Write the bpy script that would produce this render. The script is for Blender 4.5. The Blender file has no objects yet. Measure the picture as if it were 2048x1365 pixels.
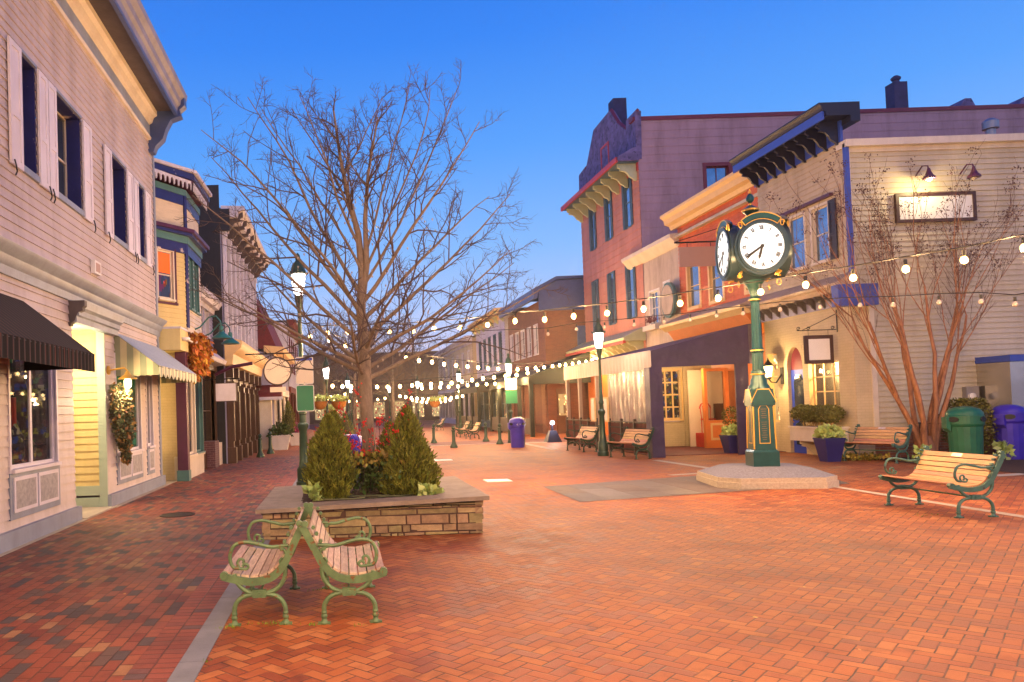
import bpy, bmesh, math, random
from mathutils import Vector, Matrix
from math import sin, cos, pi, radians, sqrt, atan2
SC = bpy.context.scene
# ---------------------------------------------------------------- camera
FPX, PX, HY, EYE = 1500.0, 680.0, 821.0, 1.7
TH = math.atan(.026); RHO = .033
PY = HY - FPX*math.tan(TH)
ct, st = cos(TH), sin(TH); cr, sr = cos(RHO), sin(RHO)
FV = Vector((0, ct, st)); UV = Vector((0, -st, ct)); RV = Vector((1, 0, 0))
cd = bpy.data.cameras.new('camera'); cam = bpy.data.objects.new('camera', cd)
SC.collection.objects.link(cam); SC.camera = cam
cd.sensor_width = 36; cd.lens = 36*FPX/2048
cd.shift_x = (1024-PX)/2048; cd.shift_y = (PY-682.5)/2048
cd.clip_start = .05; cd.clip_end = 3000
_r = RV*cr - UV*sr; _u = RV*sr + UV*cr
M = Matrix((_r, _u, -FV)).transposed().to_4x4(); M.translation = (0, 0, EYE)
cam.matrix_world = M
def ray(px, py):
    du, dv = (px-PX)/FPX, (py-PY)/FPX
    a = du*cr - dv*sr; b = du*sr + dv*cr
    return RV*a + FV - UV*b
def G(px, py, z=0):
    r = ray(px, py); t = (z-EYE)/r.z; return (r.x*t, r.y*t)
def WX(px, py, X):
    r = ray(px, py); t = X/r.x; return (r.y*t, EYE+r.z*t)      # (Y, Z)
def WY(px, py, Y):
    r = ray(px, py); t = Y/r.y; return (r.x*t, EYE+r.z*t)      # (X, Z)
# ---------------------------------------------------------------- sky / sun / exposure
W = bpy.data.worlds.new('World'); SC.world = W; W.use_nodes = True
nt = W.node_tree; nt.nodes.clear()
def wn(t, **k):
    n = nt.nodes.new(t)
    for a, b in k.items(): setattr(n, a, b)
    return n
tc = wn('ShaderNodeTexCoord'); sx = wn('ShaderNodeSeparateXYZ'); rp = wn('ShaderNodeValToRGB')
nt.links.new(tc.outputs['Generated'], sx.inputs[0]); nt.links.new(sx.outputs['Z'], rp.inputs[0])
els = [(0.0, (.74, .62, .86)), (.05, (.68, .66, .95)), (.11, (.46, .60, 1.0)), (.20, (.25, .50, 1.0)), (.32, (.105, .36, .96)), (.44, (.042, .24, .90)), (.6, (.015, .14, .72)), (1.0, (.01, .08, .5))]
e = rp.color_ramp.elements
e[0].position = els[0][0]; e[0].color = (*els[0][1], 1); e[1].position = els[-1][0]; e[1].color = (*els[-1][1], 1)
for p, c in els[1:-1]:
    x = e.new(p); x.color = (*c, 1)
sky = wn('ShaderNodeTexSky', sky_type='NISHITA', sun_disc=False, sun_elevation=radians(1.0), sun_rotation=radians(200), ozone_density=4.0)
b1 = wn('ShaderNodeBackground'); b1.inputs[1].default_value = .76
b2 = wn('ShaderNodeBackground'); b2.inputs[1].default_value = .05
ad = wn('ShaderNodeAddShader'); ow = wn('ShaderNodeOutputWorld')
nt.links.new(rp.outputs[0], b1.inputs[0]); nt.links.new(sky.outputs[0], b2.inputs[0])
nt.links.new(b1.outputs[0], ad.inputs[0]); nt.links.new(b2.outputs[0], ad.inputs[1]); nt.links.new(ad.outputs[0], ow.inputs[0])
sl = bpy.data.lights.new('sun', 'SUN'); sl.energy = .58; sl.angle = radians(50); sl.color = (1, .62, .30)
so = bpy.data.objects.new('sun', sl); SC.collection.objects.link(so)
so.rotation_euler = (radians(48), 0, radians(-4))
SC.view_settings.view_transform = 'Standard'; SC.view_settings.look = 'None'
SC.view_settings.exposure = 0.38; SC.view_settings.gamma = 1.0
SC.cycles.max_bounces = 6; SC.cycles.diffuse_bounces = 3; SC.cycles.glossy_bounces = 3
SC.cycles.transparent_max_bounces = 12; SC.cycles.sample_clamp_indirect = 4; SC.cycles.sample_clamp_direct = 0
SC.cycles.caustics_reflective = False; SC.cycles.caustics_refractive = False
# ---------------------------------------------------------------- mesh builder
class MB:
    def __init__(s, T=None): s.V = []; s.F = []; s.T = T
    def pts(s, L):
        n = len(s.V)
        s.V += [s.T(*p) if s.T else tuple(p) for p in L]
        return n
    def face(s, *p):
        n = s.pts(p); s.F.append(tuple(range(n, n+len(p)))); return s
    def box(s, a0, a1, b0, b1, c0, c1):
        n = s.pts([(a0,b0,c0),(a1,b0,c0),(a1,b1,c0),(a0,b1,c0),(a0,b0,c1),(a1,b0,c1),(a1,b1,c1),(a0,b1,c1)])
        s.F += [tuple(n+i for i in f) for f in ((0,3,2,1),(4,5,6,7),(0,1,5,4),(1,2,6,5),(2,3,7,6),(3,0,4,7))]
        return s
    def frustum(s, cx, cy, z0, z1, a0, b0, a1, b1):     # half sizes bottom / top
        n = s.pts([(cx-a0,cy-b0,z0),(cx+a0,cy-b0,z0),(cx+a0,cy+b0,z0),(cx-a0,cy+b0,z0),(cx-a1,cy-b1,z1),(cx+a1,cy-b1,z1),(cx+a1,cy+b1,z1),(cx-a1,cy+b1,z1)])
        s.F += [tuple(n+i for i in f) for f in ((0,3,2,1),(4,5,6,7),(0,1,5,4),(1,2,6,5),(2,3,7,6),(3,0,4,7))]
        return s
    def prism(s, P, d0, d1, ax=1):                      # polygon P extruded along axis ax
        def mk(p, d):
            return (p[0], d, p[1]) if ax == 1 else (d, p[0], p[1]) if ax == 0 else (p[0], p[1], d)
        k = len(P); n = s.pts([mk(p, d0) for p in P] + [mk(p, d1) for p in P])
        s.F.append(tuple(n+i for i in range(k))); s.F.append(tuple(n+k+i for i in reversed(range(k))))
        for i in range(k):
            j = (i+1) % k; s.F.append((n+i, n+j, n+k+j, n+k+i))
        return s
    def tube(s, path, r, sides=8, cap=True, sq=1.0):
        P = [Vector(p) for p in path]; m = len(P)
        R = r if isinstance(r, (list, tuple)) else [r]*m
        up = Vector((0, 0, 1)); prev = None; n0 = len(s.V)
        for i in range(m):
            d = (P[min(i+1, m-1)] - P[max(i-1, 0)])
            if d.length < 1e-9: d = Vector((0, 0, 1))
            d.normalize()
            if prev is None:
                a = d.cross(up)
                if a.length < .05: a = d.cross(Vector((1, 0, 0)))
                a.normalize()
            else:
                a = prev - d*prev.dot(d)
                a = a.normalized() if a.length > 1e-6 else d.orthogonal().normalized()
            prev = a; b = d.cross(a)
            s.pts([P[i] + (a*cos(2*pi*k/sides) + b*sin(2*pi*k/sides)*sq)*R[i] for k in range(sides)])
        for i in range(m-1):
            for k in range(sides):
                k2 = (k+1) % sides; A = n0+i*sides
                s.F.append((A+k, A+k2, A+sides+k2, A+sides+k))
        if cap:
            s.F.append(tuple(n0+k for k in reversed(range(sides)))); s.F.append(tuple(n0+(m-1)*sides+k for k in range(sides)))
        return s
    def lathe(s, prof, c=(0, 0), n=20, flute=0, fr=None, rot=0, sx=1.0):
        n0 = len(s.V)
        for (r, z) in prof:
            L = []
            for k in range(n):
                a = 2*pi*k/n + rot; rr = r
                if flute and fr[0] <= z <= fr[1] and k % 2: rr = r*(1-flute)
                L.append((c[0]+rr*cos(a)*sx, c[1]+rr*sin(a), z))
            s.pts(L)
        for i in range(len(prof)-1):
            for k in range(n):
                k2 = (k+1) % n; A = n0+i*n
                s.F.append((A+k, A+k2, A+n+k2, A+n+k))
        s.F.append(tuple(n0+k for k in reversed(range(n)))); s.F.append(tuple(n0+(len(prof)-1)*n+k for k in range(n)))
        return s
    def build(s, name, mat, parent=None, smooth=35, fix=True):
        me = bpy.data.meshes.new(name); off = Vector((0, 0, 0)); p = parent
        while p: off += p.location; p = p.parent
        ob = bpy.data.objects.new(name, me)
        V = [Vector(v) for v in s.V]
        if parent is None and V:
            mn = Vector(map(min, zip(*V))); mx = Vector(map(max, zip(*V)))
            off = Vector(((mn.x+mx.x)/2, (mn.y+mx.y)/2, mn.z)); ob.location = off
        me.from_pydata([v-off for v in V], [], s.F)
        if fix:
            bm = bmesh.new(); bm.from_mesh(me); bmesh.ops.recalc_face_normals(bm, faces=bm.faces); bm.to_mesh(me); bm.free()
        if smooth:
            me.polygons.foreach_set('use_smooth', [True]*len(me.polygons)); me.set_sharp_from_angle(angle=radians(smooth))
        me.materials.append(mat); SC.collection.objects.link(ob); ob.parent = parent
        return ob
def tag(o, label=None, cat=None, group=None, kind=None):
    for k, v in (('label', label), ('category', cat), ('group', group), ('kind', kind)):
        if v: o[k] = v
    return o
def thing(name, label, cat, loc=(0, 0, 0), group=None):
    o = bpy.data.objects.new(name, None); SC.collection.objects.link(o); o.location = loc
    o.empty_display_size = .3
    return tag(o, label, cat, group)
def copy_tree(o, parent=None):
    c = o.copy(); SC.collection.objects.link(c); c.parent = parent
    for ch in list(o.children): copy_tree(ch, c)
    return c
def struct(o): o['kind'] = 'structure'; return o
def FL(X0): return lambda u, w, z: (X0+w, u, z)
def FR(X0): return lambda u, w, z: (X0-w, u, z)
def FF(Y0): return lambda u, w, z: (u, Y0-w, z)
def FS(p, q):            # slanted vertical frame from p to q (xy), normal to the right of p->q when seen from above
    d = Vector((q[0]-p[0], q[1]-p[1])).normalized(); n = Vector((d.y, -d.x))
    return lambda u, w, z: (p[0]+d.x*u+n.x*w, p[1]+d.y*u+n.y*w, z)
# ---------------------------------------------------------------- materials
def mat(name, col, rough=.6, metal=0, var=.12, vs=3.0, bump=.0, bs=40, spec=.5, emit=None, es=0, island=0, trans=0, stretch=None, wear=None, streak=0):
    m = bpy.data.materials.new(name); m.use_nodes = True; t = m.node_tree; N = t.nodes; Lk = t.links
    b = N['Principled BSDF']; b.inputs['Roughness'].default_value = rough; b.inputs['Metallic'].default_value = metal
    b.inputs['Specular IOR Level'].default_value = spec
    co = N.new('ShaderNodeTexCoord'); src = co.outputs['Object']
    if stretch:
        mp = N.new('ShaderNodeMapping'); mp.inputs['Scale'].default_value = stretch; Lk.new(src, mp.inputs[0]); src = mp.outputs[0]
    nz = N.new('ShaderNodeTexNoise'); nz.inputs['Scale'].default_value = vs; nz.inputs['Detail'].default_value = 6; nz.inputs['Roughness'].default_value = .65
    Lk.new(src, nz.inputs['Vector'])
    r = N.new('ShaderNodeValToRGB'); e = r.color_ramp.elements
    e[0].position = .3; e[1].position = .7
    e[0].color = (*[c*(1-var) for c in col], 1); e[1].color = (*[min(1, c*(1+var)) for c in col], 1)
    Lk.new(nz.outputs[0], r.inputs[0]); out = r.outputs[0]
    if streak:
        mp2 = N.new('ShaderNodeMapping'); mp2.inputs['Scale'].default_value = (.8, .8, .16); Lk.new(co.outputs['Object'], mp2.inputs[0])
        n4 = N.new('ShaderNodeTexNoise'); n4.inputs['Scale'].default_value = 1.6; n4.inputs['Detail'].default_value = 9; n4.inputs['Roughness'].default_value = .7; Lk.new(mp2.outputs[0], n4.inputs['Vector'])
        r4 = N.new('ShaderNodeValToRGB'); r4.color_ramp.elements[0].position = .34; r4.color_ramp.elements[1].position = .56; k_ = 1-streak
        r4.color_ramp.elements[0].color = (k_, k_*.97, k_*.93, 1); r4.color_ramp.elements[1].color = (1, 1, 1, 1); Lk.new(n4.outputs[0], r4.inputs[0])
        m4 = N.new('ShaderNodeMix'); m4.data_type = 'RGBA'; m4.blend_type = 'MULTIPLY'; m4.inputs[0].default_value = 1; Lk.new(out, m4.inputs[6]); Lk.new(r4.outputs[0], m4.inputs[7]); out = m4.outputs[2]
    if wear:
        n2 = N.new('ShaderNodeTexNoise'); n2.inputs['Scale'].default_value = wear[1]; n2.inputs['Detail'].default_value = 8
        Lk.new(co.outputs['Object'], n2.inputs['Vector'])
        r2 = N.new('ShaderNodeValToRGB'); r2.color_ramp.elements[0].position = wear[2]; r2.color_ramp.elements[1].position = wear[2]+.06
        Lk.new(n2.outputs[0], r2.inputs[0]); mx = N.new('ShaderNodeMix'); mx.data_type = 'RGBA'
        Lk.new(r2.outputs[0], mx.inputs[0]); Lk.new(out, mx.inputs[6]); mx.inputs[7].default_value = (*wear[0], 1); out = mx.outputs[2]
    if island:
        g = N.new('ShaderNodeNewGeometry'); hs = N.new('ShaderNodeHueSaturation'); mr = N.new('ShaderNodeMapRange')
        mr.inputs[3].default_value = 1-island; mr.inputs[4].default_value = 1+island
        Lk.new(g.outputs['Random Per Island'], mr.inputs[0]); Lk.new(mr.outputs[0], hs.inputs['Value']); Lk.new(out, hs.inputs['Color'])
        m2 = N.new('ShaderNodeMapRange'); m2.inputs[3].default_value = .47; m2.inputs[4].default_value = .53
        ml = N.new('ShaderNodeMath'); ml.operation = 'FRACT'; mm = N.new('ShaderNodeMath'); mm.operation = 'MULTIPLY'; mm.inputs[1].default_value = 7.3
        Lk.new(g.outputs['Random Per Island'], mm.inputs[0]); Lk.new(mm.outputs[0], ml.inputs[0]); Lk.new(ml.outputs[0], m2.inputs[0]); Lk.new(m2.outputs[0], hs.inputs['Hue'])
        out = hs.outputs[0]
    Lk.new(out, b.inputs['Base Color'])
    if bump:
        n3 = N.new('ShaderNodeTexNoise'); n3.inputs['Scale'].default_value = bs; n3.inputs['Detail'].default_value = 5; Lk.new(src, n3.inputs['Vector'])
        bp = N.new('ShaderNodeBump'); bp.inputs['Strength'].default_value = min(bump, 1); bp.inputs['Distance'].default_value = .01 if bump <= 1 else .06
        Lk.new(n3.outputs[0], bp.inputs['Height']); Lk.new(bp.outputs[0], b.inputs['Normal'])
    if emit: b.inputs['Emission Color'].default_value = (*emit, 1); b.inputs['Emission Strength'].default_value = es
    if trans:
        tr = N.new('ShaderNodeBsdfTransparent'); mx = N.new('ShaderNodeMixShader'); mx.inputs[0].default_value = 1-trans
        Lk.new(tr.outputs[0], mx.inputs[1]); Lk.new(b.outputs[0], mx.inputs[2]); Lk.new(mx.outputs[0], N['Material Output'].inputs[0])
    return m
class NG:                       # tiny helper for shader maths
    def __init__(s, m): s.t = m.node_tree; s.N = s.t.nodes; s.L = s.t.links
    def m(s, op, a, b=None, c=None):
        n = s.N.new('ShaderNodeMath'); n.operation = op
        for i, x in enumerate((a, b, c)):
            if x is None: continue
            if isinstance(x, (int, float)): n.inputs[i].default_value = x
            else: s.L.new(x, n.inputs[i])
        return n.outputs[0]
    def xyz(s, x, y, z=0):
        n = s.N.new('ShaderNodeCombineXYZ')
        for i, q in enumerate((x, y, z)):
            if isinstance(q, (int, float)): n.inputs[i].default_value = q
            else: s.L.new(q, n.inputs[i])
        return n.outputs[0]
    def mix(s, f, a, b):
        n = s.N.new('ShaderNodeMix'); n.data_type = 'RGBA'
        for i, q in ((0, f), (6, a), (7, b)):
            if isinstance(q, tuple): n.inputs[i].default_value = (*q, 1)
            elif isinstance(q, (int, float)): n.inputs[i].default_value = q
            else: s.L.new(q, n.inputs[i])
        return n.outputs[2]
    def ramp(s, f, els, interp='LINEAR'):
        n = s.N.new('ShaderNodeValToRGB'); e = n.color_ramp.elements; n.color_ramp.interpolation = interp
        e[0].position = els[0][0]; e[0].color = (*els[0][1], 1); e[1].position = els[-1][0]; e[1].color = (*els[-1][1], 1)
        for p, c in els[1:-1]: e.new(p).color = (*c, 1)
        s.L.new(f, n.inputs[0]); return n.outputs[0]
    def noise(s, v, sc, det=4):
        n = s.N.new('ShaderNodeTexNoise'); n.inputs['Scale'].default_value = sc; n.inputs['Detail'].default_value = det
        s.L.new(v, n.inputs['Vector']); return n.outputs[0]
    def white(s, v):
        n = s.N.new('ShaderNodeTexWhiteNoise'); n.noise_dimensions = '3D'; s.L.new(v, n.inputs['Vector']); return n.outputs['Value']
def newmat(name, rough):
    m = bpy.data.materials.new(name); m.use_nodes = True; m.node_tree.nodes['Principled BSDF'].inputs['Roughness'].default_value = rough
    return m, NG(m), m.node_tree.nodes['Principled BSDF']
def paver_mat(name, kind, w, cols, joint, rough=.62):
    m, g, b = newmat(name, rough)
    tcn = g.N.new('ShaderNodeTexCoord'); sp = g.N.new('ShaderNodeSeparateXYZ')
    wob = g.N.new('ShaderNodeTexNoise'); wob.inputs['Scale'].default_value = 6; g.L.new(tcn.outputs['Object'], wob.inputs['Vector'])
    vm = g.N.new('ShaderNodeVectorMath'); vm.operation = 'MULTIPLY_ADD'; g.L.new(wob.outputs['Color'], vm.inputs[0]); vm.inputs[1].default_value = (.012, .012, 0); g.L.new(tcn.outputs['Object'], vm.inputs[2])
    g.L.new(vm.outputs[0], sp.inputs[0]); X, Y = sp.outputs[0], sp.outputs[1]
    if kind == 'herring':
        a = g.m('DIVIDE', g.m('ADD', X, Y), 1.41421*w); c = g.m('DIVIDE', g.m('SUBTRACT', Y, X), 1.41421*w)
        i, j = g.m('FLOOR', a), g.m('FLOOR', c); fx, fy = g.m('SUBTRACT', a, i), g.m('SUBTRACT', c, j)
        k = g.m('FLOORED_MODULO', g.m('SUBTRACT', i, j), 4.0)
        vert = g.m('GREATER_THAN', k, 1.5); k1 = g.m('COMPARE', k, 1.0, .4); k2 = g.m('COMPARE', k, 2.0, .4)
        hu = g.m('ADD', fx, k1); vv = g.m('ADD', fy, k2)
        long_ = g.m('ADD', g.m('MULTIPLY', hu, g.m('SUBTRACT', 1.0, vert)), g.m('MULTIPLY', vv, vert))
        shrt = g.m('ADD', g.m('MULTIPLY', fy, g.m('SUBTRACT', 1.0, vert)), g.m('MULTIPLY', fx, vert))
        d = g.m('MINIMUM', g.m('MINIMUM', long_, g.m('SUBTRACT', 2.0, long_)), g.m('MINIMUM', shrt, g.m('SUBTRACT', 1.0, shrt)))
        idv = g.xyz(g.m('SUBTRACT', i, k1), g.m('SUBTRACT', j, k2), vert)
    else:                       # running bond along Y (kind='run') or X (kind='soldier')
        U, Vv = (X, Y) if kind == 'run' else (Y, X)
        a = g.m('DIVIDE', U, w); i = g.m('FLOOR', a); fx = g.m('SUBTRACT', a, i)
        sh = g.m('MULTIPLY', g.m('FLOORED_MODULO', i, 2.0), .5 if kind == 'run' else 0.0)
        Lr = 2.0 if kind == 'run' else 3.0
        c = g.m('ADD', g.m('DIVIDE', Vv, w*Lr), sh); j = g.m('FLOOR', c); fy = g.m('SUBTRACT', c, j)
        d = g.m('MINIMUM', g.m('MINIMUM', fx, g.m('SUBTRACT', 1.0, fx)), g.m('MULTIPLY', g.m('MINIMUM', fy, g.m('SUBTRACT', 1.0, fy)), Lr))
        idv = g.xyz(i, j, 3.0)
    rnd = g.white(idv)
    col = g.ramp(rnd, cols, 'CONSTANT' if kind == 'run' else 'LINEAR')
    fine = g.noise(tcn.outputs['Object'], 90, 4); big = g.noise(tcn.outputs['Object'], .55, 5)
    col = g.mix(g.m('MULTIPLY', fine, .55), col, g.mix(.5, col, (.02, .012, .01)))
    hs = g.N.new('ShaderNodeHueSaturation'); g.L.new(col, hs.inputs['Color']); g.L.new(g.m('ADD', .72, g.m('MULTIPLY', big, .56)), hs.inputs['Value'])
    jn = g.m('ADD', joint, g.m('MULTIPLY', g.noise(tcn.outputs['Object'], 23, 2), joint*.9))
    j_ = g.m('SUBTRACT', 1.0, g.m('SMOOTH_MIN', g.m('DIVIDE', d, jn), 1.0, .2))
    jm = g.m('GREATER_THAN', j_, .25)
    jf = g.m('MULTIPLY', jm, g.m('MULTIPLY_ADD', g.noise(tcn.outputs['Object'], 3.1, 5), 1.9, -.15)); jf = g.m('MINIMUM', g.m('MAXIMUM', jf, .12), 1.0)
    stn = g.ramp(g.noise(tcn.outputs['Object'], .9, 8), [(.36, (.72, .66, .66)), (.5, (1, 1, 1)), (.66, (1.0, .97, .93))])
    mm_ = g.N.new('ShaderNodeMix'); mm_.data_type = 'RGBA'; mm_.blend_type = 'MULTIPLY'; mm_.inputs[0].default_value = 1; g.L.new(hs.outputs[0], mm_.inputs[6]); g.L.new(stn, mm_.inputs[7])
    vo = g.N.new('ShaderNodeTexVoronoi'); vo.inputs['Scale'].default_value = 2.1; g.L.new(tcn.outputs['Object'], vo.inputs['Vector'])
    gum = g.m('MULTIPLY', g.m('LESS_THAN', vo.outputs['Distance'], g.m('MULTIPLY', g.noise(tcn.outputs['Object'], 1.3, 1), .085)), .5)
    dirt = g.ramp(g.noise(tcn.outputs['Object'], 5.5, 9), [(.30, (.70, .66, .66)), (.46, (1, 1, 1)), (1, (1, 1, 1))])
    m3_ = g.N.new('ShaderNodeMix'); m3_.data_type = 'RGBA'; m3_.blend_type = 'MULTIPLY'; m3_.inputs[0].default_value = 1; g.L.new(mm_.outputs[2], m3_.inputs[6]); g.L.new(dirt, m3_.inputs[7])
    col = g.mix(jf, g.mix(gum, m3_.outputs[2], (.05, .03, .025)), (.045, .02, .012))
    g.L.new(col, b.inputs['Base Color'])
    bp = g.N.new('ShaderNodeBump'); bp.inputs['Strength'].default_value = .55; bp.inputs['Distance'].default_value = .006
    hgt = g.m('ADD', g.m('MINIMUM', g.m('DIVIDE', d, .1), 1.0), g.m('ADD', g.m('MULTIPLY', fine, .35), g.m('MULTIPLY', rnd, .6)))
    g.L.new(hgt, bp.inputs['Height']); g.L.new(bp.outputs[0], b.inputs['Normal'])
    g.L.new(g.m('ADD', rough-.16, g.m('MULTIPLY', g.m('ADD', fine, rnd), .18)), b.inputs['Roughness'])
    return m
def brick_mat(name, c1, c2, mortar, bw=.21, bh=.07, rough=.8):
    m, g, b = newmat(name, rough)
    tcn = g.N.new('ShaderNodeTexCoord'); sp = g.N.new('ShaderNodeSeparateXYZ'); g.L.new(tcn.outputs['Object'], sp.inputs[0])
    v = g.xyz(g.m('ADD', sp.outputs[0], sp.outputs[1]), sp.outputs[2], 0.0)
    t = g.N.new('ShaderNodeTexBrick'); g.L.new(v, t.inputs['Vector']); t.inputs['Scale'].default_value = 1
    t.inputs['Brick Width'].default_value = bw; t.inputs['Row Height'].default_value = bh; t.inputs['Mortar Size'].default_value = .006
    t.inputs['Color1'].default_value = (*c1, 1); t.inputs['Color2'].default_value = (*c2, 1); t.inputs['Mortar'].default_value = (*mortar, 1)
    hs = g.N.new('ShaderNodeHueSaturation'); g.L.new(t.outputs['Color'], hs.inputs['Color'])
    g.L.new(g.m('ADD', .8, g.m('MULTIPLY', g.noise(tcn.outputs['Object'], 2.2, 6), .4)), hs.inputs['Value'])
    g.L.new(hs.outputs[0], b.inputs['Base Color'])
    bp = g.N.new('ShaderNodeBump'); bp.inputs['Strength'].default_value = .5; bp.inputs['Distance'].default_value = .008; bp.invert = True
    g.L.new(t.outputs['Fac'], bp.inputs['Height']); g.L.new(bp.outputs[0], b.inputs['Normal'])
    return m
def stripes_mat(name, c1, c2, w, axis=1, rough=.8, duty=.5):
    m, g, b = newmat(name, rough); tcn = g.N.new('ShaderNodeTexCoord'); sp = g.N.new('ShaderNodeSeparateXYZ'); g.L.new(tcn.outputs['Object'], sp.inputs[0])
    f = g.m('FRACT', g.m('DIVIDE', sp.outputs[axis], w)); k = g.m('GREATER_THAN', f, duty)
    nz = g.noise(tcn.outputs['Object'], 4, 5); col = g.mix(k, c1, c2)
    hs = g.N.new('ShaderNodeHueSaturation'); g.L.new(col, hs.inputs['Color']); g.L.new(g.m('ADD', .8, g.m('MULTIPLY', nz, .4)), hs.inputs['Value'])
    g.L.new(hs.outputs[0], b.inputs['Base Color']); return m
def shop_mat(name, cols, scale, strength, dark=.5, vertical=1.0):
    """blurry contents of a lit shop window seen as glowing shelves and goods"""
    m, g, b = newmat(name, .9); tcn = g.N.new('ShaderNodeTexCoord')
    mp = g.N.new('ShaderNodeMapping'); mp.inputs['Scale'].default_value = (1, 1, vertical); g.L.new(tcn.outputs['Object'], mp.inputs[0])
    v = g.N.new('ShaderNodeTexVoronoi'); v.distance = 'CHEBYCHEV'; v.inputs['Randomness'].default_value = .75; v.inputs['Scale'].default_value = scale*1.9; g.L.new(mp.outputs[0], v.inputs['Vector'])
    sp = g.N.new('ShaderNodeSeparateColor'); g.L.new(v.outputs['Color'], sp.inputs[0])
    col = g.ramp(sp.outputs[0], cols, 'CONSTANT')
    n = g.noise(mp.outputs[0], scale*1.4, 6)
    col = g.mix(g.m('GREATER_THAN', n, dark), col, g.mix(.8, col, (.01, .008, .006)))
    g.L.new(col, b.inputs['Base Color']); g.L.new(col, b.inputs['Emission Color']); b.inputs['Emission Strength'].default_value = strength
    return m
# ================================================================ materials list
rng = random.Random(7)
M_ = {}
def mk(k, *a, **kw): M_[k] = mat(k, *a, **kw); return M_[k]
mk('cream_siding', (.54, .46, .455), .55, var=.06, vs=1.5, bump=.1, bs=30, streak=0.24)
mk('cream_paint', (.66, .58, .48), .5, var=.06, streak=0.15)
mk('white_paint', (.72, .70, .68), .45, var=.06, streak=0.15)
mk('shutter_paint', (.66, .62, .70), .5, var=.05, streak=0.12)
mk('trim_blue_grey', (.25, .29, .38), .5, var=.1, streak=0.2)
mk('panel_grey', (.30, .29, .31), .55, var=.3, vs=14)
mk('sage_trim', (.34, .42, .34), .5, var=.08)
mk('navy_paint', (.018, .022, .13), .4, var=.2, wear=((.5, .42, .38), 3.5, .66))
mk('slate_blue', (.05, .08, .22), .45, var=.15)
mk('soffit_brown', (.07, .055, .06), .7, var=.3)
mk('cream_yellow', (.62, .50, .22), .55, var=.06, streak=0.15)
mk('cream_shingle', (.60, .50, .36), .6, var=.1, stretch=(1, 1, 6))
mk('teal_paint', (.07, .17, .17), .5, var=.15)
mk('plum_paint', (.07, .012, .045), .45, var=.2)
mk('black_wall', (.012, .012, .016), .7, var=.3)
mk('dark_brown_wood', (.07, .032, .018), .4, var=.3, stretch=(6, 6, 1))
mk('lavender_siding', (.32, .32, .47), .6, var=.06, streak=0.2)
mk('lavender_white', (.58, .55, .62), .55, var=.08, streak=0.2)
mk('red_roof', (.16, .022, .018), .75, var=.25, vs=8)
mk('roof_dark', (.035, .03, .035), .85, var=.3)
mk('tan_siding', (.52, .41, .26), .55, var=.05, vs=1.2, bump=.1, bs=25, streak=0.25)
mk('tan_side_siding', (.54, .47, .34), .55, var=.06, vs=1.0, bump=.1, bs=25, streak=0.22)
mk('orange_wall', (.62, .13, .035), .6, var=.1, vs=6, streak=0.2)
mk('orange_paint', (.68, .20, .045), .5, var=.08)
mk('pale_yellow_trim', (.74, .50, .22), .5, var=.07)
mk('stucco', (.50, .41, .34), .85, var=.07, bump=.3, bs=60, streak=0.3)
mk('pink_wall', (.52, .22, .16), .65, var=.06, vs=1.5, streak=0.25)
mk('mauve_wall', (.36, .23, .28), .7, var=.08, vs=.6, streak=0.3)
mk('slate_shingle', (.12, .10, .24), .8, var=.5, vs=3, wear=((.05, .045, .12), 5, .58))
mk('red_trim', (.45, .04, .04), .5, var=.15)
mk('pale_green_trim', (.45, .48, .28), .5, var=.1)
mk('shutter_teal', (.06, .12, .17), .5, var=.15)
mk('sky_glass', (.24, .34, .46), .06, metal=.85, var=.35, vs=1, bump=.4, bs=1.5)
mk('dark_glass', (.03, .04, .06), .04, var=.3, spec=1.0)
mk('shop_glass', (.02, .02, .03), .02, spec=1.0, trans=.72)
mk('blue_paint', (.03, .06, .42), .4, var=.1)
mk('blue_trim', (.03, .07, .40), .45, var=.12)
mk('black_blue', (.006, .007, .028), .5, var=.2)
mk('door_blue', (.03, .07, .50), .35, var=.1)
mk('purple_canvas', (.035, .018, .065), .5, var=.25, vs=1.6, bump=1.5, bs=2.2)
mk('fascia_canvas', (.42, .30, .22), .55, var=.12, vs=3, bump=.6, bs=9, stretch=(3, 3, .6), streak=0.2)
mk('green_canvas', (.010, .018, .014), .8, var=.2)
mk('clear_plastic', (.38, .30, .24), .12, var=.25, spec=.8, bump=1.5, bs=3, stretch=(2, 2, .8), trans=.25)
mk('iron_black', (.015, .015, .017), .45, metal=.3, var=.3)
mk('lamp_green', (.022, .055, .034), .35, metal=.2, var=.3)
mk('clock_green', (.010, .056, .056), .28, metal=.25, var=.2, vs=5)
mk('clock_case', (.015, .035, .05), .3, metal=.3, var=.2)
mk('gold', (.72, .42, .08), .35, metal=.7, var=.15)
mk('granite', (.42, .35, .27), .8, var=.18, vs=25, bump=.3, bs=80)
mk('granite_top', (.15, .15, .19), .7, var=.35, vs=30, bump=.2, bs=90)
mk('bluestone', (.17, .18, .21), .6, var=.25, vs=2.5, bump=.15, bs=50)
mk('slate_slab', (.11, .095, .09), .5, var=.3, vs=3, stretch=(1, 3, 1))
mk('concrete', (.40, .34, .27), .8, var=.15, vs=4, bump=.2, bs=60)
mk('stone_cap', (.30, .235, .17), .75, var=.2, vs=5, bump=.3, bs=45, streak=0.2)
mk('ledge_stone', (.30, .215, .11), .85, var=.3, vs=9, bump=.6, bs=30, island=.32)
mk('mulch', (.045, .018, .012), .95, var=.5, vs=40, bump=1, bs=60)
mk('cast_iron_green', (.11, .19, .085), .5, metal=.1, var=.25, vs=12, wear=((.16, .075, .025), 16, .60))
mk('cast_iron_teal', (.055, .14, .11), .45, metal=.15, var=.25, vs=12, wear=((.05, .03, .03), 16, .62))
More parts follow.
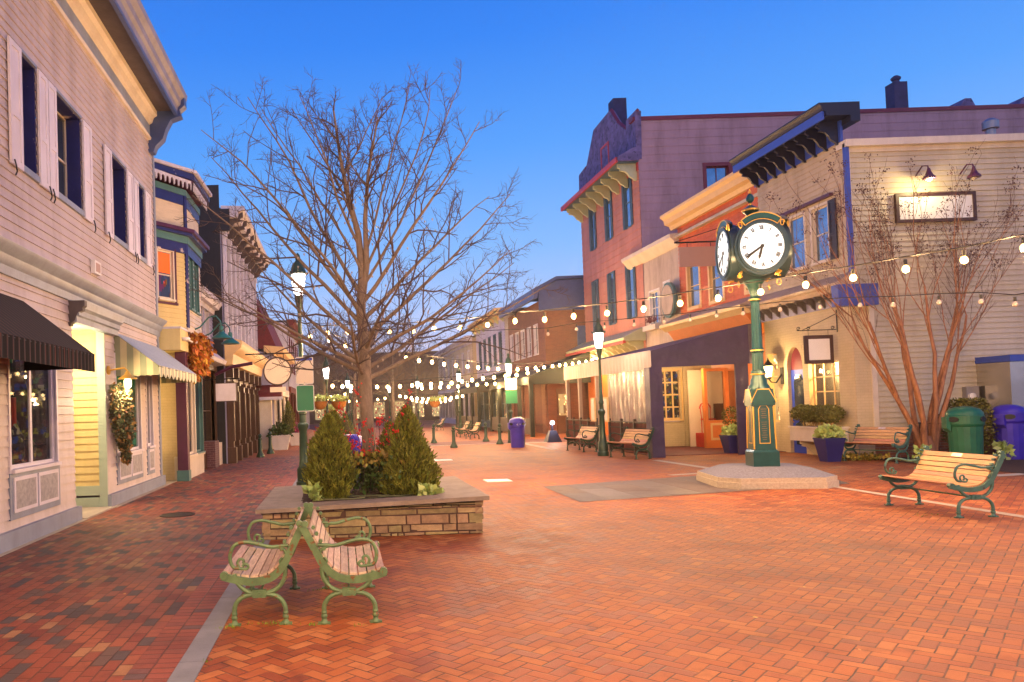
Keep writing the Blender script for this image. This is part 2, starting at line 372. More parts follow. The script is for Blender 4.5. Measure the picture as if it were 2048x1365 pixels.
mk('bench_wood_grey', (.46, .33, .245), .65, var=.3, vs=6, stretch=(8, 1, 8), island=.22, bump=.3, bs=30)
mk('bench_wood', (.50, .26, .12), .5, var=.2, vs=6, stretch=(8, 1, 8), island=.12, bump=.2, bs=30)
mk('brass', (.8, .66, .42), .3, metal=.6)
mk('bin_green', (.012, .10, .055), .32, var=.2, vs=4)
mk('bin_blue', (.035, .02, .36), .32, var=.2, vs=4)
mk('bark', (.22, .16, .11), .85, var=.3, vs=14, bump=.8, bs=30, stretch=(1, 1, .5))
mk('twig', (.10, .068, .058), .85, var=.25)
mk('crape_bark', (.31, .13, .055), .7, var=.45, vs=9, stretch=(1, 1, .35), bump=.6, bs=20)
mk('crape_twig', (.13, .065, .045), .8, var=.3)
mk('seed_head', (.075, .03, .03), .9, var=.3)
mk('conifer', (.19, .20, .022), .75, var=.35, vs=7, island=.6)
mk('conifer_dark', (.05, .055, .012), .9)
mk('leaf_green', (.06, .10, .02), .6, var=.3, island=.4)
mk('leaf_yellow', (.26, .20, .03), .6, var=.3, island=.5)
mk('boxwood', (.11, .105, .016), .7, var=.3, island=.5)
mk('berry', (.62, .02, .012), .4, var=.15)
mk('kale', (.42, .52, .16), .6, var=.2, island=.3)
mk('garland', (.10, .11, .05), .8, var=.4, island=.5)
mk('straw', (.42, .24, .08), .8, var=.3, island=.4)
mk('autumn', (.45, .17, .02), .7, var=.3, island=.4)
mk('coco', (.42, .17, .03), .9, var=.3, vs=20, bump=.5)
mk('pot_navy', (.02, .018, .12), .35, var=.2)
mk('door_wood', (.10, .04, .02), .5, var=.25)
mk('sign_cream', (.80, .68, .52), .5, var=.05)
mk('sign_white', (.72, .70, .68), .4, var=.03)
mk('sign_green', (.02, .20, .09), .4, var=.05)
mk('sign_pink', (.40, .26, .22), .6, var=.03)
mk('sign_frame', (.05, .02, .015), .5)
mk('steel', (.50, .47, .42), .22, metal=.9, var=.15, vs=1.2, bump=.15, bs=3)
mk('grey_metal', (.28, .27, .30), .4, metal=.6)
mk('teal_enamel', (.02, .13, .13), .35)
mk('wire', (.02, .018, .015), .6)
mk('bulb_off', (.5, .42, .34), .15, spec=.8)
mk('chimney_brick', (.03, .03, .10), .85, var=.3)
mk('maroon', (.15, .012, .03), .5)
mk('fence_paint', (.045, .028, .022), .5, var=.2)
mk('fence_board', (.20, .02, .014), .6, var=.3)
mk('kerb_paver', (.13, .03, .035), .7, var=.3, vs=8)
mk('flower_mix', (.35, .06, .16), .7, island=.5)
mk('bulb', (1, .8, .5), .4, emit=(1, .62, .19), es=6)
mk('bulb_far', (1, .8, .5), .4, emit=(1, .62, .24), es=22)
mk('lamp_glass', (1, 1, 1), .4, emit=(1, .88, .82), es=7)
mk('dial_glass', (.35, .38, .4), .3, emit=(.80, .92, 1), es=.70)
mk('warm_glass', (1, .8, .5), .4, emit=(1, .74, .34), es=6)
mk('lit_plain', (1, .75, .4), .5, emit=(1, .70, .28), es=1.6, var=.3, vs=4)
mk('black', (.006, .006, .007), .6)
mk('lettering', (.16, .10, .05), .5)
mk('house_brick_red', (.13, .07, .035), .8)
M_['brick_red'] = brick_mat('brick_red', (.26, .085, .045), (.33, .12, .06), (.30, .22, .17))
M_['brick_cream'] = brick_mat('brick_cream', (.58, .46, .28), (.55, .44, .27), (.50, .39, .23), bh=.075)
M_['brick_purple'] = brick_mat('brick_purple', (.09, .035, .05), (.13, .05, .06), (.2, .13, .13))
M_['brick_house'] = brick_mat('brick_house', (.15, .045, .03), (.20, .065, .035), (.17, .10, .075))
M_['awning_green_stripe'] = stripes_mat('awning_green_stripe', (.30, .34, .26), (.66, .62, .42), .34, 1, duty=.45)
M_['awning_top_stripe'] = stripes_mat('awning_top_stripe', (.20, .27, .36), (.42, .46, .52), .17, 1)
M_['awning_black'] = stripes_mat('awning_black', (.003, .002, .003), (.09, .03, .025), .15, 1, duty=.86, rough=.95)
M_['awning_end_stripe'] = stripes_mat('awning_end_stripe', (.20, .22, .14), (.42, .38, .22), .26, 0, duty=.5)
M_['awning_grey'] = stripes_mat('awning_grey', (.12, .12, .24), (.18, .18, .3), .3, 1)
M_['goods_dark'] = shop_mat('goods_dark', [(0, (.02, .015, .02)), (.3, (.16, .14, .02)), (.42, (.01, .03, .12)), (.55, (.05, .015, .02)), (.72, (.25, .2, .12)), (.82, (.015, .01, .01)), (.93, (.02, .08, .03))], 6, .55, .5)
M_['goods_green'] = shop_mat('goods_green', [(0, (.03, .30, .09)), (.5, (.05, .40, .14)), (.75, (.55, .28, .06)), (.88, (.04, .2, .08))], 1.6, .8, .42)
M_['goods_warm'] = shop_mat('goods_warm', [(0, (1, .75, .32)), (.45, (.9, .6, .25)), (.6, (.75, .10, .04)), (.72, (1, .8, .4)), (.9, (.4, .2, .08))], 3.2, 1.5, .38, .6)
M_['goods_mixed'] = shop_mat('goods_mixed', [(0, (.5, .3, .12)), (.25, (.1, .05, .03)), (.45, (.7, .5, .25)), (.6, (.35, .05, .04)), (.72, (.05, .1, .12)), (.82, (.85, .7, .4)), (.94, (.02, .3, .1))], 2.6, 1.0, .42, .5)
M_['goods_cool'] = shop_mat('goods_cool', [(0, (.5, .62, .7)), (.4, (.75, .75, .7)), (.6, (.3, .45, .6)), (.8, (.7, .3, .12))], 2.2, 1.4, .35, .6)
M_['stained'] = shop_mat('stained', [(0, (.02, .07, .22)), (.45, (.05, .12, .35)), (.62, (.45, .05, .02)), (.8, (.30, .02, .22)), (.93, (.45, .30, .03))], 7, .8, .3, .5)
M_['stained_orange'] = mat('stained_orange', (.62, .10, .01), .3, emit=(.8, .12, .01), es=.55)
M_['ground'] = paver_mat('ground', 'herring', .10, [(0, (.28, .062, .012)), (.35, (.39, .098, .018)), (.7, (.45, .128, .025)), (1, (.54, .20, .06))], .045)
M_['pavers'] = paver_mat('pavers', 'run', .105, [(0, (.27, .055, .025)), (.28, (.32, .075, .035)), (.52, (.23, .045, .025)), (.66, (.36, .10, .045)), (.76, (.085, .07, .075)), (.87, (.14, .085, .07)), (.93, (.42, .21, .095)), (1, (.4, .2, .1))], .05)
M_['soldier'] = paver_mat('soldier', 'soldier', .10, [(0, (.25, .05, .028)), (.6, (.36, .09, .05)), (.85, (.30, .08, .06)), (1, (.12, .09, .10))], .06)
M_['slate_slab'] = paver_mat('slate_slab', 'run', .62, [(0, (.13, .115, .105)), (.4, (.10, .09, .09)), (.7, (.15, .12, .10)), (1, (.12, .11, .12))], .012, .55)
mk('cornice_grey', (.24, .23, .30), .55, var=.15, streak=.25)
m = M_
# ================================================================ the ground
b = MB(); b.face((-160, -60, 0), (170, -60, 0), (170, 320, 0), (-160, 320, 0)); struct(b.build('ground', m['ground'], smooth=0))
b = MB(); b.face((-4.6, -1, .005), (-1.47, -1, .005), (-1.47, 28.6, .005), (-4.6, 28.6, .005)); struct(b.build('sidewalk', m['pavers'], smooth=0))
b = MB(); b.face((-1.47, -1, .005), (-1.17, -1, .005), (-1.17, 28.6, .005), (-1.47, 28.6, .005)); struct(b.build('paver_border', m['soldier'], smooth=0))
b = MB()
y = -1.0
while y < 28.5:
    b.box(-1.166, -.99, y, min(y+.88, 28.6), -.04, .007); y += .886
struct(b.build('stone_strip', m['bluestone']))
b = MB()
for q in ((-4.62, -4.32, 0, 12.7), (-4.62, -4.28, 14.2, 28)): b.box(q[0], q[1], q[2], q[3], -.05, .012)
b.box(-6.1, -4.32, 12.7, 14.2, -.05, .03)
struct(b.build('kerb', m['concrete']))
def stripe(p, q, w, mt, name, z=.005):
    A, B = Vector(G(*p)), Vector(G(*q)); d = (B-A).normalized(); n = Vector((-d.y, d.x))*w/2
    b = MB(); b.face(*[(v.x, v.y, z) for v in (A-n, B-n, B+n, A+n)]); return struct(b.build(name, mt, smooth=0))
# pale stone lines set in the brick
struct(stripe((1655, 972), (2120, 1046), .16, m['concrete'], 'paving_line'))
struct(stripe((1985, 953), (2200, 940), .30, m['concrete'], 'paving_line', .009))
struct(stripe((1310, 921), (1425, 938), .22, m['concrete'], 'paving_line'))
struct(stripe((1340, 951), (1425, 946), .22, m['concrete'], 'paving_line'))
struct(stripe((1030, 884), (1110, 900), .3, m['concrete'], 'paving_line'))
A = [G(1085, 974), G(1160, 1005), G(1500, 982), G(1700, 968), G(1640, 950), G(1400, 952)]
b = MB(); b.face(*[(p[0], p[1], .006) for p in A]); struct(b.build('slate_paving', m['slate_slab'], smooth=0))
b = MB(); b.box(-1.0, 13, 33.0, 36.2, -.05, .01); struct(b.build('crossing_band', m['kerb_paver']))
b = MB(); b.box(-1.0, 9, 32.75, 33.0, -.05, .014); struct(b.build('kerb_line', m['concrete']))
b = MB(); b.box(9.4, 13.6, 22.6, 31, -.02, .02); struct(b.build('patio', m['kerb_paver']))
b = MB(); b.face((13.4, 14.0, .012), (30, 14.0, .012), (30, 19.35, .012), (13.4, 19.35, .012)); o = struct(b.build('planting_bed', m['mulch'], smooth=0))
x, y = G(995, 962); b = MB(); b.box(x-.28, x+.28, y-.26, y+.26, -.02, .012)
tag(b.build('access_cover', m['sign_white']), 'pale square access cover set flush in the brick paving', 'cover')
x, y = G(885, 921); b = MB(); b.box(x-.3, x+.3, y-.22, y+.22, -.02, .012)
tag(b.build('access_cover', m['sign_white']), 'small pale cover in the paving just right of the conifer, farther off', 'cover')
x, y = G(355, 1031); b = MB(); b.lathe([(.30, .0), (.30, .014), (.26, .016), (.26, .012), (.05, .013)], (x, y), 28)
tag(b.build('manhole_cover', m['iron_black']), 'round rusty drain cover in the left pavement', 'drain cover')
# grass tufts by the bench feet: nobody could count the blades
b = MB()
for (cx, cy, n, s_) in ((-.62, 6.07, 60, .16), (-.95, 6.0, 50, .10), (-.28, 6.0, 20, .08), (.1, 5.95, 16, .08), (.0, 7.3, 20, .06), (-.3, 7.15, 30, .10), (-.98, 5.2, 12, .05), (7.9, 10.3, 30, .3)):
    for i in range(n):
        px, py = cx+rng.gauss(0, s_*.5), cy+rng.gauss(0, s_*.22); a = rng.random()*6.28; h = rng.uniform(.008, .028)
        b.face((px-.004*cos(a), py-.004*sin(a), .004), (px+.004*cos(a), py+.004*sin(a), .004), (px+.02*sin(a)*rng.random(), py+.012*cos(a), h))
tag(b.build('grass', mat('tuft', (.16, .30, .02), .7, island=.4), smooth=0, fix=False), 'small bright green weeds growing in the joints under the benches', 'weeds', kind='stuff')
# ================================================================ wall helpers
def rects(u0, u1, z0, z1, ops):
    ops = [o for o in ops if o[0] < u1-1e-4 and o[1] > u0+1e-4]
    zs = sorted({z0, z1} | {min(max(z, z0), z1) for o in ops for z in (o[2], o[3])})
    for a, c in zip(zs, zs[1:]):
        if c-a < 1e-4: continue
        zm = (a+c)/2; cuts = sorted([(o[0], o[1]) for o in ops if o[2] < zm < o[3]]); u = u0
        for o in cuts:
            if o[0] > u+1e-4: yield (u, min(o[0], u1), a, c)
            u = max(u, o[1])
        if u < u1-1e-4: yield (u, u1, a, c)
def lapwall(b, u0, u1, z0, z1, ops=(), lap=.125, d=.022, w0=0.0):
    z = z0
    while z < z1-1e-4:
        zt = min(z+lap, z1)
        for (a, c, za, zb) in rects(u0, u1, z, zt, ops):
            wa = w0+d*(z+lap-za)/lap; wb = w0+d*(z+lap-zb)/lap
            b.face((a, wa, za), (c, wa, za), (c, wb, zb), (a, wb, zb))
            if abs(za-z) < 1e-5: b.face((a, w0, za), (c, w0, za), (c, wa, za), (a, wa, za))
        z = zt
def flat(b, u0, u1, z0, z1, ops=(), w=0.0):
    for (a, c, za, zb) in rects(u0, u1, z0, z1, ops): b.face((a, w, za), (c, w, za), (c, w, zb), (a, w, zb))
def window(T, par, u0, u1, z0, z1, fm, pm, depth=.12, cas=.07, cw=.03, grid=(1, 2), sill=True, jamb=None, name='window', bar=.035):
    """reveals + casing + sash as part 'window', the glass its sub-part 'pane'"""
    b = MB(T)
    if cas:
        b.box(u0-cas, u0, -.01, cw, z0-cas, z1+cas); b.box(u1, u1+cas, -.01, cw, z0-cas, z1+cas)
        b.box(u0, u1, -.01, cw+.002, z1, z1+cas)
        b.box(u0-(.03 if sill else 0), u1+(.03 if sill else 0), -.01, cw+(.05 if sill else .002), z0-cas, z0)
    s = .045
    b.box(u0, u0+s, -depth-.02, -depth+.025, z0, z1); b.box(u1-s, u1, -depth-.02, -depth+.025, z0, z1)
    b.box(u0+s, u1-s, -depth-.02, -depth+.025, z0, z0+s*1.2); b.box(u0+s, u1-s, -depth-.02, -depth+.025, z1-s, z1)
    nx, nz = grid
    for i in range(1, nx): u = u0+(u1-u0)*i/nx; b.box(u-bar/2, u+bar/2, -depth-.01, -depth+.02, z0+s, z1-s)
    for i in range(1, nz): z = z0+(z1-z0)*i/nz; b.box(u0+s, u1-s, -depth-.008, -depth+.022, z-bar/2, z+bar/2)
    if jamb is None:
        b.face((u0, .0, z0), (u0, -depth, z0), (u0, -depth, z1), (u0, .0, z1)); b.face((u1, .0, z0), (u1, -depth, z0), (u1, -depth, z1), (u1, .0, z1))
        b.face((u0, .0, z1), (u1, .0, z1), (u1, -depth, z1), (u0, -depth, z1)); b.face((u0, .0, z0), (u1, .0, z0), (u1, -depth, z0), (u0, -depth, z0))
    f = b.build(name, fm, par)
    if jamb is not None:
        j = MB(T); j.box(u0-.002, u0+.02, -depth, .0, z0, z1); j.box(u1-.02, u1+.002, -depth, .0, z0, z1); j.box(u0+.02, u1-.02, -depth, .0, z1-.02, z1); j.build('jamb', jamb, f)
    p = MB(T); p.box(u0, u1, -depth-.03, -depth, z0, z1); p.build('pane', pm, f)
    return f
def shutter(T, par, u0, u1, z0, z1, mt, w=.03):
    b = MB(T); t = .035; s = (u1-u0)*.2
    b.box(u0, u0+s, w, w+t, z0, z1); b.box(u1-s, u1, w, w+t, z0, z1)
    zm = z0+(z1-z0)*.42
    for (a, c) in ((z0, z0+.09), (zm-.04, zm+.04), (z1-.08, z1)): b.box(u0+s, u1-s, w, w+t, a, c)
    b.box(u0+s, u1-s, w, w+t*.55, z0+.09, zm-.04); b.box(u0+s, u1-s, w, w+t*.55, zm+.04, z1-.08)
    return b.build('shutter', mt, par)
def body(par, mt, boxes, name='side_wall'):
    b = MB()
    for q in boxes: b.box(*q)
    return b.build(name, mt, par, smooth=0)
def bracket(T, par, u, w1, z1, h, th, mt, w0=0.0, name='bracket'):
    """scroll bracket: profile in (w,z), thickness along u"""
    P = [(w0, z1), (w1, z1), (w1, z1-.22*h), (w1*.86, z1-.30*h), (w1*.9, z1-.40*h), (w1*.62, z1-.46*h), (w1*.48, z1-.62*h), (w1*.40, z1-.78*h), (w1*.2, z1-.9*h), (w1*.14, z1-h), (w0, z1-h)]
    b = MB(T); n = b.pts([(u-th/2, p[0], p[1]) for p in P] + [(u+th/2, p[0], p[1]) for p in P]); k = len(P)
    b.F.append(tuple(n+i for i in range(k))); b.F.append(tuple(n+k+i for i in reversed(range(k))))
    for i in range(k): j = (i+1) % k; b.F.append((n+i, n+j, n+k+j, n+k+i))
    return b.build(name, mt, par)
def prof(T, u0, u1, P):      # closed (w,z) profile extruded along u
    b = MB(T); k = len(P); n = b.pts([(u0, p[0], p[1]) for p in P] + [(u1, p[0], p[1]) for p in P])
    b.F.append(tuple(n+i for i in range(k))); b.F.append(tuple(n+k+i for i in reversed(range(k))))
    for i in range(k): j = (i+1) % k; b.F.append((n+i, n+j, n+k+j, n+k+i))
    return b
LP = 4.4
def spot(name, loc, e, col=(1, .62, .3), r=.1, par=None):
    l = bpy.data.lights.new(name, 'POINT'); l.energy = e*LP; l.color = col; l.shadow_soft_size = r
    o = bpy.data.objects.new(name, l); SC.collection.objects.link(o); o.location = loc
    if par is not None:
        off = Vector((0, 0, 0)); p = par
        while p: off += p.location; p = p.parent
        o.parent = par; o.location = Vector(loc)-off
    return o
def leaves(b, n, fn, size, up=.3, tri=False):
    """n small leaf faces; fn() -> (position, outward normal)"""
    for _ in range(n):
        p, nn = fn(); d = Vector((rng.gauss(0, 1), rng.gauss(0, 1), rng.gauss(0, 1)+up)) + nn*1.2; d.normalize()
        a = d.cross(Vector((rng.gauss(0, 1), rng.gauss(0, 1), rng.gauss(0, 1)))).normalized(); s = size*rng.uniform(.6, 1.4)
        k = len(b.V); w = s*.32
        b.V += [tuple(p), tuple(p+d*s*.5+a*w), tuple(p+d*s), tuple(p+d*s*.5-a*w)]
        b.F.append((k, k+1, k+2, k+3))
# ================================================================ LEFT: clapboard house with white shutters
XL = -4.5; T = FL(XL)
A = thing('clapboard_house', 'cream clapboard house with white shutters, blue grey trim and two awnings, nearest on the left', 'house', (XL, 10, 0))
W4 = [(10.72, 11.30), (12.05, 13.28), (15.0, 16.05), (17.0, 17.57)]; SH = [((10.30, 10.70), (11.32, 11.66)), ((11.70, 12.03), (13.30, 13.76)), ((14.54, 14.98), (16.07, 16.54)), ((16.60, 16.98), (17.59, 18.08))]
E_ = -4
ops = [(a, c, 5.37, 7.06) for a, c in W4]
b = MB(T); lapwall(b, E_, 18.5, 4.05, 8.5, ops, .14)
low = [(10.17, 11.82, 1.0, 3.0), (12.62, 14.32, 0, 3.4), (15.02, 16.8, .97, 2.95), (17.33, 17.88, 1.0, 2.95), (7.2, 9.6, 1.0, 3.0)]
lapwall(b, E_, 12.62, .24, 3.7, low, .14); lapwall(b, 14.32, 18.5, .24, 3.7, low, .14)
lapwall(b, 12.62, 14.32, 3.4, 3.7, (), .14)
b.build('wall', m['cream_siding'], A, smooth=0)
body(A, m['cream_siding'], [(-16, XL-.001, 18.5, 18.6, 0, 9.2), (-16, XL-.4, -4, 18.5, 9.25, 9.35)])
b = MB(T); b.box(18.5, 18.66, -.05, .035, 0, 8.6); b.build('corner_board', m['trim_blue_grey'], A)
# base, belt and cornice
b = MB(T); b.box(E_, 12.66, -.02, .10, 0, .24); b.build('base_trim', m['trim_blue_grey'], A); b = MB(T); b.box(14.28, 18.68, -.02, .10, 0, .24); b.build('base_trim', m['trim_blue_grey'], A)
prof(T, E_, 18.7, [(0, 3.68), (.05, 3.68), (.06, 3.8), (.10, 3.84), (.12, 3.93), (.22, 4.02), (.24, 4.07), (0, 4.12)]).build('belt_cornice', m['trim_blue_grey'], A)
cn = prof(T, E_, 18.46, [(0, 8.46), (.07, 8.46), (.09, 8.52), (.05, 8.54), (.05, 8.84), (.12, 8.88), (.16, 9.0), (.24, 9.05), (.24, 9.18), (0, 9.18)]).build('frieze', m['cream_paint'], A)
prof(T, E_, 18.3, [(.051, 8.56), (.058, 8.56), (.058, 8.82), (.051, 8.82)]).build('frieze_panel', m['trim_blue_grey'], cn)
b = MB(T); b.box(E_, 18.3, .24, .70, 9.165, 9.19); b.build('soffit', m['soffit_brown'], A)
prof(T, E_, 18.44, [(.2, 9.19), (.68, 9.19), (.68, 9.12), (.74, 9.12), (.76, 9.25), (.82, 9.3), (.84, 9.42), (.93, 9.5), (.95, 9.62), (.2, 9.66)]).build('cornice', m['cornice_grey'], A)
b = MB(T); b.box(E_, 18.3, .66, .745, 9.05, 9.13); b.build('fascia_board', m['slate_blue'], A)
br = bracket(T, A, 18.32, .92, 9.62, 1.45, .26, m['slate_blue'])
for (q, (a, c), (s0, s1)) in zip(range(4), W4, SH):
    window(T, A, a, c, 5.40, 7.06, m['cream_paint'], m['dark_glass'], depth=.26, cas=0, grid=(1, 2), jamb=m['navy_paint'])
    shutter(T, A, s0[0], s0[1], 5.28, 7.06, m['shutter_paint']); shutter(T, A, s1[0], s1[1], 5.28, 7.06, m['shutter_paint'])
    b = MB(T); b.box(a-.02, c+.02, -.26, .05, 5.30, 5.395); b.build('sill', m['trim_blue_grey'], A); b = MB(T); b.box(a-.01, c+.01, -.02, .04, 7.062, 7.11); b.build('head_trim', m['trim_blue_grey'], A)
    for u in (s0[0]+.05, s1[1]-.05): b = MB(T); b.tube([(u, .08, 5.34), (u, .10, 5.26), (u+.03, .10, 5.18), (u, .09, 5.12)], .012, 5); b.build('shutter_hook', m['iron_black'], A)
# shop windows with panels under them
def shopwin(T, par, u0, u1, z0, z1, goods, split=2, pz0=.45, pz1=.93, fm='shutter_paint'):
    f = window(T, par, u0, u1, z0, z1, m[fm], m['shop_glass'], depth=.06, cas=.05, grid=(split, 1), bar=.07, name='shop_window')
    g = MB(T); g.box(u0-.02, u1+.02, -.75, -.70, z0-.1, z1+.1); g.box(u0-.02, u1+.02, -.72, -.05, z0-.12, z0-.08); g.box(u0-.06, u0-.02, -.72, -.06, z0-.1, z1+.1); g.box(u1+.02, u1+.06, -.72, -.06, z0-.1, z1+.1)
    g.build('display', goods, f)
    n = split; b = MB(T); b.box(u0-.07, u1+.07, -.01, .03, pz0-.09, pz1+.06); p = b.build('panel_surround', m['trim_blue_grey'], par)
    for i in range(n):
        a = u0+(u1-u0)*i/n+.03; c = u0+(u1-u0)*(i+1)/n-.03
        b = MB(T); b.box(a, c, .03, .048, pz0, pz1); q = b.build('panel_frame', m['shutter_paint'], p)
        b = MB(T); b.box(a+.05, c-.05, .048, .051, pz0+.05, pz1-.05); b.build('panel', m['panel_grey'], q)
    return f
f = shopwin(T, A, 10.17, 11.82, 1.04, 3.0, m['goods_dark'])
shopwin(T, A, 7.2, 9.6, 1.04, 3.0, m['goods_dark'])
f2 = shopwin(T, A, 15.02, 16.8, .99, 2.95, m['goods_green'])
shopwin(T, A, 17.36, 17.86, 1.02, 2.95, m['goods_dark'], split=1)
# things on show inside: a bench of clothes, bust, red scarf
b = MB(); b.tube([(XL-.4, 11.2, 2.05), (XL-.4, 11.23, 1.7), (XL-.38, 11.24, 1.35)], [.06, .045, .015], 8); b.build('scarf', m['berry'], f)
b = MB()
for i in range(7):
    yy = 10.3+i*.22; b.lathe([(.03, 1.04), (.11, 1.1), (.13, 1.3+.08*(i % 3)), (.05, 1.42+.08*(i % 3)), (.06, 1.5+.08*(i % 3)), (.02, 1.58+.08*(i % 3))], (XL-.35-.1*(i % 2), yy), 9)
b.build('goods', m['goods_dark'], f)
# recessed entry
b = MB(FF(14.3)); lapwall(b, -6.0, XL-.02, .24, 3.4, (), .14); b.build('recess_wall', m['cream_yellow'], A, smooth=0)  # yellow of the recess light put into the siding colour
b = MB(); b.box(-6.05, -6.0, 12.6, 14.3, 0, 3.45); b.box(-6.05, XL-.02, 12.6, 12.64, .0, 3.4); b.box(-6.05, XL-.02, 12.6, 14.34, 3.4, 3.44); b.build('recess_lining', m['cream_paint'], A, smooth=0)
b = MB(FF(14.3)); b.box(XL-.12, XL+.03, -.02, .03, .0, 3.4); b.box(-5.3, XL-.12, .0, .035, .24, .42); b.box(-5.4, -5.12, .0, .04, .24, 3.2); b.box(-6, XL-.12, .0, .045, .0, .2); b.build('recess_trim', m['sage_trim'], A)
b = MB(FF(14.3)); b.tube([(-5.22, .04, 1.75), (-5.22, .10, 1.7), (-5.22, .10, 1.25), (-5.22, .04, 1.2)], .014, 6); b.build('door_handle', m['iron_black'], A)
prof(T, 12.5, 14.85, [(0, 3.32), (.14, 3.32), (.14, 3.42), (.18, 3.44), (.18, 3.52), (.24, 3.56), (.26, 3.68), (0, 3.68)]).build('lintel', m['trim_blue_grey'], A)
bracket(T, A, 12.55, .28, 3.68, .42, .13, m['soffit_brown'])
spot('recess_light', (-5.1, 13.3, 2.9), 34, (1, .80, .45), .08, A)
# awnings
def awning(T, par, u0, u1, zt, w, zb, drop, top, val, under=None, scallop=0, name='awning', rib=None, endw=True):
    b = MB(T)
    b.face((u0, 0, zt), (u1, 0, zt), (u1, w, zb), (u0, w, zb)); b.face((u0, 0, zt-.015), (u1, 0, zt-.015), (u1, w, zb-.015), (u0, w, zb-.015))
    aw = b.build(name, top, par, smooth=0)
    b = MB(T)
    if scallop:
        n = int((u1-u0)/scallop)
        for i in range(n):
            a = u0+(u1-u0)*i/n; c = u0+(u1-u0)*(i+1)/n
            P = [(a, zb), (c, zb)] + [(c+(a-c)*t, zb-drop*(.62+.38*sin(pi*t))) for t in (0, .15, .3, .5, .7, .85, 1)]
            b.face(*[(u, w+.004*(i % 2), z) for u, z in P])
    else:
        n = int((u1-u0)/.07); pts = [(u0+(u1-u0)*i/n, w+.012*(i % 2)) for i in range(n+1)]
        for p, q in zip(pts, pts[1:]): b.face((p[0], p[1], zb), (q[0], q[1], zb), (q[0], q[1], zb-drop), (p[0], p[1], zb-drop))
    b.build('valance', val, aw, smooth=0)
    if endw:
        b = MB(T)
        for u in (u0, u1): b = MB(T); b.face((u, 0, zt-.01), (u, w, zb-.01), (u, w, zb-drop*.8), (u, .0, zb-drop*.8)); b.build('end_panel', under or top, aw, smooth=0)
    b = MB(T)
    for u in (u0+.03, u1-.03): b.tube([(u, 0, zb-.05), (u, w-.02, zb-.05)], .012, 6)
    b.tube([(u0, w-.01, zb-.02), (u1, w-.01, zb-.02)], .014, 6); b.build('awning_frame', m['iron_black'], aw)
    return aw
awning(T, A, 4.0, 10.7, 3.42, 1.0, 2.62, .26, m['awning_black'], m['awning_black'], m['awning_black'])
awning(T, A, 14.98, 18.9, 3.42, .9, 2.72, .24, m['awning_top_stripe'], m['awning_green_stripe'], m['awning_end_stripe'], scallop=.34)
# small notice and wall lamp, hanging greenery: things of their own
b = MB(T); b.box(13.64, 14.0, .02, .10, 4.36, 4.60); s = b.build('notice_box', m['white_paint']); tag(s, 'small white notice box on the clapboards above the belt cornice', 'box')
b = MB(T); b.box(13.70, 13.94, .10, .104, 4.40, 4.56); b.build('notice', m['sign_pink'], s)
L = thing('wall_lamp', 'copper barn style wall lamp glowing under the green striped awning', 'lamp', (XL, 14.5, 2.4))
b = MB(); b.lathe([(.09, 0), (.09, .03)], (0, 0), 14); b.V = [(XL+.02+v[2], 14.5+v[0], 2.62+v[1]) for v in b.V]; b.tube([(XL+.04, 14.5, 2.62), (XL+.34, 14.5, 2.66), (XL+.40, 14.5, 2.60)], .018, 7); b.build('arm', m['gold'], L)
b = MB(); b.lathe([(.02, 2.60), (.04, 2.58), (.06, 2.53), (.17, 2.46), (.18, 2.44)], (XL+.40, 14.5), 18); b.build('shade', m['gold'], L)
b = MB(); b.lathe([(.05, 2.45), (.075, 2.40), (.07, 2.30), (.03, 2.26)], (XL+.40, 14.5), 12); b.build('bulb', m['warm_glass'], L)
spot('wall_lamp_light', (XL+.40, 14.5, 2.2), 15, (1, .68, .36), .05, L)
b = MB()
def fg():
    t = rng.random(); z = 2.35-1.55*t; r = .20*(sin(pi*min(1, t*1.1+.12))**.6)+.05; a = rng.random()*6.28
    rr = r*sqrt(rng.random()); y = 14.62+.38*t; return Vector((XL+.2+rr*cos(a)*.8, y+rr*sin(a)*1.5, z)), Vector((cos(a), sin(a), 0))
leaves(b, 2400, fg, .07, -.3); g = b.build('garland', m['garland'], smooth=0, fix=False); tag(g, 'hanging dried green garland beside the green lit shop window', 'garland')
b = MB(); leaves(b, 500, fg, .09, -.2); b.build('dried_stems', m['straw'], g, smooth=0, fix=False)
# ================================================================ LEFT: yellow house with the angled bay
Bh = thing('bay_house', 'yellow house with an angled upper bay trimmed in navy and teal', 'house', (-4.5, 20, 0))
P0, P1, P2, P3 = (-4.75, 18.72), (-4.0, 19.95), (-4.0, 21.9), (-4.6, 22.4)
def bandm(name, z0, z1, out, mt, par=Bh):
    def o(p, dx, dy): return (p[0]+dx*out, p[1]+dy*out)
    a, c, d, e_ = o(P0, .0, -.9), o(P1, .9, -.35), o(P2, 1, .2), o(P3, .2, .5)
    b = MB(); P = [(a[0]-.6, a[1]), a, c, d, e_, (e_[0]-.6, e_[1])]
    b.prism(P, z0, z1, ax=2); return b.build(name, mt, par, smooth=0)
LS = (Vector(P1)-Vector(P0)).length
Ts = FS(P0, P1); Tm = FS(P1, P2); Te = FS(P2, P3)
b = MB(Ts); lapwall(b, 0, LS, 4.0, 6.05, [(.38, .92, 4.72, 5.98)], .125); b.build('bay_wall', m['cream_yellow'], Bh, smooth=0)
b = MB(Tm); lapwall(b, 0, 1.95, 4.0, 6.05, [(.3, .8, 4.6, 6.0), (1.0, 1.6, 4.6, 6.0)], .125); b.build('bay_wall', m['cream_paint'], Bh, smooth=0)
b = MB(Te); lapwall(b, 0, .75, 4.0, 6.05, (), .125); b.build('bay_wall', m['cream_yellow'], Bh, smooth=0)
f = window(Ts, Bh, .38, .92, 4.72, 5.98, m['cream_paint'], m['stained'], depth=.06, cas=.055, grid=(1, 2))
b = MB(Ts); b.box(.43, .87, -.058, -.045, 5.40, 5.92); b.build('blind', m['stained_orange'], f)
